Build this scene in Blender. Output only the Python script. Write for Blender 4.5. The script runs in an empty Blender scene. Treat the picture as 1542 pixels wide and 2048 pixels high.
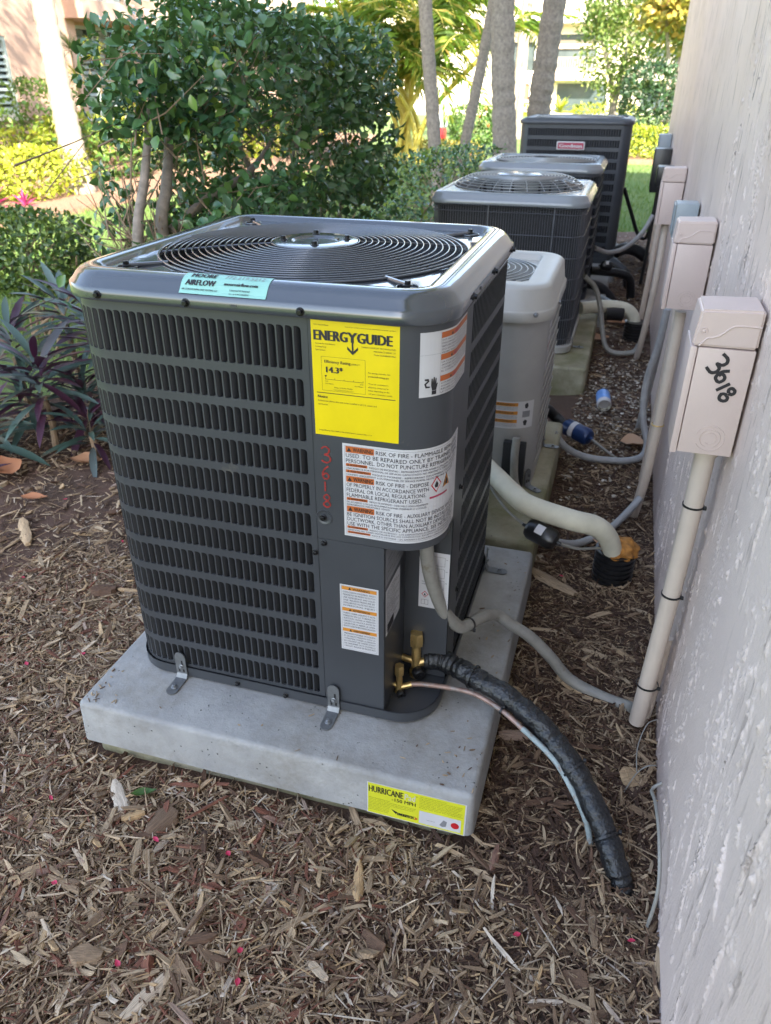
import bpy, bmesh, math, random
import numpy as np
from mathutils import Vector, Matrix, noise as mnoise

random.seed(7)
RNG = np.random.default_rng(11)
PI = math.pi
SC = bpy.context.scene
COL = SC.collection
rad = math.radians

# ------------------------------------------------------------------ camera, sky, sun, exposure
PITCH, YAW, ROLL = 0.516, 0.2909, 0.0029
CAMPOS = Vector((-0.248, -1.3969, 1.3275))
fw = Vector((-math.sin(YAW) * math.cos(PITCH), math.cos(YAW) * math.cos(PITCH), -math.sin(PITCH)))
rt = Vector((math.cos(YAW), math.sin(YAW), 0))
up = rt.cross(fw)
rt, up = rt * math.cos(ROLL) + up * math.sin(ROLL), up * math.cos(ROLL) - rt * math.sin(ROLL)
cd = bpy.data.cameras.new('camera')
cam = bpy.data.objects.new('camera', cd)
COL.objects.link(cam)
m = Matrix((rt, up, -fw)).transposed().to_4x4()
m.translation = CAMPOS
cam.matrix_world = m
cd.sensor_fit = 'VERTICAL'
cd.sensor_height = 24.0
cd.lens = 24.0 * 1505.0 / 2048.0
cd.clip_start = 0.02
cd.clip_end = 600
cd.dof.use_dof = True
cd.dof.focus_distance = 1.45
cd.dof.aperture_fstop = 4.6
SC.camera = cam

SUN_EL, SUN_A = 38.0, 30.0          # elevation, angle of the sun from -Y towards +X
wd = bpy.data.worlds.new('World')
SC.world = wd
wd.use_nodes = True
wn = wd.node_tree
bg = wn.nodes['Background']
sky = wn.nodes.new('ShaderNodeTexSky')
sky.sky_type = 'NISHITA'
sky.sun_disc = False
sky.sun_elevation = rad(SUN_EL)
sky.sun_rotation = rad(180 - SUN_A)
sky.air_density = 1.0
sky.dust_density = 1.6
sky.ozone_density = 0.7
hs = wn.nodes.new('ShaderNodeHueSaturation')
hs.inputs['Saturation'].default_value = 0.82
wn.links.new(sky.outputs[0], hs.inputs['Color'])
wn.links.new(hs.outputs[0], bg.inputs[0])
bg.inputs[1].default_value = 0.15
sd = bpy.data.lights.new('sun', 'SUN')
sd.energy = 4.5
sd.angle = rad(0.5)
sd.color = (1.0, 0.91, 0.74)
sun = bpy.data.objects.new('sun', sd)
COL.objects.link(sun)
sdir = Vector((math.sin(rad(SUN_A)) * math.cos(rad(SUN_EL)), -math.cos(rad(SUN_A)) * math.cos(rad(SUN_EL)), math.sin(rad(SUN_EL))))
sun.rotation_euler = sdir.to_track_quat('Z', 'Y').to_euler()
sun.location = sdir * 40
vs = SC.view_settings
vs.view_transform = 'Standard'
vs.look = 'None'
vs.gamma = 1.0
vs.use_curve_mapping = False
vs.exposure = 2.55
SC.render.engine = 'CYCLES'
SC.cycles.use_denoising = True
SC.cycles.max_bounces = 7
SC.cycles.diffuse_bounces = 4
SC.cycles.glossy_bounces = 4
SC.cycles.transparent_max_bounces = 6
SC.cycles.sample_clamp_indirect = 6
SC.cycles.caustics_reflective = False
SC.cycles.caustics_refractive = False

# ------------------------------------------------------------------ materials
def newmat(name):
    mt = bpy.data.materials.new(name)
    mt.use_nodes = True
    nt = mt.node_tree
    return mt, nt, nt.nodes['Principled BSDF']

def N(nt, typ, **kw):
    n = nt.nodes.new(typ)
    for k, v in kw.items():
        if k.startswith('i_'):
            n.inputs[k[2:].replace('_', ' ')].default_value = v
        else:
            setattr(n, k, v)
    return n

def ramp(nt, stops, fac=None, interp='LINEAR'):
    r = nt.nodes.new('ShaderNodeValToRGB')
    cr = r.color_ramp
    cr.interpolation = interp
    while len(cr.elements) < len(stops):
        cr.elements.new(0.5)
    for e, (p, c) in zip(cr.elements, stops):
        e.position = p
        e.color = (*c, 1) if len(c) == 3 else c
    if fac is not None:
        nt.links.new(fac, r.inputs[0])
    return r

def mixc(nt, fac, a, b, mode='MIX'):
    n = nt.nodes.new('ShaderNodeMix')
    n.data_type = 'RGBA'
    n.blend_type = mode
    for sock, v in ((n.inputs[0], fac), (n.inputs[6], a), (n.inputs[7], b)):
        if hasattr(v, 'is_output'):
            nt.links.new(v, sock)
        else:
            sock.default_value = v if not isinstance(v, tuple) or len(v) == 4 else (*v, 1)
    return n.outputs[2]

def P(name, col, rough=0.5, metal=0.0, var=0.12, vs=15.0, bump=0.0, bs=120.0, coat=0.0, dirt=None, spec=0.5, rvar=0.0):
    mt, nt, b = newmat(name)
    tc = N(nt, 'ShaderNodeTexCoord')
    n1 = N(nt, 'ShaderNodeTexNoise', i_Scale=vs, i_Detail=5.0, i_Roughness=0.6)
    nt.links.new(tc.outputs['Object'], n1.inputs['Vector'])
    lo = tuple(c * (1 - var) for c in col)
    hi = tuple(min(1, c * (1 + var)) for c in col)
    r = ramp(nt, [(0.3, lo), (0.7, hi)], n1.outputs['Fac'])
    out = r.outputs[0]
    if dirt:
        n2 = N(nt, 'ShaderNodeTexNoise', i_Scale=dirt[1], i_Detail=8.0, i_Roughness=0.7)
        nt.links.new(tc.outputs['Object'], n2.inputs['Vector'])
        rd = ramp(nt, [(dirt[2], (0, 0, 0)), (dirt[2] + 0.15, (1, 1, 1))], n2.outputs['Fac'])
        out = mixc(nt, rd.outputs[0], out, dirt[0])
    nt.links.new(out, b.inputs['Base Color'])
    b.inputs['Roughness'].default_value = rough
    b.inputs['Metallic'].default_value = metal
    b.inputs['Specular IOR Level'].default_value = spec
    b.inputs['Coat Weight'].default_value = coat
    b.inputs['Coat Roughness'].default_value = 0.08
    if rvar:
        rr_ = N(nt, 'ShaderNodeMapRange')
        rr_.inputs['To Min'].default_value = max(0, rough - rvar)
        rr_.inputs['To Max'].default_value = rough + rvar
        nt.links.new(n1.outputs['Fac'], rr_.inputs['Value'])
        nt.links.new(rr_.outputs[0], b.inputs['Roughness'])
    if bump:
        n3 = N(nt, 'ShaderNodeTexNoise', i_Scale=bs, i_Detail=4.0)
        nt.links.new(tc.outputs['Object'], n3.inputs['Vector'])
        bp = N(nt, 'ShaderNodeBump', i_Strength=min(1, bump), i_Distance=0.004)
        nt.links.new(n3.outputs['Fac'], bp.inputs['Height'])
        nt.links.new(bp.outputs[0], b.inputs['Normal'])
    return mt

def leafmat(name, stops, rough=0.35, back=None, trans=0.25, tcol=None, coat=0.0):
    """leaf colour from the point attribute tint plus the object's own random number"""
    mt, nt, b = newmat(name)
    at = N(nt, 'ShaderNodeAttribute', attribute_name='tint')
    oi = N(nt, 'ShaderNodeObjectInfo')
    ad = N(nt, 'ShaderNodeMath', operation='ADD')
    fr = N(nt, 'ShaderNodeMath', operation='FRACT')
    nt.links.new(at.outputs['Fac'], ad.inputs[0])
    nt.links.new(oi.outputs['Random'], ad.inputs[1])
    nt.links.new(ad.outputs[0], fr.inputs[0])
    c = ramp(nt, stops, fr.outputs[0]).outputs[0]
    if back:
        ge = N(nt, 'ShaderNodeNewGeometry')
        c = mixc(nt, ge.outputs['Backfacing'], c, back)
    nt.links.new(c, b.inputs['Base Color'])
    b.inputs['Roughness'].default_value = rough
    b.inputs['Coat Weight'].default_value = coat
    if trans:
        tr = N(nt, 'ShaderNodeBsdfTranslucent')
        tm = mixc(nt, 0.55, c, tcol or (0.22, 0.32, 0.03))
        nt.links.new(tm, tr.inputs['Color'])
        mx = N(nt, 'ShaderNodeMixShader')
        mx.inputs[0].default_value = trans
        nt.links.new(b.outputs[0], mx.inputs[1])
        nt.links.new(tr.outputs[0], mx.inputs[2])
        nt.links.new(mx.outputs[0], nt.nodes['Material Output'].inputs[0])
    return mt

M = {}
M['gray_paint'] = P('dark_gray_paint', (0.044, 0.047, 0.053), 0.36, 0, 0.07, 6, bump=0.02, bs=900, dirt=((0.15, 0.13, 0.10), 7, 0.66), rvar=0.06)
M['gloss_paint'] = P('gloss_gray_paint', (0.050, 0.057, 0.067), 0.17, 0.25, 0.05, 4, coat=0.8, spec=0.7, bump=0.012, bs=500, rvar=0.05)
M['louver_shade_paint'] = P('louver_shade_paint', (0.026, 0.027, 0.030), 0.45, 0, 0.1, 10)  # cabinet gray darkened; shade inside the slots is put into the colour
M['wire_black'] = P('wire_black', (0.095, 0.102, 0.118), 0.22, 0.3, 0.1, 10, coat=0.4)
M['interior'] = P('dark_interior', (0.012, 0.012, 0.014), 0.7)
M['motor'] = P('motor_gray', (0.25, 0.26, 0.27), 0.3, 0.6)
M['screw'] = P('screw_black', (0.015, 0.015, 0.016), 0.3, 0.4)
M['zinc'] = P('zinc_steel', (0.20, 0.205, 0.21), 0.5, 0.7, 0.2, 60, dirt=((0.12, 0.1, 0.09), 60, 0.6))
M['brass'] = P('brass', (0.60, 0.42, 0.17), 0.34, 0.8, 0.15, 60, dirt=((0.34, 0.22, 0.09), 70, 0.62))
M['copper'] = P('copper', (0.29, 0.19, 0.155), 0.5, 0.45, 0.3, 40, dirt=((0.24, 0.23, 0.22), 45, 0.52))
M['verdigris'] = P('painted_copper', (0.24, 0.285, 0.285), 0.6, 0.0, 0.25, 40, dirt=((0.20, 0.13, 0.10), 60, 0.54))
M['black_foam'] = P('black_foam_tape', (0.009, 0.0095, 0.011), 0.34, 0, 0.3, 25, bump=1.0, bs=110)
M['black_plastic'] = P('black_plastic', (0.012, 0.012, 0.013), 0.3, 0, 0.2, 20)
M['pvc'] = P('beige_pvc', (0.50, 0.42, 0.35), 0.42, 0, 0.06, 12, dirt=((0.36, 0.30, 0.24), 20, 0.66))
M['pink_box'] = P('pinkish_box_paint', (0.54, 0.43, 0.385), 0.42, 0, 0.04, 8, bump=0.12, bs=160, dirt=((0.42, 0.34, 0.28), 25, 0.70))
M['whip'] = P('gray_conduit', (0.235, 0.225, 0.20), 0.5, 0, 0.15, 30, dirt=((0.13, 0.10, 0.06), 22, 0.58))
M['whip_blue'] = P('light_gray_conduit', (0.30, 0.30, 0.30), 0.45, 0, 0.12, 25, dirt=((0.2, 0.18, 0.15), 22, 0.62))
M['armaflex'] = P('white_insulation', (0.58, 0.55, 0.44), 0.55, 0, 0.12, 14, bump=0.1, bs=60, dirt=((0.34, 0.30, 0.2), 18, 0.66))
M['foam_orange'] = P('expanding_foam', (0.36, 0.15, 0.025), 0.75, 0, 0.45, 45, bump=0.9, bs=50, dirt=((0.14, 0.05, 0.01), 40, 0.58))
M['silver_paint'] = P('silver_gray_paint', (0.33, 0.32, 0.305), 0.45, 0.1, 0.06, 10, dirt=((0.28, 0.26, 0.23), 12, 0.68))
M['silver_gloss'] = P('silver_gloss_paint', (0.39, 0.375, 0.345), 0.42, 0.1, 0.05, 8, dirt=((0.33, 0.31, 0.27), 10, 0.7))
M['cover_gray'] = P('cover_gray_paint', (0.19, 0.205, 0.215), 0.26, 0.15, 0.05, 8, coat=0.3)
M['dark_unit'] = P('charcoal_unit_paint', (0.048, 0.053, 0.063), 0.42, 0.1, 0.1, 10)
M['coil'] = P('coil_fins', (0.022, 0.022, 0.026), 0.5, 0.2, 0.3, 90)
M['grille_wire'] = P('grille_wire', (0.085, 0.088, 0.10), 0.4, 0.2)
M['guard_wire'] = P('guard_wire_gray', (0.30, 0.31, 0.31), 0.3, 0.4)
M['label_white'] = P('label_white', (0.52, 0.51, 0.52), 0.4, 0, 0.03, 20)
M['label_black'] = P('label_ink', (0.015, 0.013, 0.015), 0.5)
M['label_orange'] = P('label_orange', (0.42, 0.105, 0.022), 0.42, 0, 0.06, 30)
M['label_amber'] = P('label_amber', (0.52, 0.21, 0.03), 0.42, 0, 0.05, 30)
M['label_yellow'] = P('label_yellow', (0.70, 0.54, 0.002), 0.36, 0, 0.05, 20)
M['label_lime'] = P('label_lime', (0.60, 0.60, 0.03), 0.33, 0, 0.05, 25)
M['label_teal'] = P('label_teal', (0.26, 0.52, 0.46), 0.4, 0, 0.05, 25)
M['label_red'] = P('label_red', (0.45, 0.012, 0.02), 0.4)
M['marker_red'] = P('marker_red', (0.24, 0.016, 0.013), 0.6, 0, 0.5, 60)
M['label_dark'] = P('label_gray_print', (0.20, 0.20, 0.21), 0.4)
M['badge_red'] = P('badge_red', (0.34, 0.03, 0.07), 0.35)
M['tie'] = P('cable_tie', (0.01, 0.01, 0.011), 0.4)
M['blue_drier'] = P('blue_enamel', (0.012, 0.035, 0.12), 0.35, 0.1, 0.1, 20)
M['blue_can'] = P('blue_can', (0.16, 0.33, 0.72), 0.35, 0.1, 0.15, 30)
M['gray_box'] = P('gray_blue_box', (0.27, 0.305, 0.325), 0.4, 0, 0.05, 20)
M['bark'] = P('gray_bark', (0.24, 0.205, 0.175), 0.85, 0, 0.3, 30, bump=0.7, bs=70, dirt=((0.42, 0.39, 0.35), 14, 0.6))
M['twig'] = P('tan_twig', (0.24, 0.17, 0.11), 0.8, 0, 0.3, 40)
M['palm_bark'] = P('palm_bark', (0.25, 0.22, 0.19), 0.9, 0, 0.3, 30, bump=1.0, bs=60, dirt=((0.09, 0.075, 0.065), 38, 0.56))
M['palm_pale'] = P('pale_palm_bark', (0.26, 0.22, 0.175), 0.9, 0, 0.15, 12, bump=1.0, bs=40, dirt=((0.38, 0.31, 0.24), 20, 0.66))
M['bamboo'] = P('yellow_cane', (0.50, 0.42, 0.08), 0.45, 0, 0.2, 8)
M['pink_stucco'] = P('apartment_stucco', (0.42, 0.285, 0.225), 0.9, 0, 0.06, 3, bump=0.6, bs=30)
M['cream_stucco'] = P('cream_stucco', (0.72, 0.62, 0.50), 0.9, 0, 0.05, 2, bump=0.4, bs=20)
M['trim'] = P('white_trim', (0.66, 0.62, 0.56), 0.6)
M['tan_trim'] = P('tan_trim', (0.45, 0.36, 0.28), 0.7)
M['roof_tile'] = P('pale_roof_tile', (0.62, 0.52, 0.40), 0.85, 0, 0.14, 3, bump=0.8, bs=12)
M['glass_dark'] = P('window_glass', (0.06, 0.08, 0.085), 0.08, 0, 0.2, 2)
M['shutter'] = P('louvre_shutter', (0.33, 0.39, 0.38), 0.5)
M['brown_blind'] = P('brown_blind', (0.22, 0.11, 0.07), 0.7)
M['rail'] = P('railing_taupe', (0.34, 0.28, 0.23), 0.6)
M['dry_leaf'] = leafmat('dry_leaf', [(0, (0.40, 0.16, 0.07)), (0.5, (0.50, 0.24, 0.12)), (1, (0.46, 0.31, 0.20))], 0.6, trans=0.1, tcol=(0.4, 0.2, 0.1))
M['petal'] = leafmat('red_petal', [(0, (0.45, 0.02, 0.06)), (1, (0.60, 0.04, 0.12))], 0.5, trans=0.2, tcol=(0.6, 0.05, 0.1))
M['leaf_hedge'] = leafmat('hedge_leaf', [(0, (0.020, 0.064, 0.032)), (0.35, (0.042, 0.112, 0.050)), (0.7, (0.075, 0.17, 0.06)), (0.88, (0.14, 0.25, 0.045)), (1, (0.26, 0.33, 0.045))], 0.25, trans=0.14, coat=0.25)
M['leaf_low'] = leafmat('low_bush_leaf', [(0, (0.030, 0.070, 0.018)), (0.6, (0.06, 0.12, 0.03)), (1, (0.16, 0.22, 0.04))], 0.36, trans=0.25)
M['leaf_lime'] = leafmat('lime_leaf', [(0, (0.16, 0.24, 0.02)), (0.5, (0.30, 0.36, 0.03)), (1, (0.46, 0.44, 0.05))], 0.45, trans=0.3, tcol=(0.5, 0.5, 0.03))
M['leaf_green'] = leafmat('green_leaf', [(0, (0.035, 0.09, 0.02)), (0.6, (0.08, 0.17, 0.03)), (1, (0.2, 0.27, 0.05))], 0.45, trans=0.3)
M['leaf_mid'] = leafmat('tree_leaf', [(0, (0.07, 0.13, 0.03)), (0.6, (0.15, 0.22, 0.05)), (1, (0.32, 0.33, 0.10))], 0.5, trans=0.35)
M['leaf_dark'] = leafmat('dark_leaf', [(0, (0.012, 0.035, 0.015)), (1, (0.04, 0.085, 0.03))], 0.4, trans=0.15)
M['leaf_grape'] = leafmat('round_leaf', [(0, (0.12, 0.15, 0.03)), (0.5, (0.30, 0.27, 0.05)), (0.85, (0.46, 0.34, 0.07)), (1, (0.42, 0.18, 0.06))], 0.45, trans=0.3, tcol=(0.5, 0.4, 0.05))
M['leaf_rhoeo'] = leafmat('strap_leaf', [(0, (0.032, 0.062, 0.046)), (0.55, (0.060, 0.108, 0.088)), (0.8, (0.10, 0.155, 0.135)), (1, (0.06, 0.055, 0.06))], 0.38, back=(0.055, 0.022, 0.042), trans=0.08, tcol=(0.2, 0.03, 0.12))
M['leaf_purple'] = leafmat('purple_leaf', [(0, (0.028, 0.009, 0.019)), (1, (0.062, 0.024, 0.045))], 0.34, back=(0.05, 0.014, 0.036), trans=0.08, tcol=(0.3, 0.03, 0.15))
M['leaf_magenta'] = leafmat('magenta_leaf', [(0, (0.25, 0.02, 0.10)), (1, (0.5, 0.06, 0.2))], 0.4, trans=0.3, tcol=(0.7, 0.05, 0.25))
M['leaf_palm'] = leafmat('palm_leaflet', [(0, (0.06, 0.13, 0.02)), (0.6, (0.14, 0.24, 0.03)), (0.9, (0.34, 0.36, 0.05)), (1, (0.45, 0.3, 0.1))], 0.4, trans=0.35, tcol=(0.4, 0.5, 0.03))
M['grass'] = leafmat('grass_blade', [(0, (0.055, 0.13, 0.025)), (0.6, (0.11, 0.21, 0.04)), (1, (0.24, 0.28, 0.08))], 0.55, trans=0.3)
M['shell'] = leafmat('shell_gravel', [(0, (0.10, 0.08, 0.06)), (0.45, (0.24, 0.20, 0.155)), (0.8, (0.42, 0.37, 0.30)), (1, (0.60, 0.55, 0.47))], 0.75, trans=0)

def concrete(name, c1, c2, stain, stain_amt, moss=None):
    mt, nt, b = newmat(name)
    tc = N(nt, 'ShaderNodeTexCoord')
    def noi(s, d=6.0, r=0.6):
        n = N(nt, 'ShaderNodeTexNoise', i_Scale=s, i_Detail=d, i_Roughness=r)
        nt.links.new(tc.outputs['Object'], n.inputs['Vector'])
        return n.outputs['Fac']
    base = ramp(nt, [(0.32, c1), (0.68, c2)], noi(6, 9, 0.65)).outputs[0]
    st = ramp(nt, [(0.46, (0, 0, 0)), (0.70, (stain_amt,) * 3)], noi(4.2, 9, 0.75)).outputs[0]
    col = mixc(nt, st, base, stain)
    if moss:
        mo = ramp(nt, [(0.42, (0, 0, 0)), (0.62, (0.85,) * 3)], noi(4.5, 7, 0.6)).outputs[0]
        col = mixc(nt, mo, col, moss)
    vo = N(nt, 'ShaderNodeTexVoronoi', i_Scale=85.0, i_Randomness=1.0)
    nt.links.new(tc.outputs['Object'], vo.inputs['Vector'])
    spots = ramp(nt, [(0.10, (1, 1, 1)), (0.2, (0, 0, 0))], vo.outputs['Distance']).outputs[0]
    gate = ramp(nt, [(0.56, (0, 0, 0)), (0.64, (1, 1, 1))], noi(22, 2, 0.5)).outputs[0]
    pit = mixc(nt, 1.0, spots, gate, 'MULTIPLY')
    col = mixc(nt, pit, col, (0.06, 0.058, 0.055))
    nt.links.new(col, b.inputs['Base Color'])
    b.inputs['Roughness'].default_value = 0.72
    h = mixc(nt, 0.85, noi(55, 6, 0.7), pit, 'SUBTRACT')
    bp = N(nt, 'ShaderNodeBump', i_Strength=0.6, i_Distance=0.004)
    nt.links.new(h, bp.inputs['Height'])
    nt.links.new(bp.outputs[0], b.inputs['Normal'])
    return mt
M['pad'] = concrete('new_concrete', (0.235, 0.235, 0.235), (0.36, 0.357, 0.345), (0.18, 0.165, 0.14), 0.9)
M['old_pad'] = concrete('old_concrete', (0.25, 0.225, 0.15), (0.36, 0.335, 0.24), (0.17, 0.14, 0.09), 0.85, (0.13, 0.125, 0.045))

def stucco():
    mt, nt, b = newmat('pink_wall_stucco')
    tc = N(nt, 'ShaderNodeTexCoord')
    def mapped(sc):
        mp = N(nt, 'ShaderNodeMapping')
        mp.inputs['Scale'].default_value = sc
        nt.links.new(tc.outputs['Object'], mp.inputs['Vector'])
        return mp.outputs[0]
    def noi(vec, s, d=5.0, r=0.6):
        n = N(nt, 'ShaderNodeTexNoise', i_Scale=s, i_Detail=d, i_Roughness=r)
        nt.links.new(vec, n.inputs['Vector'])
        return n.outputs['Fac']
    obj = tc.outputs['Object']
    st = mapped((1, 1, 0.13))
    streak = noi(st, 52, 6, 0.62)
    streak2 = noi(mapped((1, 1, 0.07)), 75, 3, 0.6)
    patch = noi(obj, 1.6, 4, 0.6)
    col = ramp(nt, [(0.3, (0.60, 0.49, 0.445)), (0.7, (0.68, 0.56, 0.50))], noi(obj, 2.0, 3)).outputs[0]
    # dust caught in the torn pits, more of it high on the wall
    sx = N(nt, 'ShaderNodeSeparateXYZ')
    nt.links.new(obj, sx.inputs[0])
    hz = N(nt, 'ShaderNodeMapRange')
    hz.inputs['From Min'].default_value = 0.45
    hz.inputs['From Max'].default_value = 1.7
    hz.inputs['To Min'].default_value = 0.12
    nt.links.new(sx.outputs['Z'], hz.inputs['Value'])
    pits = ramp(nt, [(0.565, (0, 0, 0)), (0.625, (1, 1, 1))], streak).outputs[0]
    pk = mixc(nt, 1.0, mixc(nt, 1.0, pits, ramp(nt, [(0.36, (0, 0, 0)), (0.52, (1, 1, 1))], noi(mapped((1, 1, 0.35)), 5, 4)).outputs[0], 'MULTIPLY'), hz.outputs[0], 'MULTIPLY')
    col = mixc(nt, pk, col, (0.15, 0.115, 0.105))
    tan = ramp(nt, [(0.45, (0, 0, 0)), (0.7, (0.55,) * 3)], patch).outputs[0]
    tanh = mixc(nt, 1.0, tan, hz.outputs[0], 'MULTIPLY')
    col = mixc(nt, tanh, col, (0.53, 0.41, 0.33))
    # soil splashed on the foot of the wall
    fz_ = N(nt, 'ShaderNodeMath', operation='MULTIPLY_ADD')
    fz_.inputs[1].default_value = 0.16
    nt.links.new(noi(obj, 14, 6, 0.7), fz_.inputs[0])
    nt.links.new(sx.outputs['Z'], fz_.inputs[2])
    sp = ramp(nt, [(0.055, (0.75,) * 3), (0.125, (0, 0, 0))], fz_.outputs[0]).outputs[0]
    col = mixc(nt, sp, col, (0.23, 0.165, 0.125))
    nt.links.new(col, b.inputs['Base Color'])
    b.inputs['Roughness'].default_value = 0.5
    b.inputs['Specular IOR Level'].default_value = 0.4
    ridge = ramp(nt, [(0.50, (0.5,) * 3), (0.60, (0.62,) * 3), (0.66, (0.15,) * 3), (0.75, (0.4,) * 3)], streak).outputs[0]
    fine = noi(obj, 160, 3, 0.6)
    smooth_gate = ramp(nt, [(0.50, (0.05,) * 3), (0.62, (1, 1, 1))], noi(mapped((1, 1, 0.35)), 5, 4)).outputs[0]
    h = mixc(nt, smooth_gate, (0.5, 0.5, 0.5), mixc(nt, 0.25, ridge, streak2, 'MIX'), 'MIX')
    h2 = mixc(nt, 0.12, h, fine, 'MIX')
    bp = N(nt, 'ShaderNodeBump', i_Strength=0.8, i_Distance=0.014)
    nt.links.new(h2, bp.inputs['Height'])
    nt.links.new(bp.outputs[0], b.inputs['Normal'])
    return mt
M['stucco'] = stucco()

def ground_mats():
    mt, nt, b = newmat('mulch_soil')
    tc = N(nt, 'ShaderNodeTexCoord')
    n = N(nt, 'ShaderNodeTexNoise', i_Scale=160.0, i_Detail=6.0, i_Roughness=0.75)
    n2 = N(nt, 'ShaderNodeTexNoise', i_Scale=3.0, i_Detail=4.0)
    for x in (n, n2):
        nt.links.new(tc.outputs['Object'], x.inputs['Vector'])
    c = ramp(nt, [(0.3, (0.035, 0.022, 0.016)), (0.55, (0.10, 0.062, 0.043)), (0.75, (0.19, 0.13, 0.09))], n.outputs['Fac']).outputs[0]
    c = mixc(nt, ramp(nt, [(0.4, (0, 0, 0)), (0.65, (0.55,) * 3)], n2.outputs['Fac']).outputs[0], c, (0.13, 0.065, 0.045))
    nt.links.new(c, b.inputs['Base Color'])
    b.inputs['Roughness'].default_value = 0.95
    bp = N(nt, 'ShaderNodeBump', i_Strength=1.0, i_Distance=0.006)
    nt.links.new(n.outputs['Fac'], bp.inputs['Height'])
    nt.links.new(bp.outputs[0], b.inputs['Normal'])
    M['soil'] = mt
    mt, nt, b = newmat('mulch_chip')
    at = N(nt, 'ShaderNodeAttribute', attribute_name='tint')
    c = ramp(nt, [(0, (0.055, 0.029, 0.019)), (0.18, (0.115, 0.062, 0.038)), (0.36, (0.20, 0.135, 0.088)), (0.54, (0.34, 0.25, 0.165)),
                  (0.72, (0.46, 0.37, 0.265)), (0.84, (0.50, 0.345, 0.19)), (0.93, (0.58, 0.52, 0.45)), (1, (0.19, 0.075, 0.048))], at.outputs['Fac']).outputs[0]
    ga = N(nt, 'ShaderNodeAttribute', attribute_name='grain')
    gn = N(nt, 'ShaderNodeTexNoise', i_Scale=1.0, i_Detail=4.0, i_Roughness=0.7)
    nt.links.new(ga.outputs['Vector'], gn.inputs['Vector'])
    g = ramp(nt, [(0.3, (0.42,) * 3), (0.7, (1.2,) * 3)], gn.outputs['Fac']).outputs[0]
    c = mixc(nt, 1.0, c, g, 'MULTIPLY')
    c = mixc(nt, 1.0, c, (1.0, 0.945, 0.87), 'MULTIPLY')
    nt.links.new(c, b.inputs['Base Color'])
    b.inputs['Roughness'].default_value = 0.85
    bp = N(nt, 'ShaderNodeBump', i_Strength=0.7, i_Distance=0.002)
    nt.links.new(gn.outputs['Fac'], bp.inputs['Height'])
    nt.links.new(bp.outputs[0], b.inputs['Normal'])
    M['chip'] = mt
    mt, nt, b = newmat('lawn_turf')
    tc = N(nt, 'ShaderNodeTexCoord')
    n = N(nt, 'ShaderNodeTexNoise', i_Scale=45.0, i_Detail=6.0, i_Roughness=0.75)
    n2 = N(nt, 'ShaderNodeTexNoise', i_Scale=0.7, i_Detail=5.0)
    for x in (n, n2):
        nt.links.new(tc.outputs['Object'], x.inputs['Vector'])
    c = ramp(nt, [(0.3, (0.05, 0.11, 0.02)), (0.7, (0.15, 0.23, 0.05))], n.outputs['Fac']).outputs[0]
    c = mixc(nt, ramp(nt, [(0.4, (0, 0, 0)), (0.7, (0.5,) * 3)], n2.outputs['Fac']).outputs[0], c, (0.20, 0.24, 0.07))
    nt.links.new(c, b.inputs['Base Color'])
    b.inputs['Roughness'].default_value = 0.9
    bp = N(nt, 'ShaderNodeBump', i_Strength=1.0, i_Distance=0.03)
    nt.links.new(n.outputs['Fac'], bp.inputs['Height'])
    nt.links.new(bp.outputs[0], b.inputs['Normal'])
    M['turf'] = mt
    mt, nt, b = newmat('red_brown_mulch')
    tc = N(nt, 'ShaderNodeTexCoord')
    n = N(nt, 'ShaderNodeTexNoise', i_Scale=30.0, i_Detail=8.0, i_Roughness=0.8)
    nt.links.new(tc.outputs['Object'], n.inputs['Vector'])
    c = ramp(nt, [(0.3, (0.16, 0.085, 0.055)), (0.7, (0.40, 0.24, 0.16))], n.outputs['Fac']).outputs[0]
    nt.links.new(c, b.inputs['Base Color'])
    b.inputs['Roughness'].default_value = 0.95
    bp = N(nt, 'ShaderNodeBump', i_Strength=1.0, i_Distance=0.04)
    nt.links.new(n.outputs['Fac'], bp.inputs['Height'])
    nt.links.new(bp.outputs[0], b.inputs['Normal'])
    M['far_mulch'] = mt
ground_mats()

# ------------------------------------------------------------------ object helpers
ORG = {}                      # world position of the thing every object belongs to

def tag(o, label=None, cat=None, group=None, kind=None):
    if label: o['label'] = label
    if cat: o['category'] = cat
    if group: o['group'] = group
    if kind: o['kind'] = kind
    return o

def thing(name, label, cat, loc=(0, 0, 0), group=None):
    o = bpy.data.objects.new(name, None)
    o.empty_display_size = 0.05
    COL.objects.link(o)
    o.location = loc
    ORG[o.name] = Vector(loc)
    return tag(o, label, cat, group)

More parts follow.
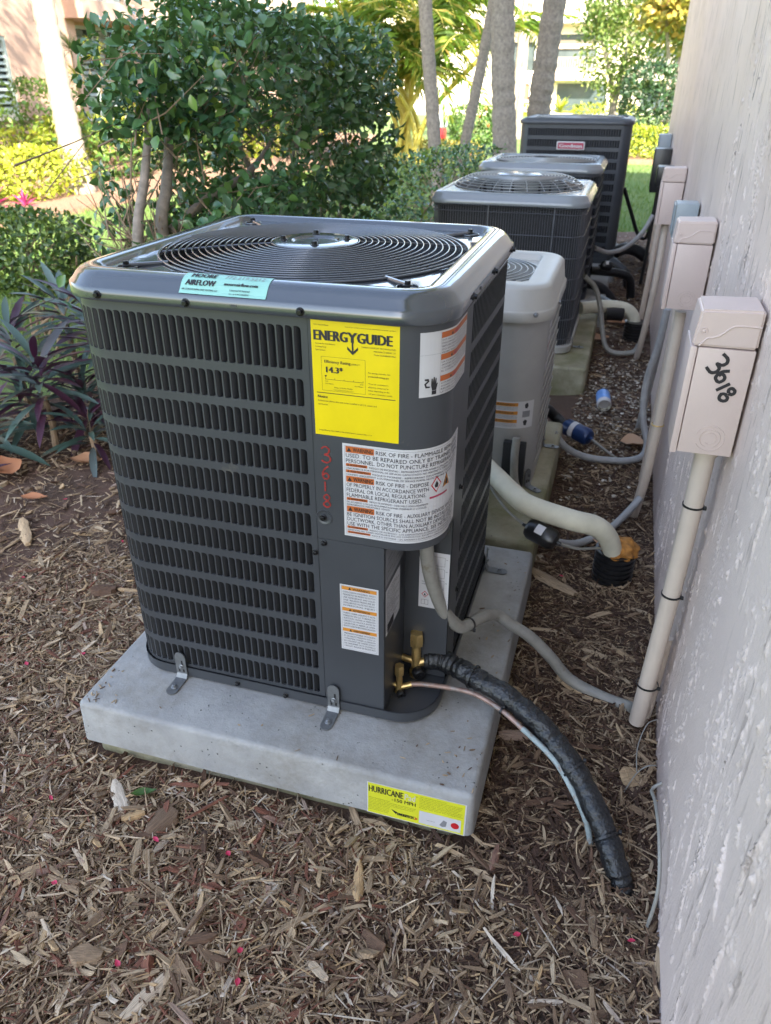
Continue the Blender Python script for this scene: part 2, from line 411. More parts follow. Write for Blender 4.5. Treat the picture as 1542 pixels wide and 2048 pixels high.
class MB:
    def __init__(s):
        s.v, s.f, s.m, s.mats = [], [], [], []
    def mi(s, mat):
        if mat not in s.mats:
            s.mats.append(mat)
        return s.mats.index(mat)
    def add(s, vs, fs, mat):
        k, b = s.mi(mat), len(s.v)
        s.v.extend(tuple(v) for v in vs)
        s.f.extend(tuple(i + b for i in f) for f in fs)
        s.m.extend([k] * len(fs))
        return s
    def box(s, a, b, mat, bev=0.0, seg=2, rot=None, piv=None):
        a, b = Vector(a), Vector(b)
        bm = bmesh.new()
        bmesh.ops.create_cube(bm, size=1.0)
        for v in bm.verts:
            v.co = Vector(((a.x + b.x) / 2 + v.co.x * (b.x - a.x), (a.y + b.y) / 2 + v.co.y * (b.y - a.y), (a.z + b.z) / 2 + v.co.z * (b.z - a.z)))
        if bev:
            bmesh.ops.bevel(bm, geom=bm.edges[:], offset=bev, segments=seg, affect='EDGES', profile=0.6)
        if rot is not None:
            pv = Vector(piv) if piv is not None else (a + b) / 2
            for v in bm.verts:
                v.co = rot @ (v.co - pv) + pv
        bm.verts.index_update()
        s.add([v.co for v in bm.verts], [[v.index for v in f.verts] for f in bm.faces], mat)
        bm.free()
        return s
    def tube(s, path, r, mat, n=10, caps=True, spline=0):
        P_ = [Vector(p) for p in path]
        R = list(r) if hasattr(r, '__len__') else [r] * len(P_)
        if spline:
            P_, R = catmull(P_, R, spline)
        vs, fs = [], []
        t0 = (P_[1] - P_[0]).normalized()
        u = t0.orthogonal().normalized()
        for i, p in enumerate(P_):
            t = (P_[min(i + 1, len(P_) - 1)] - P_[max(i - 1, 0)]).normalized()
            u = (u - t * u.dot(t))
            u = u.normalized() if u.length > 1e-6 else t.orthogonal().normalized()
            w = t.cross(u)
            for k in range(n):
                a = 2 * PI * k / n
                vs.append(p + (u * math.cos(a) + w * math.sin(a)) * R[i])
        for i in range(len(P_) - 1):
            for k in range(n):
                fs.append((i * n + k, i * n + (k + 1) % n, (i + 1) * n + (k + 1) % n, (i + 1) * n + k))
        if caps:
            fs.append(tuple(range(n))[::-1])
            fs.append(tuple((len(P_) - 1) * n + k for k in range(n)))
        return s.add(vs, fs, mat)
    def lathe(s, prof, c, mat, n=24, axis=(0, 0, 1), hexa=False):
        """profile of (radius, height) turned about an axis through c"""
        ax = Vector(axis).normalized()
        u = ax.orthogonal().normalized()
        w = ax.cross(u)
        c = Vector(c)
        vs, fs = [], []
        for (r, h) in prof:
            for k in range(n):
                a = 2 * PI * k / n
                vs.append(c + ax * h + (u * math.cos(a) + w * math.sin(a)) * r)
        for i in range(len(prof) - 1):
            for k in range(n):
                fs.append((i * n + k, i * n + (k + 1) % n, (i + 1) * n + (k + 1) % n, (i + 1) * n + k))
        fs.append(tuple(range(n))[::-1])
        fs.append(tuple((len(prof) - 1) * n + k for k in range(n)))
        return s.add(vs, fs, mat)
    def build(s, name, parent=None, label=None, cat=None, group=None, kind=None, loc=None, smooth=35, tint=None):
        me = bpy.data.meshes.new(name)
        o = bpy.data.objects.new(name, me)
        COL.objects.link(o)
        if parent is not None:
            o.parent = parent
            org = ORG[parent.name]
        else:
            org = Vector(loc) if loc is not None else Vector((0, 0, 0))
            o.location = org
        ORG[o.name] = org
        me.from_pydata([(v[0] - org.x, v[1] - org.y, v[2] - org.z) for v in s.v], [], s.f)
        for mt in s.mats:
            me.materials.append(M[mt])
        me.polygons.foreach_set('material_index', s.m)
        if smooth:
            me.polygons.foreach_set('use_smooth', [True] * len(me.polygons))
            me.set_sharp_from_angle(angle=rad(smooth))
        if tint is not None:
            a = me.attributes.new('tint', 'FLOAT', 'POINT')
            a.data.foreach_set('value', tint)
        me.update()
        return tag(o, label, cat, group, kind)

def catmull(P_, R, k):
    out, rr = [], []
    n = len(P_)
    for i in range(n - 1):
        p0, p1, p2, p3 = P_[max(i - 1, 0)], P_[i], P_[i + 1], P_[min(i + 2, n - 1)]
        for j in range(k):
            t = j / k
            out.append(0.5 * ((2 * p1) + (p2 - p0) * t + (2 * p0 - 5 * p1 + 4 * p2 - p3) * t * t + (3 * p1 - p0 - 3 * p2 + p3) * t ** 3))
            rr.append(R[i] * (1 - t) + R[i + 1] * t)
    out.append(P_[-1])
    rr.append(R[-1])
    return out, rr

def shared(name, me, parent, co, rotz=0.0):
    """another object on mesh data that alike pieces share; co in world space"""
    o = bpy.data.objects.new(name, me)
    COL.objects.link(o)
    o.parent = parent
    org = ORG[parent.name]
    o.location = Vector(co) - org
    o.rotation_euler = (0, 0, rotz)
    ORG[o.name] = org
    return o

def dup(root, loc, label=None, name=None, rotz=None):
    r = root.copy()
    COL.objects.link(r)
    r.location = loc
    if rotz is not None: r.rotation_euler = (0, 0, rotz)
    if label: r['label'] = label
    for ch in list(root.children):
        c = ch.copy()
        COL.objects.link(c)
        c.parent = r
        for g in list(ch.children):
            d = g.copy()
            COL.objects.link(d)
            d.parent = c
    return r

def big_mesh(name, V, F, mat, parent=None, loc=(0, 0, 0), tint=None, grain=None, smooth=False, kind=None, label=None, cat=None, group=None):
    """mesh from numpy arrays V (n,3) and F (m,k)"""
    me = bpy.data.meshes.new(name)
    k = F.shape[1]
    me.vertices.add(len(V))
    org = ORG[parent.name] if parent is not None else Vector(loc)
    W_ = V - np.array(org)[None, :]
    me.vertices.foreach_set('co', W_.astype(np.float32).ravel())
    me.loops.add(F.size)
    me.loops.foreach_set('vertex_index', F.astype(np.int32).ravel())
    me.polygons.add(len(F))
    me.polygons.foreach_set('loop_start', np.arange(0, F.size, k, dtype=np.int32))
    me.polygons.foreach_set('loop_total', np.full(len(F), k, dtype=np.int32))
    me.polygons.foreach_set('use_smooth', np.full(len(F), bool(smooth)))
    me.materials.append(M[mat])
    if tint is not None:
        me.attributes.new('tint', 'FLOAT', 'POINT').data.foreach_set('value', tint.astype(np.float32))
    if grain is not None:
        me.attributes.new('grain', 'FLOAT_VECTOR', 'POINT').data.foreach_set('vector', grain.astype(np.float32).ravel())
    me.update(calc_edges=True)
    me.validate()
    o = bpy.data.objects.new(name, me)
    COL.objects.link(o)
    if parent is not None:
        o.parent = parent
    else:
        o.location = org
    ORG[o.name] = org
    return tag(o, label, cat, group, kind)

def unit(a):
    return a / np.maximum(np.linalg.norm(a, axis=-1, keepdims=True), 1e-9)

def frames(pos, d, n, L, W_):
    """(k,3,3) matrices whose columns are width, length, normal axes"""
    d = unit(d)
    x = unit(np.cross(d, n))
    n = np.cross(x, d)
    return np.stack([x * W_[:, None], d * L[:, None], n * L[:, None]], axis=2)

def scatter(name, tv, tf, pos, A, mat, tint, **kw):
    k, nv = len(pos), len(tv)
    V = np.einsum('kij,vj->kvi', A, tv) + pos[:, None, :]
    F = (tf[None] + (np.arange(k) * nv)[:, None, None]).reshape(-1, tf.shape[1])
    return big_mesh(name, V.reshape(-1, 3), F, mat, tint=np.repeat(tint, nv), **kw)

def leaf_tpl(ws, curl=0.12, fold=0.18):
    """leaf along +Y of unit length; ws = half widths at stations; folded along the midrib"""
    n = len(ws)
    v = [(0, 0, 0)]
    for i, w in enumerate(ws):
        y = (i + 1) / (n + 1)
        z = -curl * y * y
        v += [(-w, y, z + fold * w), (0, y, z), (w, y, z + fold * w)]
    v.append((0, 1, -curl))
    f = [(0, 2, 1), (0, 3, 2)]
    for i in range(n - 1):
        a, b = 1 + 3 * i, 4 + 3 * i
        for j in (0, 1):
            f += [(a + j, a + j + 1, b + j + 1), (a + j, b + j + 1, b + j)]
    a, t = 1 + 3 * (n - 1), len(v) - 1
    f += [(a, a + 1, t), (a + 1, a + 2, t)]
    return np.array(v, float), np.array(f)
LEAF_OV = leaf_tpl([0.36, 0.5, 0.34], 0.18, 0.25)
LEAF_SM = leaf_tpl([0.5], 0.1, 0.2)
LEAF_STRAP = leaf_tpl([0.36, 0.47, 0.5, 0.46, 0.30], 0.30, 0.055)

def tri_mesh(name, tpl, mat):
    me = bpy.data.meshes.new(name)
    me.from_pydata([tuple(v) for v in tpl[0]], [], [tuple(f) for f in tpl[1]])
    me.materials.append(M[mat])
    me.polygons.foreach_set('use_smooth', [True] * len(me.polygons))
    return me

def leaf_objs(name, tpl, mat, parent, pos, A):
    me = tri_mesh(name, tpl, mat)
    org = np.array(ORG[parent.name])
    for p, a in zip(pos, A):
        o = bpy.data.objects.new(name, me)
        COL.objects.link(o)
        o.parent = parent
        mt = Matrix([[a[i][j] for j in range(3)] + [p[i] - org[i]] for i in range(3)] + [[0, 0, 0, 1]])
        o.matrix_local = mt

class RR:
    """rounded rectangle in plan; s runs along the front (s = x there), round the right side, back and left"""
    def __init__(s, x0, x1, y0, y1, r):
        s.x0, s.x1, s.y0, s.y1, s.r = x0, x1, y0, y1, r
        s.lx, s.ly, s.a = x1 - x0 - 2 * r, y1 - y0 - 2 * r, PI / 2 * r
        s.P = 2 * s.lx + 2 * s.ly + 4 * s.a
    def at(s, q):
        r = s.r
        t = (q - (s.x0 + r)) % s.P
        for k in range(4):
            L = s.lx if k % 2 == 0 else s.ly
            if t <= L:
                if k == 0: return s.x0 + r + t, s.y0, 0, -1
                if k == 1: return s.x1, s.y0 + r + t, 1, 0
                if k == 2: return s.x1 - r - t, s.y1, 0, 1
                return s.x0, s.y1 - r - t, -1, 0
            t -= L
            if t <= s.a:
                b = -PI / 2 + k * PI / 2 + t / r
                cx = s.x1 - r if k < 2 else s.x0 + r
                cy = s.y0 + r if k in (0, 3) else s.y1 - r
                nx, ny = math.cos(b), math.sin(b)
                return cx + nx * r, cy + ny * r, nx, ny
            t -= s.a
        return s.x0 + r, s.y0, 0, -1
    def s_right(s, y): return s.x1 - s.r + s.a + (y - s.y0 - s.r)
    def p(s, q, z, off=0.0):
        x, y, nx, ny = s.at(q)
        return Vector((x + nx * off, y + ny * off, z))
    def ring(s, d, n=48):
        """n points per side of the rectangle shrunk by d, starting on the front"""
        r = max(s.r - d, 0.004)
        q = RR(s.x0 + d, s.x1 - d, s.y0 + d, s.y1 - d, r)
        out = []
        for k in range(4):
            base = q.x0 + r + sum((q.lx if j % 2 == 0 else q.ly) + q.a for j in range(k))
            L = q.lx if k % 2 == 0 else q.ly
            for i in range(n // 8): out.append(q.at(base + L * i / (n // 8))[:2])
            for i in range(n // 8): out.append(q.at(base + L + q.a * i / (n // 8))[:2])
        return out

def rr_shell(mb, rr, prof, mat, n=48, cap_top=True, cap_bot=True):
    """stack of rounded rectangles; prof = [(inset, z)]"""
    vs, fs = [], []
    for d, z in prof:
        vs += [(x, y, z) for x, y in rr.ring(d, n)]
    k = len(rr.ring(0, n))
    for i in range(len(prof) - 1):
        for j in range(k):
            fs.append((i * k + j, i * k + (j + 1) % k, (i + 1) * k + (j + 1) % k, (i + 1) * k + j))
    if cap_bot: fs.append(tuple(range(k))[::-1])
    if cap_top: fs.append(tuple((len(prof) - 1) * k + j for j in range(k)))
    mb.add(vs, fs, mat)

def strip(mb, rr, s0, s1, z0, z1, mat, off=0.0, step=0.012, thick=0.0):
    n = max(1, int(abs(s1 - s0) / step))
    vs, fs = [], []
    for i in range(n + 1):
        q = s0 + (s1 - s0) * i / n
        vs += [rr.p(q, z0, off), rr.p(q, z1, off)]
        if thick:
            vs += [rr.p(q, z0, off - thick), rr.p(q, z1, off - thick)]
    w = 4 if thick else 2
    for i in range(n):
        a, b = i * w, (i + 1) * w
        fs.append((a, b, b + 1, a + 1))
        if thick:
            fs += [(a + 2, b + 2, b, a), (a + 1, b + 1, b + 3, a + 3), (a + 2, a + 3, b + 3, b + 2)]
    if thick:
        e = n * w
        fs += [(0, 1, 3, 2), (e, e + 2, e + 3, e + 1)]
    mb.add(vs, fs, mat)

def louver_wall(mb, rr, s0, s1, rows, pitch, zlo, zhi, mat, corner=(0.0012, 0.0065, 0.0045, 0.003), rib=0.0026, depth=0.004, seg=3, shape=True):
    """pressed sheet with rows of slots between s0 and s1; returns the slots as (s, ztop, zbot)"""
    ncell = int(round((s1 - s0) / pitch))
    pitch = (s1 - s0) / ncell
    zs = [zhi] + [z for r in rows for z in r] + [zlo]
    for i in range(0, len(zs), 2):
        if zs[i] - zs[i + 1] > 1e-4:
            strip(mb, rr, s0, s1, zs[i + 1], zs[i], mat, 0, pitch)
    slots = []
    for zt, zb in rows:
        for c in range(ncell):
            a = s0 + c * pitch
            h0, h1 = a + rib, a + pitch - 0.0006
            out = []
            # corners: top-left, bottom-left, bottom-right, top-right
            e = 0.0014
            T, B = zt - e, zb + e
            cs = [(h0, T, corner[0], PI / 2), (h0, B, corner[3], PI), (h1, B, corner[2], 1.5 * PI), (h1, T, corner[1], 0)]
            sg = seg if shape else 0
            for (hx, hz, r, st), (sx, sz) in zip(cs, ((1, -1), (1, 1), (-1, 1), (-1, -1))):
                if not sg:
                    out.append([(hx, hz)])
                    continue
                cx, cz = hx + sx * r, hz + sz * r
                out.append([(cx + r * math.cos(st + PI / 2 * i / sg), cz + r * math.sin(st + PI / 2 * i / sg)) for i in range(sg + 1)])
            rect = [(a, zt), (a, zb), (a + pitch, zb), (a + pitch, zt)]
            vs = [rr.p(q, z) for q, z in rect]
            fs, idx = [], []
            for k in range(4):
                ids = []
                for q, z in out[k]:
                    ids.append(len(vs)); vs.append(rr.p(q, z))
                idx.append(ids)
                for i in range(len(ids) - 1):
                    fs.append((k, ids[i], ids[i + 1]))
            for k in range(4):
                k2 = (k + 1) % 4
                fs.append((k, idx[k][-1], idx[k2][0], k2))
            loop = [i for ids in idx for i in ids]
            pts = [p for o_ in out for p in o_]
            b0 = len(vs)
            vs += [rr.p(q, z, -depth) for q, z in pts]
            for i in range(len(loop)):
                j = (i + 1) % len(loop)
                fs.append((loop[i], loop[j], b0 + j, b0 + i))
            mb.add(vs, [f[::-1] for f in fs], mat)
            slots.append((h0, T, B))
    return slots

def blade_geo(h, w, dep):
    prof = [(0, 0), (0.36 * w, 0.22 * dep), (0.74 * w, 0.62 * dep), (w, dep)]
    vs = [(x, y, z) for x, y in prof for z in (0, h)]
    fs = [(2 * i, 2 * i + 2, 2 * i + 3, 2 * i + 1) for i in range(3)]
    return vs, fs

def louvers(root, rr, slots, mat, w, dep, n_parts):
    """the bent blades in the slots: the first n_parts as objects on shared meshes, the rest as one part"""
    meshes = {}
    rest = MB()
    for i, (q, zt, zb) in enumerate(slots):
        x, y, nx, ny = rr.at(q)
        ang = math.atan2(ny, nx) + PI / 2
        h = round(zt - zb, 4)
        if i < n_parts:
            if h not in meshes:
                me = bpy.data.meshes.new('louver')
                vs, fs = blade_geo(h, w, dep)
                me.from_pydata(vs, [], fs)
                me.materials.append(M[mat])
                me.polygons.foreach_set('use_smooth', [True] * len(fs))
                meshes[h] = me
            shared('louver', meshes[h], root, (x - nx * 0.0012, y - ny * 0.0012, zb), ang)
        else:
            vs, fs = blade_geo(h, w, dep)
            c, s_ = math.cos(ang), math.sin(ang)
            rest.add([(x - nx * 0.0012 + a * c - b * s_, y - ny * 0.0012 + a * s_ + b * c, zb + z) for a, b, z in vs], fs, mat)
    if rest.v:
        rest.build('louver_blades', root, kind='stuff', smooth=60)

# ------------------------------------------------------------------ lettering and stickers
_glyph = {}
def glyphs(s, bold=0.0):
    k = (s, bold)
    if k not in _glyph:
        cu = bpy.data.curves.new('txt', 'FONT')
        cu.body = s
        cu.resolution_u = 2
        cu.offset = bold
        ob = bpy.data.objects.new('txt', cu)
        me = ob.to_mesh()
        vs = [(v.co.x, v.co.y) for v in me.vertices]
        fs = [tuple(p.vertices) for p in me.polygons]
        ob.to_mesh_clear()
        bpy.data.objects.remove(ob)
        bpy.data.curves.remove(cu)
        _glyph[k] = (vs, fs)
    return _glyph[k]

class Sticker(MB):
    def __init__(s, surf):
        super().__init__()
        s.surf = surf
    def rect(s, u0, v0, u1, v1, mat, layer=0, step=0.008):
        n = max(1, int(abs(u1 - u0) / step))
        vs = []
        for i in range(n + 1):
            u = u0 + (u1 - u0) * i / n
            vs += [s.surf(u, v1, 0.0005 + layer * 0.0003), s.surf(u, v0, 0.0005 + layer * 0.0003)]
        s.add(vs, [(2 * i, 2 * i + 2, 2 * i + 3, 2 * i + 1) for i in range(n)], mat)
        return s
    def frame(s, u0, v0, u1, v1, t, mat, layer=1):
        s.rect(u0, v0, u1, v0 + t, mat, layer); s.rect(u0, v1 - t, u1, v1, mat, layer)
        s.rect(u0, v0 + t, u0 + t, v1 - t, mat, layer); s.rect(u1 - t, v0 + t, u1, v1 - t, mat, layer)
    def poly(s, pts, mat, layer=1):
        s.add([s.surf(u, v, 0.0005 + layer * 0.0003) for u, v in pts], [tuple(range(len(pts)))], mat)
    def text(s, u, v, t, h, mat='label_black', width=None, align='l', bold=0.0, layer=2):
        """u, v = left (or centre) of the baseline; h = capital height; width = fitted length"""
        vs, fs = glyphs(t, 0)
        if not vs: return
        xs = [a for a, _ in vs]
        w0 = max(xs) - min(xs)
        k = h / 0.70
        kx = (width / w0) if width else k
        x0 = min(xs)
        sh = {'l': 0, 'c': -w0 * kx / 2, 'r': -w0 * kx}[align]
        for j, o in enumerate((0,) if bold < .02 else (-.5, .5) if bold < .03 else (-1.3, -.65, 0, .65, 1.3)):
            dx = o * h * (.05 if bold < .03 else .06)
            s.add([s.surf(u + sh + dx + (a - x0) * kx, v - b * k, 0.0005 + layer * 0.0003 + j * .00004) for a, b in vs], fs, mat)
    def lines(s, u, v, rows, h, lead, mat='label_black', width=None, bold=0.0, layer=2):
        for i, t in enumerate(rows):
            s.text(u, v + i * lead, t, h, mat, width, bold=bold, layer=layer)

def flat(o, ud, vd, nn):
    o, ud, vd, nn = Vector(o), Vector(ud), Vector(vd), Vector(nn)
    return lambda u, v, off: o + ud * u + vd * v + nn * off

DIG = {'3': [(0, .85), (.25, 1), (.5, .85), (.42, .6), (.2, .5), (.5, .42), (.56, .15), (.3, 0), (0, .12)],
       '6': [(.5, 1), (.2, .75), (.02, .35), (.15, .03), (.42, .05), (.5, .28), (.3, .45), (.08, .3)],
       '1': [(.25, 1), (.26, .5), (.25, 0)],
       '8': [(.3, .52), (.05, .75), (.28, 1), (.5, .78), (.28, .5), (0, .22), (.28, 0), (.55, .22), (.3, .54)]}
def handwriting(mb, surf, word, size, adv, ang, width, mat, start):
    """marker strokes: word written from start at ang (clockwise, degrees) on surf"""
    ca, sa = math.cos(rad(ang)), math.sin(rad(ang))
    for i, ch in enumerate(word):
        pts, _ = catmull([Vector((x, y, 0)) for x, y in DIG[ch]], [1] * len(DIG[ch]), 5)
        q = []
        for p in pts:
            a, b = (i * adv + p.x * size * 0.95), p.y * size
            q.append((start[0] + a * ca + b * sa, start[1] + a * sa - b * ca))
        vs, fs = [], []
        for k in range(len(q)):
            p0, p1 = q[max(k - 1, 0)], q[min(k + 1, len(q) - 1)]
            tx, ty = p1[0] - p0[0], p1[1] - p0[1]
            l = math.hypot(tx, ty) or 1
            w = width * (0.85 + 0.3 * random.random()) / 2
            off = 0.0009 + 0.0002 * k / len(q)
            vs += [surf(q[k][0] - ty / l * w, q[k][1] + tx / l * w, off), surf(q[k][0] + ty / l * w, q[k][1] - tx / l * w, off)]
        mb.add(vs, [(2 * k, 2 * k + 1, 2 * k + 3, 2 * k + 2) for k in range(len(q) - 1)], mat)

BOXNUM = [[(0.053, 0.075), (0.062, 0.083), (0.062, 0.091), (0.055, 0.095), (0.047, 0.093), (0.052, 0.1), (0.049, 0.107), (0.04, 0.109), (0.031, 0.1)], [(0.07, 0.104), (0.059, 0.106), (0.052, 0.112), (0.05, 0.119), (0.056, 0.125), (0.063, 0.121), (0.064, 0.115), (0.059, 0.11), (0.054, 0.114)], [(0.075, 0.126), (0.055, 0.14)], [(0.076, 0.143), (0.075, 0.139), (0.076, 0.136), (0.079, 0.134), (0.082, 0.135), (0.085, 0.138), (0.085, 0.142), (0.083, 0.144), (0.08, 0.145), (0.076, 0.143)], [(0.074, 0.148), (0.076, 0.152), (0.075, 0.156), (0.071, 0.158), (0.066, 0.157), (0.063, 0.154), (0.063, 0.15), (0.065, 0.146), (0.07, 0.145), (0.074, 0.148)]]
def strokes(mb, surf, lines, width, mat):
    """marker strokes through given points of a surface"""
    for ln_ in lines:
        q, _ = catmull([Vector((a, b, 0)) for a, b in ln_], [1] * len(ln_), 6)
        vs = []
        for k in range(len(q)):
            p0, p1 = q[max(k - 1, 0)], q[min(k + 1, len(q) - 1)]
            tx, ty = p1.x - p0.x, p1.y - p0.y
            l = math.hypot(tx, ty) or 1
            w = width * (0.9 + 0.2 * random.random()) / 2
            off = 0.0009 + 0.0002 * k / len(q)
            vs += [surf(q[k].x - ty / l * w, q[k].y + tx / l * w, off), surf(q[k].x + ty / l * w, q[k].y - tx / l * w, off)]
        mb.add(vs, [(2 * k, 2 * k + 1, 2 * k + 3, 2 * k + 2) for k in range(len(q) - 1)], mat)

def smoothstep(a, b, x):
    t = min(1, max(0, (x - a) / (b - a)))
    return t * t * (3 - 2 * t)
# ------------------------------------------------------------------ the setting: lawn, beds
PADS = [(-1.2816, -0.3684, -0.3819, 0.5597), (-1.27, -0.40, -0.36, 0.56), (-1.12, -0.372, 0.60, 1.62), (-1.25, -0.325, 2.31, 3.40), (-1.25, -0.32, 3.6, 4.6), (-1.2, -0.27, 4.9, 5.95)]
def bed_z(x, y):
    h = -0.046 + 0.016 * mnoise.noise((x * 1.7, y * 1.7, 0.3)) + 0.007 * mnoise.noise((x * 7, y * 7, 2.1))
    h += 0.018 * smoothstep(-0.5, -0.1, x) + 0.012 * smoothstep(0.3, 0.9, y)
    return h

def in_pad(x, y, m=0.0):
    return any(a - m < x < b + m and c - m < y < d + m for a, b, c, d in PADS)

# big lawn sheet to the horizon
xs = [-400, -120, -40, -14] + [-11 + 0.5 * i for i in range(29)] + [10, 40, 120, 400]
ys = [-60, -12, -4] + [-2 + 0.5 * i for i in range(60)] + [30, 36, 46, 60, 120, 450]
V = []
for y in ys:
    for x in xs:
        z = -0.07 + (0.03 * mnoise.noise((x * 0.3, y * 0.3, 0)) if abs(x) < 30 and -5 < y < 40 else 0)
        if -0.2 < x < 10.5 and y < 6.3: z = -0.3
        V.append((x, y, z))
nx = len(xs)
F = [(j * nx + i, j * nx + i + 1, (j + 1) * nx + i + 1, (j + 1) * nx + i) for j in range(len(ys) - 1) for i in range(nx - 1)]
mb = MB(); mb.add(V, F, 'turf')
mb.build('lawn', kind='structure', smooth=180)

# mulch bed along the house, edge wandering against the lawn
def bed_edge(y): return -3.1 + 0.18 * math.sin(y * 1.3) + 0.1 * math.sin(y * 3.1 + 1)
V, F = [], []
gy = np.arange(-2.2, 7.6, 0.03)
NXB = 105
for y in gy:
    e = bed_edge(y)
    for i in range(NXB + 1):
        x = e + (0.06 - e) * i / NXB
        edge = smoothstep(0, 0.12, x - e) * smoothstep(0, 0.15, 7.56 - y)
        V.append((x, y, -0.13 + (bed_z(x, y) + 0.13) * edge))
for j in range(len(gy) - 1):
    for i in range(NXB):
        a = j * (NXB + 1) + i
        F.append((a, a + 1, a + NXB + 2, a + NXB + 1))
big_mesh('mulch_bed', np.array(V), np.array(F), 'soil', kind='structure', smooth=True)

# far beds of red-brown mulch at the apartments and beyond the lawn
def sheet(name, poly, z, mat, h=0.05):
    mb = MB()
    n = len(poly)
    cx, cy = sum(p[0] for p in poly) / n, sum(p[1] for p in poly) / n
    vs = [(x, y, z - 0.1) for x, y in poly] + [(cx + (x - cx) * 0.96, cy + (y - cy) * 0.96, z + h) for x, y in poly] + [(cx, cy, z + h)]
    fs = [(i, (i + 1) % n, n + (i + 1) % n, n + i) for i in range(n)] + [(n + i, n + (i + 1) % n, 2 * n) for i in range(n)]
    mb.add(vs, fs, mat)
    return mb.build(name, kind='structure')
sheet('garden_bed', [(-11.4, 3), (-7.0, 4.2), (-6.75, 6.4), (-6.75, 8.2), (-6.3, 11), (-5.7, 14), (-6.5, 17), (-8, 24), (-11.4, 26)], -0.055, 'far_mulch')
sheet('garden_bed', [(-0.9, 16.3), (1.2, 16.2), (6, 16.4), (6, 18.4), (-0.9, 18.4)], -0.055, 'far_mulch')

# loose mulch: wood splinters
def make_chips(name, pos, L, W_, T_, tint, tilt=0.22, yaw=None):
    k = len(pos)
    tv = []
    for sx in (-1, 1):
        for (y, wf) in ((-0.5, 0.66), (-0.2, 1.0), (0.22, 0.95), (0.5, 0.6)):
            for sz in (-1, 1):
                tv.append((sx * 0.5 * wf, y, sz * 0.5 * (0.6 + 0.4 * wf)))
    tv = np.array(tv)
    def id_(s, j, z): return s * 8 + j * 2 + z
    tf = []
    for j in range(3):
        tf += [(id_(0, j, 1), id_(1, j, 1), id_(1, j + 1, 1), id_(0, j + 1, 1)), (id_(0, j, 0), id_(0, j, 1), id_(0, j + 1, 1), id_(0, j + 1, 0)), (id_(1, j, 1), id_(1, j, 0), id_(1, j + 1, 0), id_(1, j + 1, 1))]
    tf += [(id_(0, 0, 0), id_(1, 0, 0), id_(1, 0, 1), id_(0, 0, 1)), (id_(0, 3, 1), id_(1, 3, 1), id_(1, 3, 0), id_(0, 3, 0))]
    tf = np.array(tf)
    yw = RNG.uniform(0, 2 * PI, k) if yaw is None else yaw
    tl = RNG.normal(0, tilt, k)
    rl = RNG.normal(0, 0.35, k)
    d = np.stack([np.cos(yw) * np.cos(tl), np.sin(yw) * np.cos(tl), np.sin(tl)], 1)
    side = np.stack([-np.sin(yw), np.cos(yw), np.zeros(k)], 1)
    n = unit(np.cross(side, d)) * -1
    n = np.where(n[:, 2:3] < 0, -n, n)
    n = n * np.cos(rl)[:, None] + side * np.sin(rl)[:, None]
    x = unit(np.cross(d, n))
    A = np.stack([x * W_[:, None], d * L[:, None], n * T_[:, None]], axis=2)
    # irregular splinters: jitter the template per chip, bend along the length
    TV = np.repeat(tv[None], k, 0) + RNG.normal(0, 0.11, (k, len(tv), 3)) * np.array([1.2, 0.75, 0.8])
    bend = RNG.normal(0, 0.35, k)
    TV[:, :, 0] += (bend * L / W_ * 0.14)[:, None] * (TV[:, :, 1] ** 2 - 0.08)
    V = np.einsum('kij,kvj->kvi', A, TV) + pos[:, None, :]
    F = (tf[None] + (np.arange(k) * len(tv))[:, None, None]).reshape(-1, 4)
    seed = RNG.uniform(0, 500, k)
    G = np.stack([(TV[:, :, 0] * W_[:, None]) * 900 + seed[:, None], (TV[:, :, 1] * L[:, None]) * 35 + seed[:, None], np.repeat(seed[:, None], len(tv), 1) + TV[:, :, 2]], 2)
    return big_mesh(name, V.reshape(-1, 3), F, 'chip', tint=np.repeat(tint, len(tv)), grain=G.reshape(-1, 3), kind='stuff')

def chip_field(name, n, x0, x1, y0, y1, lo, hi, zlift, thin=1.0, chunk=False):
    P_, L = [], []
    while len(P_) < n:
        x, y = random.uniform(x0, x1), random.uniform(y0, y1)
        if in_pad(x, y, 0.004) or x < bed_edge(y) + 0.05: continue
        if x < -2.2 and 1.7 < y: 
            if random.random() < 0.5: continue
        c = mnoise.noise((x * 1.9, y * 1.9, 5.0))
        if random.random() > 0.78 + 0.6 * c: continue
        P_.append((x, y, bed_z(x, y) + random.uniform(0.0, zlift)))
    P_ = np.array(P_)
    n = len(P_)
    L = np.clip(RNG.lognormal(math.log(lo), 0.55, n), lo * 0.3, hi)
    thinner = RNG.uniform(0, 1, n) < (0 if chunk else 0.46)
    W_ = np.where(thinner, RNG.uniform(.0012, .0032, n), np.clip(L * RNG.uniform(0.06, 0.20, n), 0.002, 0.0125)) * thin
    if chunk: W_ = L * RNG.uniform(.35, .8, n)
    L = np.where(thinner, L * RNG.uniform(.9, 1.7, n), L)
    T_ = np.clip(W_ * RNG.uniform(0.25, 0.6, n), 0.0008, 0.012 if chunk else 0.005)
    tint = np.clip(RNG.beta(1.3, 1.3, n) * 0.95, 0, 1)
    tint = np.where(RNG.uniform(0, 1, n) < 0.07, 0.985, tint)
    zone = np.array([mnoise.noise((p[0] * 1.3, p[1] * 1.3, 9.0)) for p in P_])
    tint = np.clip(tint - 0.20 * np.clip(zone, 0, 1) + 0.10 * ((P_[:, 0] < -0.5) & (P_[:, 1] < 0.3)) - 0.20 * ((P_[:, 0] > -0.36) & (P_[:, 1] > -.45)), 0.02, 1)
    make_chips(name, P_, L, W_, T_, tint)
chip_field('wood_mulch', 50000, -1.95, -0.004, -1.25, 0.35, 0.0220, 0.085, 0.017)
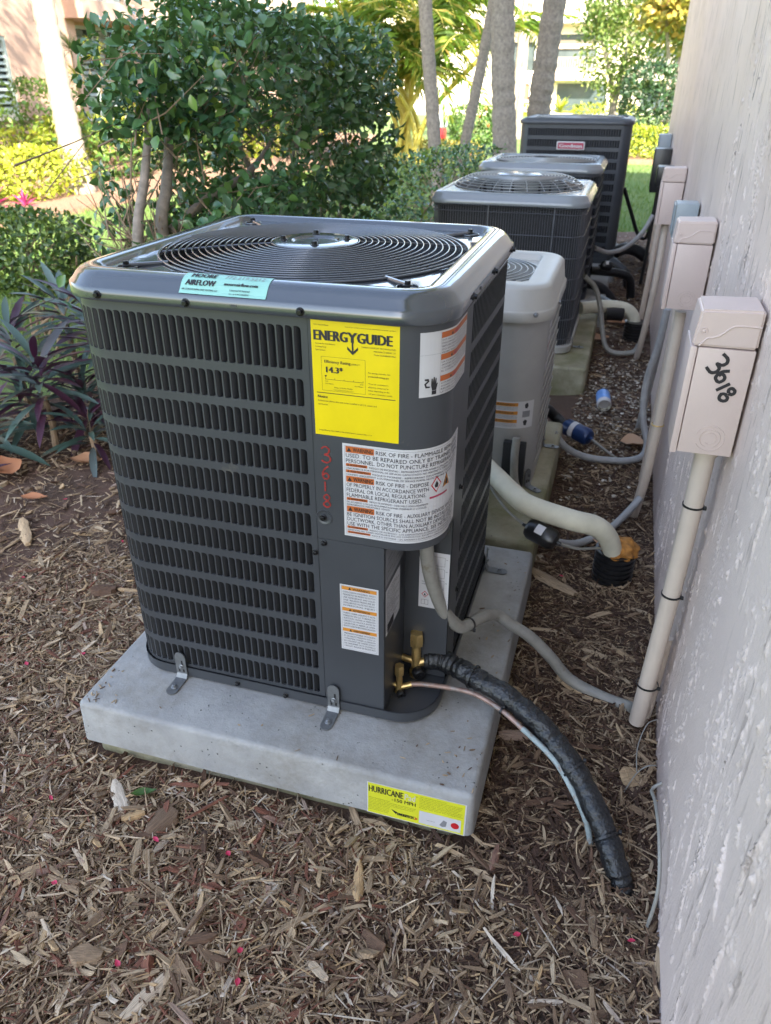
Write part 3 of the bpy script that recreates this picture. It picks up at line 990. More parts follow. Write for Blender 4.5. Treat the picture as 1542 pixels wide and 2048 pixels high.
chip_field('wood_mulch', 15000, -1.95, -0.004, -1.25, 0.6, 0.0075, 0.012, 0.020, 1.0)
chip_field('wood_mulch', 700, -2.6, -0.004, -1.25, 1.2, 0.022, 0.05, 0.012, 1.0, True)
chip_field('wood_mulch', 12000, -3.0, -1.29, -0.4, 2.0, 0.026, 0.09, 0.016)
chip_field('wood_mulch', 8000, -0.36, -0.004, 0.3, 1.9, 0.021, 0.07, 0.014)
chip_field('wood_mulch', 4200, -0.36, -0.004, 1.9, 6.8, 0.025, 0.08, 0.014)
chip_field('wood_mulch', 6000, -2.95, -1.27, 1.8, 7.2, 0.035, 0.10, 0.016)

# crumbs blown on to the new pad, and mulch pushed up round the pipes' entries
pp = [(random.choice((random.uniform(-1.27, -1.24), random.uniform(-1.27, -.38), random.uniform(-.45, -.375))), random.choice((random.uniform(-.375, -.26), random.uniform(-.375, .54))), .1115) for _ in range(90)]
pp = np.array([p for p in pp if not (-1.235 < p[0] < -.485 and p[1] > -.24)])
k = len(pp)
make_chips('pad_crumbs', pp, RNG.uniform(.003, .014, k), RNG.uniform(.0012, .003, k), RNG.uniform(.0008, .002, k), RNG.uniform(.1, .8, k), 0.03)
pp = []
for cx_, cy_, r_, n_ in ((-.068, -.385, .035, 150), (-.126, -.318, .02, 60), (-.050, .035, .03, 90), (-.13, .668, .065, 130)):
    for _ in range(n_):
        a_, q_ = random.uniform(0, 2 * PI), r_ + abs(random.gauss(0, .022))
        x_, y_ = cx_ + q_ * math.cos(a_), cy_ + q_ * math.sin(a_)
        if x_ < -.006: pp.append((x_, y_, bed_z(x_, y_) + random.uniform(.006, .026)))
pp = np.array(pp); k = len(pp)
make_chips('wood_mulch', pp, RNG.uniform(.012, .045, k), RNG.uniform(.002, .006, k), RNG.uniform(.001, .003, k), RNG.uniform(.05, .8, k), 0.35)

# white shell gravel between the slabs and the wall
k = 1350
pp = []
while len(pp) < k:
    y = random.choice((random.gauss(2.4, 0.5), random.gauss(6.3, 0.6), random.uniform(1.0, 6.9), random.gauss(2.2, 0.35)))
    x = random.uniform(-0.35, -0.005)
    if y < 0.95 or in_pad(x, y, 0.0) or y > 7.3: continue
    if y > 5.2: x = random.uniform(-0.9, 0.0)
    if in_pad(x, y, 0.0): continue
    pp.append((x, y, bed_z(x, y) + 0.008 + random.uniform(0, 0.012)))
pp = np.array(pp)
sv = np.array([(0, 0, .5), (0, 0, -.5), (.5, 0, 0), (-.5, 0, 0), (0, .5, 0), (0, -.5, 0), (.33, .33, .18), (-.33, .33, .2), (-.33, -.33, .2), (.33, -.33, .2)])
sf = np.array([(0, 2, 6), (0, 6, 4), (0, 4, 7), (0, 7, 3), (0, 3, 8), (0, 8, 5), (0, 5, 9), (0, 9, 2), (1, 4, 2), (1, 3, 4), (1, 5, 3), (1, 2, 5)])
d = unit(RNG.normal(0, 1, (k, 3)) * np.array([1, 1, 0.25]))
A = frames(pp, d, np.tile([0, 0, 1.0], (k, 1)) + RNG.normal(0, .2, (k, 3)), RNG.lognormal(math.log(.014), .4, k), RNG.lognormal(math.log(.011), .35, k))
A[:, :, 2] *= 0.4
scatter('shell_gravel', sv, sf, pp, A, 'shell', RNG.uniform(0, 1, k), kind='stuff')

# distinct bark pieces, leaves and petals lying on the mulch
def bark(label, x, y, L, W_, T_, yaw, mat_tint, lift=0.012, name='bark_piece', cat='bark piece'):
    mb = MB()
    n, ring = 7, []
    z = bed_z(x, y) + lift
    vs, fs = [], []
    for i in range(n):
        t = i / (n - 1) - 0.5
        w = W_ * (1 - (2 * abs(t)) ** 3 * 0.6) * random.uniform(0.8, 1.1)
        for j, (a, b) in enumerate(((-.5, 0), (-.3, .5), (.05, .62), (.35, .45), (.5, 0), (0, -.3))):
            px, py = t * L + random.gauss(0, L * .015), a * w + random.gauss(0, W_ * .05)
            vs.append((x + px * math.cos(yaw) - py * math.sin(yaw), y + px * math.sin(yaw) + py * math.cos(yaw), z + b * T_ * random.uniform(.8, 1.2)))
    for i in range(n - 1):
        for j in range(6):
            fs.append((i * 6 + j, (i + 1) * 6 + j, (i + 1) * 6 + (j + 1) % 6, i * 6 + (j + 1) % 6))
    fs += [tuple(range(6)), tuple((n - 1) * 6 + j for j in range(6))[::-1]]
    mb.add(vs, fs, 'chip')
    o = mb.build(name, None, label, cat, loc=(x, y, z), smooth=40, tint=[mat_tint] * len(vs))
    g = o.data.attributes.new('grain', 'FLOAT_VECTOR', 'POINT')
    ga = []
    for v in vs:
        dx, dy = v[0] - x, v[1] - y
        al, ac = dx * math.cos(yaw) + dy * math.sin(yaw), -dx * math.sin(yaw) + dy * math.cos(yaw)
        ga += [ac * 500 + x * 99, al * 26, v[2] * 300]
    g.data.foreach_set('vector', ga)
    return o
bark('bluish grey weathered wood splinter beside a green leaf in front of the pad', -1.125, -0.487, 0.115, 0.034, 0.012, -0.75, 0.93)
bark('flat square dark bark slab with a notched edge in front of the pad', -1.005, -0.515, 0.075, 0.060, 0.014, 1.3, 0.30)
bark('long split grey wood piece beside the black corrugated pipe', -0.315, 0.60, 0.20, 0.045, 0.014, -0.55, 0.60)
bark('pale broad wood splinter on the mulch at the left edge of the photo', -2.10, 0.40, 0.19, 0.045, 0.018, -0.8, 0.86)
bark('large pale pointed wood flake near the bottom edge of the photo', -0.84, -0.83, 0.10, 0.030, 0.008, 1.15, 0.90)
bark('rounded grey bark chunk near the lower left corner', -0.985, -0.80, 0.060, 0.045, 0.02, 0.3, 0.45)
bark('short brown bark roll right of the rounded grey bark chunk', -0.80, -0.72, 0.060, 0.028, 0.02, 0.5, 0.22)
bark('upright grey wood flake in the mulch below the pad sticker', -0.56, -0.53, 0.085, 0.024, 0.010, -1.3, 0.84)
bark('reddish brown bark chunk at the right side of the concrete pad', -0.325, -0.055, 0.075, 0.030, 0.022, 0.25, 0.97)
bark('pale cut wood strip lying at the bottom edge below the big unit', -0.58, -0.86, 0.085, 0.018, 0.008, 0.1, 0.88)
bark('dark bark lump on the mulch left of the concrete pad', -1.62, 0.17, 0.075, 0.055, 0.03, 0.4, 0.20)
bark('orange tan wood block leaning on the bluish grey splinter', -1.07, -0.52, 0.048, 0.024, 0.015, 0.6, 0.84)
bark('reddish vertical bark flake right of the sticker on the pad', -0.315, -0.40, 0.060, 0.017, 0.012, 1.5, 0.99)
bark('grey forked wood sliver beside the foot of the wall conduit', -0.19, 0.14, 0.13, 0.034, 0.012, -0.5, 0.78)
bark('thin bare stick reaching from the mulch to the left corner of the unit', -1.62, 0.86, 0.30, 0.011, 0.010, -0.45, 0.85, 0.02, 'dry_stick', 'stick')

def dry_leaf(label, x, y, L, W_, yaw, tint, z=None, mat='dry_leaf', cat='fallen leaf', group=None, name='fallen_leaf'):
    mb = MB()
    zz = (bed_z(x, y) + 0.022) if z is None else z
    vs, fs = [], []
    ws = [0.0, 0.62, 0.95, 1.0, 0.82, 0.45, 0.05]
    for i, w in enumerate(ws):
        t = i / 6 - 0.5
        for a in (-1, -.5, 0, .5, 1):
            px, py = t * L, a * w * W_ / 2
            h = 0.16 * L * abs(t) ** 2 * 2 + 0.22 * W_ * (a * w) ** 2 + random.gauss(0, .012 * L)
            vs.append((x + px * math.cos(yaw) - py * math.sin(yaw), y + px * math.sin(yaw) + py * math.cos(yaw), zz + h))
    for i in range(6):
        for j in range(4):
            a = i * 5 + j
            fs.append((a, a + 5, a + 6, a + 1))
    mb.add(vs, fs, mat)
    return mb.build(name, None, label, cat, group, loc=(x, y, zz), smooth=80, tint=[tint] * len(vs))
dry_leaf('large pale pinkish dry leaf under the looping gray conduit', -0.075, 1.70, 0.12, 0.11, 0.2, 0.75)
dry_leaf('tan dry leaf on the gravel beside the third slab', -0.285, 3.25, 0.13, 0.11, 0.9, 0.8)
dry_leaf('brownish pink dry leaf behind the far corrugated pipe', -0.20, 3.62, 0.16, 0.10, 0.1, 0.55)
dry_leaf('rust brown fallen leaf under the purple plants beside the unit corner', -1.98, 0.93, 0.17, 0.11, 0.5, 0.1, -0.0)
dry_leaf('orange brown fallen leaf behind the rust brown one at the unit corner', -1.98, 1.12, 0.19, 0.12, 2.2, 0.35, 0.02)
dry_leaf('terracotta fallen leaf tucked under the strap leaves at left', -2.22, 0.92, 0.14, 0.09, 0.2, 0.2, -0.015)
dry_leaf('brown curled leaf under the leftmost strap leaved plant', -2.46, 0.74, 0.20, 0.12, 2.5, 0.02, 0.0)
dry_leaf('small ochre leaf on the mulch below the leftmost plant', -2.22, 0.60, 0.10, 0.05, 0.3, 0.9)
dry_leaf('fresh green leaf beside the bluish grey wood splinter', -1.08, -0.463, 0.055, 0.022, 0.5, 0.3, mat='leaf_green')
dry_leaf('tan dry leaf curled beside the looping conduit in front of the wall', -0.12, 0.80, 0.17, 0.035, -0.4, 0.95)
for (x, y) in ((-1.27, -0.53), (-1.13, -0.70), (-0.72, -0.72), (-0.70, -0.77), (-0.99, -0.56), (-0.83, -0.55), (-1.9, 0.15), (-1.72, 0.42), (-2.1, 0.62), (-1.55, 0.3), (-1.5, -0.1), (-1.62, -0.18), (-0.05, -0.50), (-0.92, -0.80), (-0.25, -0.55), (-0.28, 0.62)):
    dry_leaf('small crushed red flower petal lying on the brown mulch', x, y, random.uniform(.012, .02), random.uniform(.006, .012), random.uniform(0, 6), random.random(), bed_z(x, y) + 0.02, 'petal', 'petal', 'red petals scattered on the mulch', 'flower_petal')

# grass blades on the visible lawn
k = 42000
gx, gyy = RNG.uniform(-7.2, 0.4, k * 2), 2.0 + 15 * RNG.beta(1.0, 1.6, k * 2)
ok = [(x < bed_edge(y) - 0.02 if y < 7.6 else x > -6.2) for x, y in zip(gx, gyy)]
gx, gyy = gx[ok][:k], gyy[ok][:k]
k = len(gx)
pg = np.stack([gx, gyy, np.full(k, -0.075)], 1)
dd = np.stack([RNG.normal(0, .35, k), RNG.normal(0, .35, k), np.ones(k)], 1)
gv = np.array([(-.5, 0, 0), (.5, 0, 0), (.3, .6, .05), (0, 1, .2)])
gf = np.array([(0, 1, 2), (0, 2, 3)])
A = frames(pg, dd, RNG.normal(0, 1, (k, 3)), RNG.uniform(.04, .085, k), RNG.uniform(.004, .009, k))
scatter('lawn_grass', gv, gf, pg, A, 'grass', RNG.uniform(0, 1, k), kind='stuff')

# ------------------------------------------------------------------ the house whose wall stands at the right
house = thing('house', 'pinkish stucco house wall with torn trowel texture along the right side', 'house', (5.5, 0, -0.1))
Y0, Y1, Z0, Z1 = -0.85, 1.05, -0.1, 1.85
ny_, nz_ = 720, 440
hy = np.linspace(Y0, Y1, ny_); hz = np.linspace(Z0, Z1, nz_)
H = np.zeros((nz_, ny_))
rg = np.random.default_rng(5)
def stroke(y, z, L, w, h, lean):
    """one raised, torn trowel ridge"""
    i0, i1 = np.searchsorted(hz, [z - L / 2, z + L / 2])
    wob, ph = rg.normal(0, .004), rg.uniform(0, 6)
    for i in range(max(i0, 1), min(i1, nz_ - 1)):
        t = (hz[i] - z) / L
        yc = y + lean * t * L + wob * math.sin(t * 9 + ph) + rg.normal(0, .0012)
        a = (1 - (2 * abs(t)) ** 2) * h * rg.uniform(.45, 1.1)
        j0, j1 = np.searchsorted(hy, [yc - 3 * w, yc + 3 * w])
        if j1 <= j0: continue
        dy = hy[j0:j1] - yc
        H[i, j0:j1] = np.maximum(H[i, j0:j1], a * np.exp(-(dy / w) ** 2)) - 0.3 * a * np.exp(-((dy - 1.8 * w) / w) ** 2)
for c in range(150):
    cy, cz = rg.uniform(Y0, Y1), rg.uniform(Z0, Z1)
    sp = rg.uniform(.5, 1.5)
    for _ in range(rg.integers(4, 26)):
        q = rg.normal(0, .085 * sp)
        stroke(cy + rg.normal(0, .018 * sp) + .12 * q, cz + q, rg.uniform(.008, .035), rg.uniform(.0016, .0036), rg.uniform(.0025, .0065), rg.normal(.12, .25))
for _ in range(150):
    stroke(rg.uniform(Y0, Y1), rg.uniform(Z0, Z1), rg.uniform(.04, .22), rg.uniform(.0018, .0030), rg.uniform(.002, .0050), rg.normal(.08, .08))
for _ in range(14):
    stroke(rg.uniform(Y0, Y1), rg.uniform(Z0, Z1), rg.uniform(.08, .22), rg.uniform(.0025, .0045), rg.uniform(.005, .009), rg.normal(.1, .15))
for c in range(26):
    cy, cz, r_ = rg.uniform(Y0, Y1), rg.uniform(Z0, Z1), rg.uniform(.04, .12)
    for _ in range(90):
        q, a = rg.normal(0, 1.2), rg.normal(0, .35)
        stroke(cy + r_ * a + .1 * q * r_, cz + r_ * q, rg.uniform(.005, .014), rg.uniform(.0014, .0028), rg.uniform(.0015, .0042), 0)
fy = np.clip(np.minimum(hy - Y0, Y1 - hy) / 0.05, 0, 1)
fz = np.clip(np.minimum(hz - Z0, Z1 - hz) / 0.05, 0, 1)
H *= fy[None, :] * fz[:, None]
YY, ZZ = np.meshgrid(hy, hz)
V = np.stack([-H, YY, ZZ], 2).reshape(-1, 3)
ii = np.arange(nz_ - 1)[:, None] * ny_ + np.arange(ny_ - 1)[None]
F = np.stack([ii, ii + ny_, ii + ny_ + 1, ii + 1], 2).reshape(-1, 4)
big_mesh('stucco_wall', V, F, 'stucco', parent=house, smooth=True)
WY0, WY1, WZ = -7.0, 6.45, 6.6
mb = MB()
for (a, b, c, d) in ((WY0, Y0, Z0, WZ), (Y0, Y1, Z1, WZ)):
    mb.add([(0, a, c), (0, b, c), (0, b, d), (0, a, d)], [(0, 3, 2, 1)], 'stucco')
# far stretch with a softened outer corner
n = 40
cs = [(0, Y1)] + [(0, Y1 + (WY1 - 0.03 - Y1) * i / n) for i in range(1, n + 1)] + [(0.03 - 0.03 * math.cos(t), WY1 - 0.03 + 0.03 * math.sin(t)) for t in (0.4, 0.8, 1.2, PI / 2)] + [(11, WY1), (11, WY0), (0, WY0)]
vs = [(x, y, z) for x, y in cs for z in (Z0, WZ)]
mb.add(vs, [(2 * i, 2 * i + 1, 2 * i + 3, 2 * i + 2) for i in range(len(cs) - 1)], 'stucco')
mb.build('wall', house)
mb = MB()
ov = 0.6
e = [(-ov, WY0 - ov), (11 + ov, WY0 - ov), (11 + ov, WY1 + ov), (-ov, WY1 + ov)]
vs = [(x, y, WZ) for x, y in e] + [(x, y, WZ + 0.18) for x, y in e] + [(5.5, WY0 + 5, 8.6), (5.5, WY1 - 5, 8.6)]
mb.add(vs, [(3, 2, 1, 0), (0, 1, 5, 4), (1, 2, 6, 5), (2, 3, 7, 6), (3, 0, 4, 7), (4, 5, 8), (5, 6, 9, 8), (6, 7, 9), (7, 4, 8, 9)], 'roof_tile')
mb.build('roof', house)  # unseen roof; eave height and overhang shaped to set the shadow edge

# ------------------------------------------------------------------ apartment block across the lawn (left)
apt = thing('apartment_building', 'pink stucco apartment block with shuttered windows and balcony, left beyond the hedge', 'building', (-14, 14, -0.1))
FX, RX = -11.0, -11.35
mb = MB()
def wall_x(x, y0, y1, z0, z1, holes, th=0.3):
    """wall facing +X with rectangular holes [(y0,y1,z0,z1)], built as butted blocks"""
    ysn = sorted({y0, y1} | {h[0] for h in holes} | {h[1] for h in holes})
    for a, b in zip(ysn[:-1], ysn[1:]):
        z = z0
        hs = sorted([h for h in holes if h[0] <= a and h[1] >= b], key=lambda q: q[2])
        for h in hs:
            if h[2] > z: mb.box((x - th, a, z), (x, b, h[2]), 'pink_stucco')
            z = h[3]
        if z < z1: mb.box((x - th, a, z), (x, b, z1), 'pink_stucco')
wall_x(FX, 4.0, 13.15, -0.1, 6.2, [(9.4, 11.45, 0.86, 2.05), (9.4, 11.45, 3.6, 4.9)])
wall_x(RX, 13.15, 27.0, -0.1, 6.2, [(13.55, 15.4, 0.75, 2.36), (17.5, 19.5, 0.75, 2.36), (14.2, 16.0, 2.85, 4.9), (20.5, 22.5, 2.85, 4.9)])
mb.box((FX - 0.30, 13.151, -0.1), (FX, 13.45, 2.42), 'pink_stucco')
mb.build('wall', apt)
def window(y0, y1, z0, z1, x, slats=True):
    w = MB(); t = 0.06
    w.box((x - .09, y0, z0), (x - .02, y0 + t, z1), 'shutter'); w.box((x - .09, y1 - t, z0), (x - .02, y1, z1), 'shutter')
    w.box((x - .09, y0 + t, z0), (x - .02, y1 - t, z0 + t), 'shutter'); w.box((x - .09, y0 + t, z1 - t), (x - .02, y1 - t, z1), 'shutter')
    w.box((x - .085, (y0 + y1) / 2 - .03, z0 + t), (x - .022, (y0 + y1) / 2 + .03, z1 - t), 'shutter')
    f = w.build('window', apt)
    g = MB(); g.box((x - .15, y0 + .01, z0 + .01), (x - .12, y1 - .01, z1 - .01), 'glass_dark'); g.build('pane', f)
    s_ = MB(); s_.box((x - .1, y0 - .08, z0 - .10), (x + .06, y1 + .08, z0 - .002), 'trim'); s_.build('sill', f)
    if slats:
        me = None
        n = int((z1 - z0 - 2 * t) / 0.10)
        for i in range(n):
            zz = z0 + t + 0.05 + 0.10 * i
            if me is None:
                q = MB(); q.box((x - .1, y0 + t, zz - .032), (x - .03, y1 - t, zz - .02), 'shutter', rot=Matrix.Rotation(0.75, 3, 'Y'))
                o = q.build('shutter_slat', f); me = o.data; zz0 = zz
            else:
                o2 = bpy.data.objects.new('shutter_slat', me); COL.objects.link(o2); o2.parent = f; o2.location = (0, 0, zz - zz0)
window(9.4, 11.45, 0.86, 2.05, FX); window(13.55, 15.4, 0.75, 2.36, RX); window(17.5, 19.5, 0.75, 2.36, RX)
window(14.2, 16.0, 2.85, 4.9, RX, False); window(20.5, 22.5, 2.85, 4.9, RX, False); window(9.4, 11.45, 3.6, 4.9, FX)
mb = MB(); mb.box((RX + .002, 13.152, 2.42), (-10.55, 24.5, 2.72), 'pink_stucco'); mb.build('balcony_slab', apt)
mb = MB()
mb.box((-10.66, 13.2, 2.86), (-10.6, 24.4, 2.92), 'rail'); mb.box((-10.67, 13.2, 3.62), (-10.58, 24.4, 3.70), 'rail')
for i in range(9): mb.box((-10.67, 13.2 + 1.39 * i, 2.72), (-10.59, 13.28 + 1.39 * i, 3.62), 'rail')
mb.build('railing', apt)
mb = MB()
for i in range(100): mb.box((-10.645, 13.3 + 0.11 * i, 2.92), (-10.615, 13.345 + 0.11 * i, 3.62), 'rail')
mb.build('balusters', apt, kind='stuff')
mb = MB()
mb.add([(-10.4, 3.4, 6.2), (-10.4, 27.6, 6.2), (-10.4, 27.6, 6.4), (-10.4, 3.4, 6.4), (-20, 3.4, 6.2), (-20, 27.6, 6.2), (-15, 8, 9), (-15, 23, 9)],
       [(0, 1, 2, 3), (3, 2, 7, 6), (0, 4, 5, 1), (3, 6, 4, 0), (2, 1, 5, 7), (4, 6, 7, 5)], 'roof_tile')
mb.build('roof', apt)

# ------------------------------------------------------------------ sunlit cream building at the far end
far = thing('cream_building', 'sunlit cream two storey building behind the palm trunks at the far end', 'building', (-4, 52, -0.1))
mb = MB()
def wall_y(y, x0, x1, z0, z1, holes, th=0.35):
    xsn = sorted({x0, x1} | {h[0] for h in holes} | {h[1] for h in holes})
    for a, b in zip(xsn[:-1], xsn[1:]):
        z = z0
        for h in sorted([h for h in holes if h[0] <= a and h[1] >= b], key=lambda q: q[2]):
            if h[2] > z: mb.box((a, y, z), (b, y + th, h[2]), 'cream_stucco')
            z = h[3]
        if z < z1: mb.box((a, y, z), (b, y + th, z1), 'cream_stucco')
HOL = [(-5.35, -3.0, 2.15, 3.85), (-5.1, -2.2, -0.05, 1.52), (-7.75, -6.35, 2.05, 3.5), (-7.35, -6.5, 0.6, 1.5), (-0.5, 2.0, 2.15, 3.85), (-0.5, 2.0, -0.05, 1.52)]
wall_y(48, -8.4, 12, -0.1, 4.2, HOL)
wall_y(44, -14.5, -8.4, -0.1, 5.4, [])
mb.box((-8.75, 44.36, -0.1), (-8.4, 48, 5.4), 'cream_stucco')
mb.build('wall', far)
for (a, b, c, d) in HOL:
    w = MB()
    t = .08
    w.box((a, 48.04, c), (a + t, 48.14, d), 'trim'); w.box((b - t, 48.04, c), (b, 48.14, d), 'trim'); w.box((a + t, 48.04, d - t), (b - t, 48.14, d), 'trim')
    f = w.build('window', far)
    g = MB(); g.box((a + .01, 48.2, c + .01), (b - .01, 48.24, d - .01), 'glass_dark'); g.build('pane', f)
    if (b - a) < 1: 
        g = MB(); g.box((a + t, 48.15, c + .02), (b - t, 48.17, d - t), 'brown_blind'); g.build('blind', f)
    if b - a > 2 and c > 1:
        g = MB(); g.box((a + t, 48.06, d - .75), (b - t, 48.12, d - .35), 'tan_trim'); g.build('shade_panel', f)
mb = MB()
for (a, b) in ((-5.7, -2.6), (-0.9, 2.4)):
    mb.box((a, 47.2, 1.58), (b, 47.998, 1.78), 'cream_stucco')
mb.build('balcony_slab', far)
mb = MB()
for (a, b) in ((-5.7, -2.6), (-0.9, 2.4)):
    mb.box((a, 47.25, 2.62), (b, 47.31, 2.68), 'rail')
    for i in range(int((b - a) / .13)): mb.box((a + .13 * i, 47.26, 1.78), (a + .13 * i + .04, 47.3, 2.62), 'rail')
mb.build('balcony_railing', far, kind='stuff')
mb = MB()
mb.add([(-9, 47.2, 4.2), (12, 47.2, 4.2), (12, 47.2, 4.38), (-9, 47.2, 4.38), (-9, 58, 9.5), (12, 58, 9.5), (-9, 58, 4.2), (12, 58, 4.2)], [(0, 1, 2, 3), (3, 2, 5, 4), (0, 6, 7, 1), (0, 3, 4, 6), (1, 7, 5, 2)], 'roof_tile')
mb.add([(-15, 43.3, 5.4), (-8.39, 43.3, 5.4), (-8.39, 43.3, 5.6), (-15, 43.3, 5.6), (-15, 54, 9.5), (-8.39, 54, 9.5)], [(0, 1, 2, 3), (3, 2, 5, 4)], 'roof_tile')
mb.build('roof', far)
mb = MB(); mb.box((-9, 47.05, 4.24), (12, 47.198, 4.40), 'trim'); mb.build('gutter', far)
# ------------------------------------------------------------------ concrete slabs
def slab(name, label, x0, x1, y0, y1, z0, z1, mat, r=0.02, soft=0.015, parent=None):
    mb = MB()
    rr = RR(x0, x1, y0, y1, r)
    rr_shell(mb, rr, [(-0.004, z0), (0, z1 - soft), (soft * .3, z1 - soft * .3), (soft, z1)], mat, 64)
    return mb.build(name, parent, label, 'concrete slab', loc=((x0 + x1) / 2, (y0 + y1) / 2, z0), smooth=50)
padt = thing('concrete_pad', 'new light grey concrete pad with yellow sticker under the front air conditioner', 'concrete slab', (-0.825, 0.09, 0))
mb = MB()
rr_shell(mb, RR(-1.2816, -0.3684, -0.3819, 0.5597, 0.014), [(-0.004, 0), (0, 0.099), (0.0015, 0.1045), (0.005, 0.1085), (0.011, 0.110)], 'pad', 64)
mb.build('slab', padt, smooth=50)
st = Sticker(flat((-0.589, -0.3829, 0.0875), (1, 0, 0.0), (0, -.0404, -.9992), (0, -1, .04)))
W_, H_ = 0.208, 0.088
st.rect(0, 0, W_, H_, 'label_white', -1)
st.rect(.002, .002, W_ - .003, H_ - .002, 'label_lime', 0)
st.text(.004, .0255, 'HURRICANE', .0175, width=.073, bold=.021)
st.text(.0805, .0255, 'Pad', .0165, 'label_white', width=.022, bold=.01)
st.text(.103, .0115, 'TM', .0025)
st.text(.053, .0275 + .0105, '=', .006); st.text(.0595, .0385, '150 MPH', .0095, width=.0445, bold=.021)
for i in range(9):
    st.text(.004, .043 + .0042 * i, ('INSTALLATION INSTRUCTIONS', 'Level and compact the ground under the pad before placing', 'Secure the unit to the pad with approved clip hardware', 'Read the rating guide before the final installation here', 'Follow local codes when placing pads', 'Fasten every clip with two screws', 'Keep the pad clear of loose soil', 'Do not exceed the pad load', 'Check each anchor yearly')[i], .0019, width=(.045, .10, .098, .095, .046, .045, .044, .043, .042)[i])
st.text(.066, .0755, 'DIVERSITECH', .0075, width=.034, bold=.03)
st.poly([(.052, .062), (.066, .068), (.063, .0745), (.056, .067)], 'label_black')
st.poly([(.099, .079), (.110, .0735), (.101, .067), (.105, .0735)], 'label_red')
st.rect(.109, .002, .1095, H_ - .002, 'label_yellow', 1)
for i in range(8):
    st.text(.112, .0085 + .0043 * i, ('WIND LOAD RATING AND CERTIFICATION', 'High velocity wind zone approved with the clip kit', 'Rating based on the equipment size and weight', 'Florida approval number on the end of the pad', 'See the instruction sheet for clip placement', 'Use only clips supplied for this pad', 'Made for outdoor cooling equipment', 'Keep this label for inspection')[i], .0019, width=(.055, .088, .086, .084, .08, .088, .086, .09)[i])
st.rect(.112, .0465, .199, .082, 'label_white', 1)
st.poly([(.155, .073), (.163, .057), (.1705, .060), (.1685, .074), (.161, .077)], 'label_dark', 2)
st.text(.128, .0695, 'Vapor Barrier', .0022, layer=2)
cx, cy = .187, .0655
st.poly([(cx + .0085 * math.cos(2 * PI * i / 28), cy + .0085 * math.sin(2 * PI * i / 28)) for i in range(28)][::-1], 'label_red', 2)
st.build('pad_sticker', padt, smooth=0)
slab('old_slab', 'old yellowish mossy slab showing under the new concrete pad', -1.268, -0.402, -0.362, 0.545, -0.14, -0.003, 'old_pad', .02, .006)
slab('mossy_slab', 'old mossy slab under the small silver air conditioner', -1.10, -0.373, 0.605, 1.60, -0.14, 0.112, 'old_pad')
slab('mossy_slab', 'old mossy slab under the wire grille air conditioner', -1.25, -0.325, 2.31, 3.40, -0.14, 0.112, 'old_pad')
slab('gray_slab', 'grey slab under the charcoal air conditioner beside the tallest unit', -1.25, -0.30, 3.58, 4.62, -0.14, 0.10, 'pad')
slab('gray_slab', 'grey slab under the tall farthest air conditioner', -1.2, -0.27, 4.9, 5.95, -0.14, 0.10, 'pad')

# ------------------------------------------------------------------ cover with a round fan opening
def fan_cover(root, rr, zl, zt, R, mat, lip=0.022, rim=0.055, name='top_cover', recess=0.012):
    cx, cy = (rr.x0 + rr.x1) / 2, (rr.y0 + rr.y1) / 2
    mb = MB()
    prof = [(0.010, zl - .002), (0.0, zl), (-.001, zl + .003), (-.001, zl + lip), (0.002, zl + lip + .003), (0.006, zl + lip + .006),
            (0.014, zt - .012), (0.022, zt - .005), (0.030, zt - .0015), (0.038, zt), (rim, zt - .0005), (rim + .006, zt - .003), (rim + .013, zt - recess)]
    vs, fs = [], []
    for d, z in prof:
        vs += [(x, y, z) for x, y in rr.ring(d, 64)]
    k = len(rr.ring(0, 64))
    # pressed recess falls to the round opening
    inn = rr.ring(rim + .013, 64)
    for t, z in ((0.5, zt - recess - .001), (1.0, zt - recess)):
        for x, y in inn:
            a = math.atan2(y - cy, x - cx)
            ox, oy = cx + R * math.cos(a), cy + R * math.sin(a)
            vs.append((x + (ox - x) * t, y + (oy - y) * t, z))
    for dz in (.012, .10):
        for x, y in inn:
            a = math.atan2(y - cy, x - cx)
            vs.append((cx + (R - .004) * math.cos(a), cy + (R - .004) * math.sin(a), zt - recess - dz))
    n = len(vs) // k
    for i in range(n - 1):
        for j in range(k):
            fs.append((i * k + j, i * k + (j + 1) % k, (i + 1) * k + (j + 1) % k, (i + 1) * k + j))
    mb.add(vs, fs, mat)
    return mb.build(name, root, smooth=48)

def fan_inside(root, c, R, zt, mat='interior', blade='dark_unit'):
    mb = MB()
    mb.lathe([(R * .98, zt - .36), (R * .99, zt - .02)], (c[0], c[1], 0), mat, 40)
    # open tube: remove the top cap so that the fan can be seen
    mb.f.pop(); mb.m.pop()
    mb.build('fan_shroud', root)
    for k in range(3):
        mb = MB()
        a0 = k * 2 * PI / 3 + 0.5
        vs = []
        for i in range(7):
            rr_ = R * (0.22 + 0.72 * i / 6)
            for t in (-.42, 0, .42):
                a = a0 + t * (0.7 + 0.3 * i / 6)
                vs.append((c[0] + rr_ * math.cos(a), c[1] + rr_ * math.sin(a), zt - .12 + t * .13))
        fs = [(i * 3 + j, i * 3 + 3 + j, i * 3 + 4 + j, i * 3 + 1 + j) for i in range(6) for j in (0, 1)]
        mb.add(vs, fs, blade)
        mb.build('fan_blade', root, smooth=60)
    mb = MB(); mb.lathe([(R * .22, zt - .17), (R * .22, zt - .075), (R * .18, zt - .068)], (c[0], c[1], 0), blade, 24); mb.build('fan_motor', root)

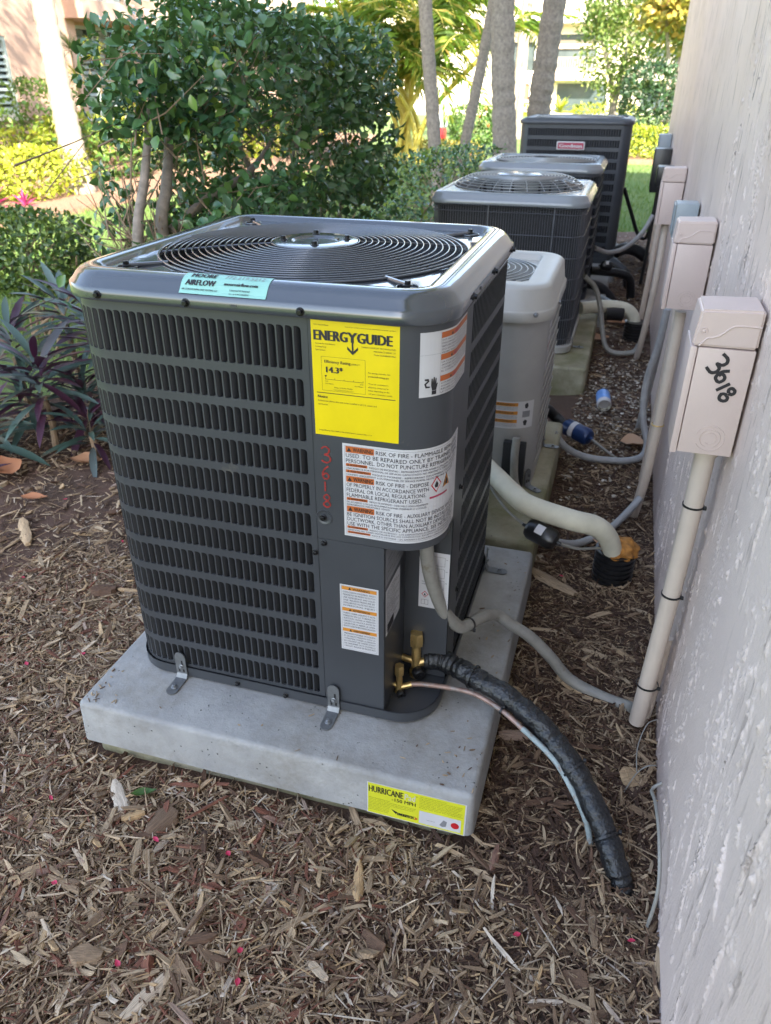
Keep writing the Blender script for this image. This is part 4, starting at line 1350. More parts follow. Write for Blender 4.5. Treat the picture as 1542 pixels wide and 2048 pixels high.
def ring_tube(mb, c, R, z, r, mat, n=96, k=6):
    pts = [(c[0] + R * math.cos(2 * PI * i / n), c[1] + R * math.sin(2 * PI * i / n), z) for i in range(n)]
    vs, fs = [], []
    for i in range(n):
        a = 2 * PI * i / n
        for j in range(k):
            b = 2 * PI * j / k
            q = R + r * math.cos(b)
            vs.append((c[0] + q * math.cos(a), c[1] + q * math.sin(a), z + r * math.sin(b)))
    for i in range(n):
        for j in range(k):
            fs.append((i * k + j, ((i + 1) % n) * k + j, ((i + 1) % n) * k + (j + 1) % k, i * k + (j + 1) % k))
    mb.add(vs, fs, mat)

screw_me = {}
def screw(root, p, nrm, r=0.005, mat='screw'):
    """hex washer head screw on a shared mesh"""
    key = (mat, round(r, 4))
    if key not in screw_me:
        q = MB()
        q.lathe([(r * 1.45, 0), (r * 1.45, r * .25), (r * 1.2, r * .4)], (0, 0, 0), mat, 14)
        q.lathe([(r, r * .4), (r, r * 1.3), (r * .8, r * 1.45)], (0, 0, 0), mat, 6)
        me = bpy.data.meshes.new('screw')
        me.from_pydata(q.v, [], q.f); me.materials.append(M[mat])
        screw_me[key] = me
    o = bpy.data.objects.new('screw', screw_me[key])
    COL.objects.link(o); o.parent = root
    o.location = Vector(p) - ORG[root.name]
    o.rotation_euler = Vector(nrm).to_track_quat('Z', 'Y').to_euler()
    ORG[o.name] = ORG[root.name]

def bracket(root, x, y, zfoot, ztop, dirv, mat='zinc'):
    """slotted steel tie-down: upright strap on the base, foot on the slab"""
    dx, dy = dirv
    tx, ty = -dy, dx
    def pt(a, h, o): return Vector((x + tx * a + dx * o, y + ty * a + dy * o, h))
    w, th = 0.0135, 0.0022
    mb = MB()
    prof = [(ztop, 0.0), (zfoot + .014, 0.0), (zfoot + .004, .006), (zfoot + .0016, .016), (zfoot + .0016, .050)]
    vs, fs = [], []
    for h, o in prof:
        for a in (-w, w): vs += [pt(a, h, o), pt(a, h + (th if o > .01 else 0), o + (th if o <= .01 else 0))]
    for i in range(len(prof) - 1):
        b, e = i * 4, i * 4 + 4
        fs += [(b, b + 2, e + 2, e), (b + 1, e + 1, e + 3, b + 3), (b, e, e + 1, b + 1), (b + 2, b + 3, e + 3, e + 2)]
    # rounded ends
    for (h, o, flatend) in ((ztop, 0, False), (zfoot + .0016, .050, True)):
        arc = []
        for i in range(9):
            t = PI * i / 8
            arc.append((w * math.cos(t), w * math.sin(t)))
        b0 = len(vs)
        for a, e in arc: vs += [pt(a, h + (0 if flatend else e), o + (e if flatend else 0)), pt(a, h + (th if flatend else e), o + (e if flatend else th))]
        fs += [tuple(b0 + 2 * i for i in range(9)), tuple(b0 + 2 * i + 1 for i in range(9))[::-1]]
        fs += [(b0 + 2 * i, b0 + 2 * i + 1, b0 + 2 * i + 3, b0 + 2 * i + 2) for i in range(8)]
    mb.add(vs, fs, mat)
    b = mb.build('hold_down_bracket', root, smooth=30)
    mb = MB()
    for (a, h0, h1) in ((0.004, .62, .86), (-.005, .30, .52), (.006, .30, .44)):
        z0, z1 = zfoot + (ztop - zfoot) * h0, zfoot + (ztop - zfoot) * h1
        vs = [pt(a - .0022, z0, th + .0006), pt(a + .0022, z0, th + .0006), pt(a + .0022, z1, th + .0006), pt(a - .0022, z1, th + .0006)]
        mb.add(vs, [(0, 1, 2, 3)], 'interior')
    mb.build('slot', b, smooth=0)
    screw(root, pt(0.001, zfoot + (ztop - zfoot) * .56, th), (dx, dy, 0), .0042, 'motor')
    screw(root, pt(0, zfoot + .0042, .040), (0, 0, 1), .0050, 'motor')
    return b

# ------------------------------------------------------------------ the new air conditioner in front
ac = thing('air_conditioner', 'new dark grey air conditioner with yellow energy label and red 3618 marking, nearest the camera', 'air conditioner', (-0.861, 0.135, 0.11), None)
body = RR(-1.225, -0.497, -0.230, 0.502, 0.086)
mb = MB()
rr_shell(mb, RR(-1.229, -0.492, -0.2355, 0.506, 0.09), [(0.012, 0.1115), (0.003, 0.113), (0, 0.117), (0, 0.141)], 'gray_paint', 64, cap_top=False)
rr_shell(mb, RR(-1.229, -0.492, -0.2355, 0.506, 0.09), [(0.002, 0.141), (0.003, 0.124)], 'gray_paint', 64, cap_bot=False)
mb.build('base_pan', ac)
mb = MB()
# coil behind the louvers, cut away at the service corner
for (a, b) in (((-1.20, -0.205, .126), (-0.745, 0.48, .985)), ((-0.744, -0.04, .126), (-0.522, 0.48, .985))):
    mb.box(a, b, 'coil')
mb.build('coil', ac)
rows = [(0.9735, 0.8935)]
z = 0.880
for i in range(11):
    rows.append((z, z - 0.0545)); z -= 0.0678
ZB = 0.1405
SLOT = 0.0160
mb = MB()
sL = -0.748
s_seam = -0.7352
nfront = 31
slots_f = louver_wall(mb, body, sL - SLOT * nfront, sL, rows, SLOT, ZB, 0.992, 'gray_paint')
strip(mb, body, sL, s_seam - .0012, ZB, .992, 'gray_paint')
strip(mb, body, s_seam - .0012, s_seam - .0002, ZB, .992, 'interior', -.003)
mb.build('louver_panel', ac)
slots_f.sort(key=lambda t: (-t[1], t[0]))
mb = MB()
sR0 = body.s_right(0.004)
sR1 = sR0 + SLOT * 37
slots_r = louver_wall(mb, body, sR0, sR1, rows, SLOT, ZB, .992, 'gray_paint', seg=2)
strip(mb, body, body.s_right(-0.073), sR0, ZB, .992, 'gray_paint')
mb.build('louver_panel', ac)
mb = MB()
sB1 = sL - SLOT * nfront + body.P
slots_b = louver_wall(mb, body, sR1, sB1, rows, (sB1 - sR1) / round((sB1 - sR1) / SLOT), ZB, .992, 'gray_paint', seg=1)
mb.build('louver_panel', ac)
louvers(ac, body, slots_f + slots_r + slots_b, 'louver_shade_paint', 0.0098, 0.017, 300)

# service panel wrapping the front right corner
mb = MB()
SP1 = body.s_right(-0.052)
strip(mb, body, s_seam + .0004, SP1, .560, .9915, 'gray_paint', .0016, .008, .003)
strip(mb, body, s_seam + .0004, SP1, .556, .560, 'gray_paint', .0004, .008, .012)
n = 24
vs = [body.p(s_seam + (SP1 - s_seam) * i / n, .5585, -.004) for i in range(n + 1)] + [(-.735, -.06, .5585)]
mb.add(vs, [tuple(range(n + 2))[::-1]], 'gray_paint')
mb.build('service_panel', ac)
# plain front panel and the notch for the valves
mb = MB()
strip(mb, body, s_seam + .0004, -0.600, ZB - .012, .5555, 'gray_paint', .0008, .02, .003)
mb.build('lower_panel', ac)
mb = MB()
mb.box((-.6012, -.2262, ZB - .014), (-.5992, -.0755, .5555), 'gray_paint')
mb.box((-.5991, -.0772, ZB - .014), (-.4985, -.0742, .5555), 'gray_paint')
mb.box((-.503, -.0741, ZB - .014), (-.4982, -.040, .5555), 'gray_paint')
mb.build('valve_recess', ac)
cover_rr = RR(-1.2375, -0.4870, -0.2420, 0.5130, 0.098)
fan_cover(ac, cover_rr, .9905, 1.0400, .320, 'gloss_paint', .021, .052)
C0 = (-0.861, 0.136)
fan_inside(ac, C0, .320, 1.028)
for i in range(18):
    R = 0.092 + (0.319 - 0.092) * i / 17
    q = MB(); ring_tube(q, C0, R, 1.0455 - 0.014 * (R / .31) ** 2, .00185 if i < 17 else .0026, 'wire_black'); q.build('guard_ring', ac, smooth=80)
mb = MB()
for k in range(8):
    a = k * PI / 4 + PI / 8
    mb.tube([(C0[0] + r * math.cos(a), C0[1] + r * math.sin(a), 1.0425 - 0.014 * (r / .31) ** 2) for r in (.05, .12, .2, .26, .315)], .0024, 'wire_black', 6)
mb.build('guard_spoke', ac, kind='stuff')
mb = MB(); mb.lathe([(.088, 1.040), (.089, 1.0455), (.082, 1.0475), (.05, 1.0475), (.046, 1.044), (.0, 1.044)], (C0[0], C0[1], 0), 'gloss_paint', 40); mb.build('guard_hub', ac)
for k in range(4):
    a = k * PI / 2 + .35
    screw(ac, (C0[0] + .066 * math.cos(a), C0[1] + .066 * math.sin(a), 1.047), (0, 0, 1), .006)
for k in range(4):
    a = PI / 4 + k * PI / 2
    ca, sa = math.cos(a), math.sin(a)
    mb = MB()
    mb.tube([(C0[0] + r * ca, C0[1] + r * sa, zz) for r, zz in ((.310, 1.029), (.340, 1.030), (.392, 1.032))], .0042, 'wire_black', 8)
    arm = mb.build('guard_arm', ac)
    screw(ac, (C0[0] + .388 * ca, C0[1] + .388 * sa, 1.031), (0, 0, 1), .006)
    # pressed dimple ring under the screw
    mb = MB(); ring_tube(mb, (C0[0] + .388 * ca, C0[1] + .388 * sa), .02, 1.0285, .002, 'gloss_paint', 24, 6); mb.build('pressed_boss', ac, smooth=80)
for p in ((-1.132, -.2432, 1.0015), (-.955, -.2432, 1.0), (-.742, -.2432, 1.001)):
    screw(ac, p, (0, -1, 0), .0052)
for p in ((-.4858, -.064, 1.003), (-.4858, .160, 1.002), (-.4858, .40, 1.002)):
    screw(ac, p, (1, 0, 0), .0052)
mb = MB(); mb.box((-.869, -.2436, .9985), (-.858, -.2431, 1.0035), 'gray_paint', .0002, 1); mb.box((-.485, .0, 1.0), (-.4847, .008, 1.006), 'interior'); mb.build('slot_hole', ac)
for p in ((-.7225, -.231, .547), (-.742, -.2305, .522), (-.716, -.2312, .160), (-.950, -.2362, .128), (-.83, -.2362, .124)):
    screw(ac, p, (0, -1, 0), .0046)
mb = MB(); mb.lathe([(.0165, -.0004), (.0158, .0012), (.0125, .0008), (.011, -.0003), (0, -.0005)], (-.7195, -.2318, .606), 'gray_paint', 28, (0, -1, 0)); mb.build('pressed_dimple', ac, smooth=60)
screw(ac, (-.7215, -.2318, .605), (0, -1, 0), .0048)
for p in ((-.4965, -.005, .33), (-.4965, -.03, .605)):
    screw(ac, p, (1, 0, 0), .0045)
for (x, w) in ((-1.092, -.2375), (-.7135, -.2375)):
    bracket(ac, x, w, .1105, .172, (0, -1))
bracket(ac, -.4905, .42, .1105, .172, (1, 0))

# labels on the service panel (flat print wrapped round the corner)
def lab(s0, zt, off=.0016):
    def f(u, v, o):
        x, y, nx, ny = body.at(s0 + u)
        return Vector((x + nx * (off + o), y + ny * (off + o), zt - v))
    return f
st = Sticker(lab(-.729, .9865))
W_, H_ = .1555, .2075
st.rect(0, 0, W_, H_, 'label_yellow', 0)
st.text(.006, .0085, 'U.S. Government', .0026)
st.text(W_ - .006, .0085, 'Federal law prohibits removal of this label before consumer purchase.', .0019, align='r', width=.088)
st.text(.0055, .0335, 'ENERG', .0175, width=.059, bold=.055)
st.text(.0655, .0335, 'Y', .0175, width=.0165, bold=.055)
st.text(.083, .0335, 'GUIDE', .0175, width=.060, bold=.055)
st.rect(.0725, .030, .0755, .052, 'label_black', 2)
st.poly([(.0645, .0455), (.074, .0545), (.0835, .0455), (.0835, .0405), (.074, .0495), (.0645, .0405)][::-1], 'label_black', 3)
st.lines(.007, .0405, ['Central Air Conditioner', 'Cooling Only', 'Split System'], .0026, .0056, bold=.01)
for i, t in enumerate(('DAIKIN COMFORT TECHNOLOGIES', 'MANUFACTURING, L.P.', 'Model GLXS4BA3010AA')):
    st.text(W_ - .006, .0405 + .0058 * i, t, .0026, align='r', bold=.01)
st.frame(.0165, .0615, .096, .1225, .0004, 'label_black')
st.text(.0225, .0725, 'Efficiency Rating', .0052, width=.047, bold=.02); st.text(.0705, .0725, '(SEER2)**', .0028, bold=.01)
st.text(.0255, .0895, '14.3*', .0105, width=.030, bold=.03)
st.poly([(.0215, .0945), (.0265, .0945), (.024, .0985)][::-1], 'label_black', 2)
st.rect(.023, .1015, .092, .1021, 'label_black', 2)
for i in range(5): st.rect(.023 + .01715 * i, .0988, .0236 + .01715 * i, .1018, 'label_black', 3)
st.text(.0225, .1065, '13.4', .0025); st.text(.0225, .1105, 'Least Efficient', .002)
st.text(.092, .1065, '27.0', .0025, align='r'); st.text(.092, .1105, 'Most Efficient', .002, align='r')
st.text(.056, .1165, 'Range of Similar Models', .0024, align='c'); st.text(.056, .1205, '**Seasonal Energy Efficiency Ratio 2', .0018, align='c')
st.lines(.101, .084, ['For energy cost info, visit'], .0027, .006); st.text(.101, .0905, 'productinfo.energy.gov', .0028, bold=.025)
st.lines(.101, .1035, ["*Your air conditioner's", 'efficiency rating may be', 'better depending on the', 'coil your contractor installs'], .0027, .006)
st.rect(.006, .1265, W_ - .006, .1278, 'label_black', 2)
st.text(.008, .1365, 'Notice', .0047, bold=.03)
st.lines(.008, .1435, ['Federal law allows this unit to be installed in all U.S. states and', 'territories.'], .0030, .0065, width=None)
st.text(.008, .199, "Energy Efficiency Ratio 2 (EER2): The installed system's minimum EER2 is 11.7", .0022, bold=.01)
st.build('energy_label', ac, smooth=0)

OR = 'label_orange'
def warn_tri(st, u, v, h):
    st.poly([(u, v), (u + h * 1.05, v), (u + h * .52, v - h)][::-1] if False else [(u, v), (u + h * 1.05, v), (u + h * .52, v - h)], 'label_black', 2)
st = Sticker(lab(-.6785, .7675))
W_, H_ = body.s_right(-.098) + .6785, .194
st.rect(0, 0, W_, H_, 'label_white', 0)
st.frame(.004, .004, W_ - .004, H_ - .004, .0003, 'label_black', 1)
def wbar(v, word, h, w):
    st.rect(.006, v, .006 + w, v + h, OR, 1)
    warn_tri(st, .0085, v + h * .82, h * .66)
    st.text(.0095 + h * .85, v + h * .82, word, h * .66, 'label_black', w - h * .85 - .006, bold=.02)
def body_text(v, rows, h, lead, u=.0065, width=.245):
    for i, t in enumerate(rows):
        st.text(u, v + i * lead, t, h, 'label_black', width * min(1, len(t) / max(len(q) for q in rows) * 1.0), bold=.008)
TW = W_ - .016
wbar(.005, 'WARNING', .0125, .054)
st.text(.0635, .0155, 'RISK OF FIRE - FLAMMABLE REFRIGERANT', .0080, width=TW - .062, bold=.005)
st.text(.0065, .0268, 'USED. TO BE REPAIRED ONLY BY TRAINED SERVICE', .0080, width=TW - .006, bold=.005)
st.text(.0065, .0375, 'PERSONNEL. DO NOT PUNCTURE REFRIGERANT TUBING.', .0080, width=TW - .002, bold=.005)
wbar(.0392, 'ADVERTENCIA', .0058, .041)
st.text(.051, .0445, 'RIESGO DE INCENDIO - REFRIGERANTE INFLAMABLE UTILIZADO. DEBE REPARARLO', .0036, width=TW - .055)
st.text(.0065, .0505, 'UNICAMENTE POR PERSONAL DE SERVICIO CAPACITADO. NO PERFORE LA TUBERIA DE REFRIGERANTE.', .0036, width=TW - .01)
wbar(.0520, 'AVERTISSEMENT', .0058, .048)
st.text(.057, .0573, 'RISQUE D INCENDIE - REFRIGERANT INFLAMMABLE UTILISE. REPARATIONS', .0036, width=TW - .062)
st.text(.0065, .0632, 'CONFIEES UNIQUEMENT A DU PERSONNEL DE SERVICE FORME. NE PAS PERFORER LA TUYAUTERIE.', .0036, width=TW - .03)
wbar(.0648, 'WARNING', .0125, .054)
st.text(.0635, .0753, 'RISK OF FIRE - DISPOSE', .0080, width=.098, bold=.005)
st.text(.0065, .0865, 'OF PROPERLY IN ACCORDANCE WITH', .0080, width=.155, bold=.005)
st.text(.0065, .0972, 'FEDERAL OR LOCAL REGULATIONS.', .0080, width=.150, bold=.005)
st.text(.0065, .1079, 'FLAMMABLE REFRIGERANT USED.', .0080, width=.143, bold=.005)
wbar(.1095, 'ADVERTENCIA', .0058, .041)
st.text(.051, .1148, 'RIESGO DE INCENDIO - DESECHELO ADECUADAMENTE', .0036, width=.11)
st.text(.0065, .1208, 'DE ACUERDO CON LAS REGLAMENTACIONES FEDERALES O LOCALES.', .0036, width=.152)
st.text(.0065, .1262, 'REFRIGERANTE INFLAMABLE USADO.', .0036, width=.085)
wbar(.1278, 'WARNING', .0125, .054)
st.text(.0635, .1383, 'RISK OF FIRE - AUXILIARY DEVICES WHICH MAY', .0080, width=TW - .066, bold=.005)
st.text(.0065, .1492, 'BE IGNITION SOURCES SHALL NOT BE INSTALLED IN THE', .0080, width=TW - .012, bold=.005)
st.text(.0065, .1595, 'DUCTWORK, OTHER THAN AUXILIARY DEVICES LISTED FOR', .0080, width=TW - .008, bold=.005)
st.text(.0065, .1698, 'USE WITH THE SPECIFIC APPLIANCE. SEE INSTRUCTIONS.', .0080, width=TW - .012, bold=.005)
wbar(.1712, 'ADVERTENCIA', .0052, .041)
st.text(.051, .1760, 'RIESGO DE INCENDIO - LOS DISPOSITIVOS AUXILIARES QUE PUEDEN SER FUENTES DE', .0034, width=TW - .056)
st.text(.0065, .1813, 'IGNICION NO DEBEN INSTALARSE EN LOS CONDUCTOS, EXCEPTO LOS DISPOSITIVOS PARA USAR.', .0034, width=TW - .015)
wbar(.1826, 'AVERTISSEMENT', .0048, .046)
st.text(.055, .1871, 'RISQUE D INCENDIE - LES APPAREILS AUXILIAIRES HOMOLOGUES POUR LE SYSTEME', .0032, width=TW - .062)
# flame pictograms
u0 = .166
st.poly([(u0 + .0125, .094), (u0, .077), (u0 + .0125, .060), (u0 + .025, .077)], 'label_red', 1)
st.poly([(u0 + .0125, .0905), (u0 + .0027, .077), (u0 + .0125, .0635), (u0 + .0223, .077)], 'label_white', 2)
st.poly([(u0 + .009, .083), (u0 + .008, .078), (u0 + .0125, .069), (u0 + .0165, .077), (u0 + .0155, .083)][::-1], 'label_black', 3)
st.poly([(u0 + .029, .090), (u0 + .053, .090), (u0 + .041, .062)], 'label_black', 1)
st.poly([(u0 + .0308, .0888), (u0 + .0512, .0888), (u0 + .041, .0647)], 'label_amber', 2)
st.poly([(u0 + .0375, .086), (u0 + .0365, .081), (u0 + .041, .071), (u0 + .0455, .080), (u0 + .0445, .086)][::-1], 'label_black', 3)
st.rect(u0 - .002, .1, u0 + .045, .104, 'badge_red', 1)
st.build('warning_label', ac, smooth=0)

st = Sticker(lab(-.5405, .976))
W_, H_ = body.s_right(-.0655) + .5405, .112
st.rect(0, 0, W_, H_, 'label_white', 0)
st.rect(.0385, .002, .0389, H_ - .002, 'label_dark', 1)
st.rect(.0005, .038, .0385, .0384, 'label_dark', 1)
st.poly([(.023, .101), (.021, .092), (.0215, .080), (.0235, .0795), (.0245, .088), (.0255, .0775), (.0275, .0775), (.028, .088), (.0295, .079), (.0313, .080), (.0308, .090), (.033, .088), (.0340, .0895), (.031, .101)][::-1], 'label_black', 2)
st.rect(.0225, .1015, .0315, .1085, 'label_black', 2)
st.poly([(.009, .0795), (.016, .079), (.0175, .084), (.012, .089), (.013, .0925), (.019, .093), (.0185, .0955), (.011, .0955), (.0085, .088), (.0145, .083), (.009, .082)][::-1], 'label_black', 2)
wt = (['DO NOT OPEN OR OPERATE THIS UNIT', 'DISCONNECT ALL POWER AND GROUND', 'BEFORE REMOVING PANELS. FAILURE TO', 'DO SO MAY CAUSE INJURY OR DEATH.', 'MORE THAN ONE SWITCH MAY EXIST.'],
      ['LA CORRIENTE DEBE DESCONECTARSE', 'ANTES DE RETIRAR LOS PANELES', 'CONECTE EL CIRCUITO A TIERRA', 'EL CONTACTO PUEDE CAUSAR MUERTE'],
      ['COUPER LE COURANT ELECTRIQUE', 'AVANT DE RETIRER LES PANNEAUX', 'RELIER LE CIRCUIT A LA TERRE', 'LE CONTACT PEUT ETRE MORTEL', 'PLUS D UN SECTIONNEUR PEUT EXISTER'])
v = .003
for i, (hd, rows_) in enumerate(zip(('WARNING', 'ADVERTENCIA', 'AVERTISSEMENT'), wt)):
    st.rect(.0395, v, W_ - .002, v + .010, OR, 1)
    warn_tri(st, .064, v + .0082, .006); st.text(.0725, v + .0082, hd, .0052, 'badge_red', width=.03, bold=.02)
    st.lines(.041, v + .0150, rows_, .0030, .0053, width=W_ - .046)
    v += .0375
st.build('warning_label', ac, smooth=0)

def small_label(W_, H_, surf, name, parent, amber='label_amber'):
    st = Sticker(surf)
    st.rect(0, 0, W_, H_, 'label_white', 0)
    st.frame(.003, .003, W_ - .003, H_ - .003, .0003, 'label_black', 1)
    secs = (('WARNING', ['EXPLOSION HAZARD. HIGH', 'PRESSURE MAY BE PRESENT IN SUCTION', 'LINE. REFRIGERANT AND LIQUID', 'LINE. RELIEVE PRESSURE BY', 'USING SERVICE VALVES MAY RESULT', 'IN PERSONAL INJURY']),
            ('ADVERTENCIA', ['PUEDE HABER LIQUIDO Y ALTA', 'PRESION EN LA TUBERIA DE', 'SUCCION. ALIVIE LA PRESION', 'USANDO LA VALVULA ANTES DE', 'CALENTAR O ABRIR LA LINEA', 'EVITE LESIONES PERSONALES']),
            ('AVERTISSEMENT', ['PRESENCE POSSIBLE DE LIQUIDE', 'ET DE HAUTE PRESSION DANS LA', 'TUYAUTERIE. PURGER LA PRESSION', 'EN UTILISANT LES VANNES AVANT', 'DE CHAUFFER OU D OUVRIR LE', 'CIRCUIT. RISQUE DE BLESSURES']))
    sh = (H_ - .008) / 3
    for i, (hd, rows_) in enumerate(secs):
        v = .004 + i * sh
        st.rect(.004, v, W_ - .004, v + sh * .16, amber, 1)
        warn_tri(st, .018, v + sh * .135, sh * .11)
        st.text(.027, v + sh * .135, hd, sh * .10, 'label_black', width=W_ - .045, bold=.02)
        st.lines(.0065, v + sh * .29, rows_, sh * .075, sh * .125, width=W_ - .013)
    return st.build(name, parent, smooth=0)
small_label(.0815, .166, flat((-.6925, -.2311, .4565), (1, 0, 0), (0, 0, -1), (0, -1, 0)), 'warning_label', ac)
st = Sticker(flat((-.5992, -.222, .448), (0, 1, 0), (0, 0, -1), (1, 0, 0)))
st.rect(0, 0, .105, .115, 'label_white', 0)
for i in range(17): st.text(.006, .010 + .0058 * i, ('MODEL NO. GLXS4BA3010AA', 'SERIAL NUMBER', 'VOLTS 208/230 PH 1 HZ 60', 'COMPRESSOR R.L.A. 14.1 L.R.A. 73', 'OUTDOOR FAN MOTOR F.L.A. 0.7', 'MIN CIRCUIT AMPACITY', 'MAX OVERCURRENT DEVICE', 'REFRIGERANT R32', 'DESIGN PRESSURE HIGH')[i % 9], .0032, width=.06 + .03 * ((i * 7) % 3) / 2)
st.rect(.012, .092, .058, .113, 'label_black', 1)
st.build('rating_plate', ac, smooth=0)
st = Sticker(flat((-.5992, -.224, .545), (0, 1, 0), (0, 0, -1), (1, 0, 0)))
st.rect(0, 0, .13, .085, 'label_dark', 0)
for (a, b, c, d) in ((.01, .01, .12, .0106), (.01, .04, .12, .0406), (.06, .01, .0606, .075), (.01, .07, .12, .0706)): st.rect(a, b, c, d, 'label_black', 1)
st.text(.07, .03, 'CONTACTOR', .004); st.text(.015, .03, 'CAPACITOR', .004); st.text(.07, .06, 'COMPRESSOR', .004); st.text(.015, .06, 'FAN MOTOR', .004)
st.build('wiring_diagram', ac, smooth=0)
st = Sticker(flat((-.566, -.0773, .466), (1, 0, 0), (0, 0, -1), (0, -1, 0)))
st.rect(0, 0, .066, .147, 'label_white', 0)
for i in range(4):
    v = .010 + .030 * i
    if i < 3: st.frame(.020, v, .056, v + .023, .0005, 'label_black', 1); st.text(.006, v + .010, ('FACTORY', 'FIELD', 'TOTAL')[i], .0032, width=.012); st.text(.006, v + .016, 'CHARGE', .0030, width=.012); st.text(.058, v + .006, 'oz', .003)
st.poly([(.014, .121), (.006, .112), (.014, .103), (.022, .112)], 'label_red', 1); st.poly([(.014, .119), (.008, .112), (.014, .105), (.020, .112)], 'label_white', 2); st.poly([(.0115, .115), (.014, .107), (.0165, .115)], 'label_black', 3)
st.frame(.006, .126, .022, .139, .0006, 'label_black', 1); st.rect(.0137, .126, .0143, .139, 'label_black', 2)
st.frame(.034, .108, .05, .124, .0005, 'label_black', 1)
st.build('charge_label', ac, smooth=0)
q = MB(); [handwriting(q, lab(-.7225, .7575), ch_, s_, 0, 0, .0030, 'marker_red', (.003, v_)) for ch_, s_, v_ in (('3', .032, .034), ('6', .027, .068), ('1', .020, .094), ('8', .027, .128))]; q.build('handwritten_number', ac, 'red handwritten 3618 running down the service panel', smooth=0)
# installer's sticker over the rim of the cover
prof = [(.0022, 1.0147), (.006, 1.0175), (.014, 1.0279), (.022, 1.035), (.030, 1.0385), (.038, 1.040), (.0445, 1.0397)]
ln = [0]
for a, b in zip(prof[:-1], prof[1:]): ln.append(ln[-1] + math.hypot(b[0] - a[0], b[1] - a[1]))
def teal(u, v, o):
    t = ln[-1] - v
    for i in range(len(ln) - 1):
        if t <= ln[i + 1] or i == len(ln) - 2:
            k = (t - ln[i]) / (ln[i + 1] - ln[i])
            d, z = prof[i][0] + (prof[i + 1][0] - prof[i][0]) * k, prof[i][1] + (prof[i + 1][1] - prof[i][1]) * k
            nd, nz = prof[i + 1][0] - prof[i][0], prof[i + 1][1] - prof[i][1]
            l = math.hypot(nd, nz)
            return Vector((-.968 + u, -.2420 + d - nz / l * (o + .0006), z + nd / l * (o + .0006)))
L_ = ln[-1]
st = Sticker(teal)
for i in range(8): st.rect(0, L_ * i / 8, .163, L_ * (i + 1) / 8, 'label_teal', 0, .02)
st.text(.015, L_ * .36, 'MOORE', .0115, width=.047, bold=.035, layer=3); st.text(.009, L_ * .68, 'AIRFLOW', .0105, width=.056, bold=.035, layer=3)
st.text(.004, L_ * .86, 'AIR CONDITIONING AND HEATING, LLC', .0032, width=.068, bold=.02, layer=3)
st.text(.078, L_ * .34, '772.219.5212', .0095, 'label_dark', width=.074, bold=.01, layer=3); st.text(.082, L_ * .62, 'mooreairflow.com', .0062, width=.062, bold=.035, layer=3)
st.text(.113, L_ * .80, 'Licensed & Insured', .0034, align='c', bold=.02, layer=3); st.text(.113, L_ * .93, 'Lic. # CAC1820556', .0032, align='c', bold=.02, layer=3)
st.build('installer_sticker', ac, smooth=0)

# brass service valves in the notch
def valve(root, x, y, z, s, pipe_to):
    mb = MB()
    mb.lathe([(.0095 * s, -.030 * s), (.0095 * s, .030 * s), (.0085 * s, .034 * s), (.0085 * s, .042 * s)], (x, y, z), 'brass', 16)
    mb.lathe([(.0135 * s, .042 * s), (.0142 * s, .048 * s), (.0142 * s, .066 * s), (.0125 * s, .072 * s)], (x, y, z), 'brass', 6)
    mb.lathe([(.0110 * s, -.040 * s), (.0125 * s, -.036 * s), (.0125 * s, -.022 * s), (.0095 * s, -.018 * s)], (x, y, z), 'brass', 12)
    mb.tube([(x, y, z), (x - .02 * s, y, z + .002), (x - .05, y + .004, z + .004)], .0072 * s, 'brass', 12)
    mb.tube([(x, y, z - .006 * s), pipe_to], .0085 * s, 'brass', 12)
    v = mb.build('service_valve', root)
    mb = MB()
    d = Vector((.55, -.82, -.1)).normalized()
    c = Vector((x, y, z - .016 * s)) + d * .008 * s
    mb.lathe([(.0105 * s, 0), (.0125 * s, .003 * s), (.0125 * s, .014 * s), (.0105 * s, .017 * s), (.004 * s, .017 * s), (.003 * s, .013 * s)], c, 'black_plastic', 18, d)
    mb.build('cap', v)
    return v
valve(ac, -.566, -.085, .166, 1.15, (-.545, -.077, .166))
valve(ac, -.588, -.150, .142, 0.82, (-.560, -.142, .146))

# ------------------------------------------------------------------ small silver unit
u2 = thing('air_conditioner', 'small silver grey air conditioner right behind the nearest unit, with white pipe', 'air conditioner', (-.74, 1.23, .113))
b2 = RR(-1.045, -.432, .930, 1.535, .105)
mb = MB(); rr_shell(mb, b2, [(0, .113), (0, .705)], 'silver_paint', 64, cap_top=False); mb.build('cabinet', u2)
cr2 = RR(-1.058, -.420, .918, 1.547, .115)
mb = MB()
fan_cover(u2, cr2, .692, .800, .245, 'silver_gloss', .03, .085, recess=.02)
fan_inside(u2, (-.739, 1.2325), .245, .78)
for i in range(9):
    q = MB(); ring_tube(q, (-.739, 1.2325), .075 + .166 * i / 8, .792 - .01 * (i / 8) ** 2, .0022, 'guard_wire', 72); q.build('guard_ring', u2, smooth=80)
mb = MB()
mb.box((-.4325, 1.05, .17), (-.4288, 1.43, .186), 'silver_gloss', .0015, 1, Matrix.Rotation(.3, 3, 'Y'))
lv = mb.build('louver', u2)
for i in range(1, 11):
    o = bpy.data.objects.new('louver', lv.data); COL.objects.link(o); o.parent = u2; o.location = (0, 0, .045 * i); ORG[o.name] = ORG[u2.name]
for p in ((-.4975, .9315, .735),): screw(u2, (p[0] + .03, .9268, p[2] - .015), (.3, -.95, 0), .0055, 'motor')
screw(u2, (-.4195, 1.15, .71), (1, 0, 0), .005, 'motor')
def lab2(s0, zt):
    def f(u, v, o):
        x, y, nx, ny = b2.at(s0 + u)
        return Vector((x + nx * (o + .0004), y + ny * (o + .0004), zt - v))
    return f
st = Sticker(lab2(-.600, .432))
st.rect(0, 0, .165, .094, 'label_white', 0)
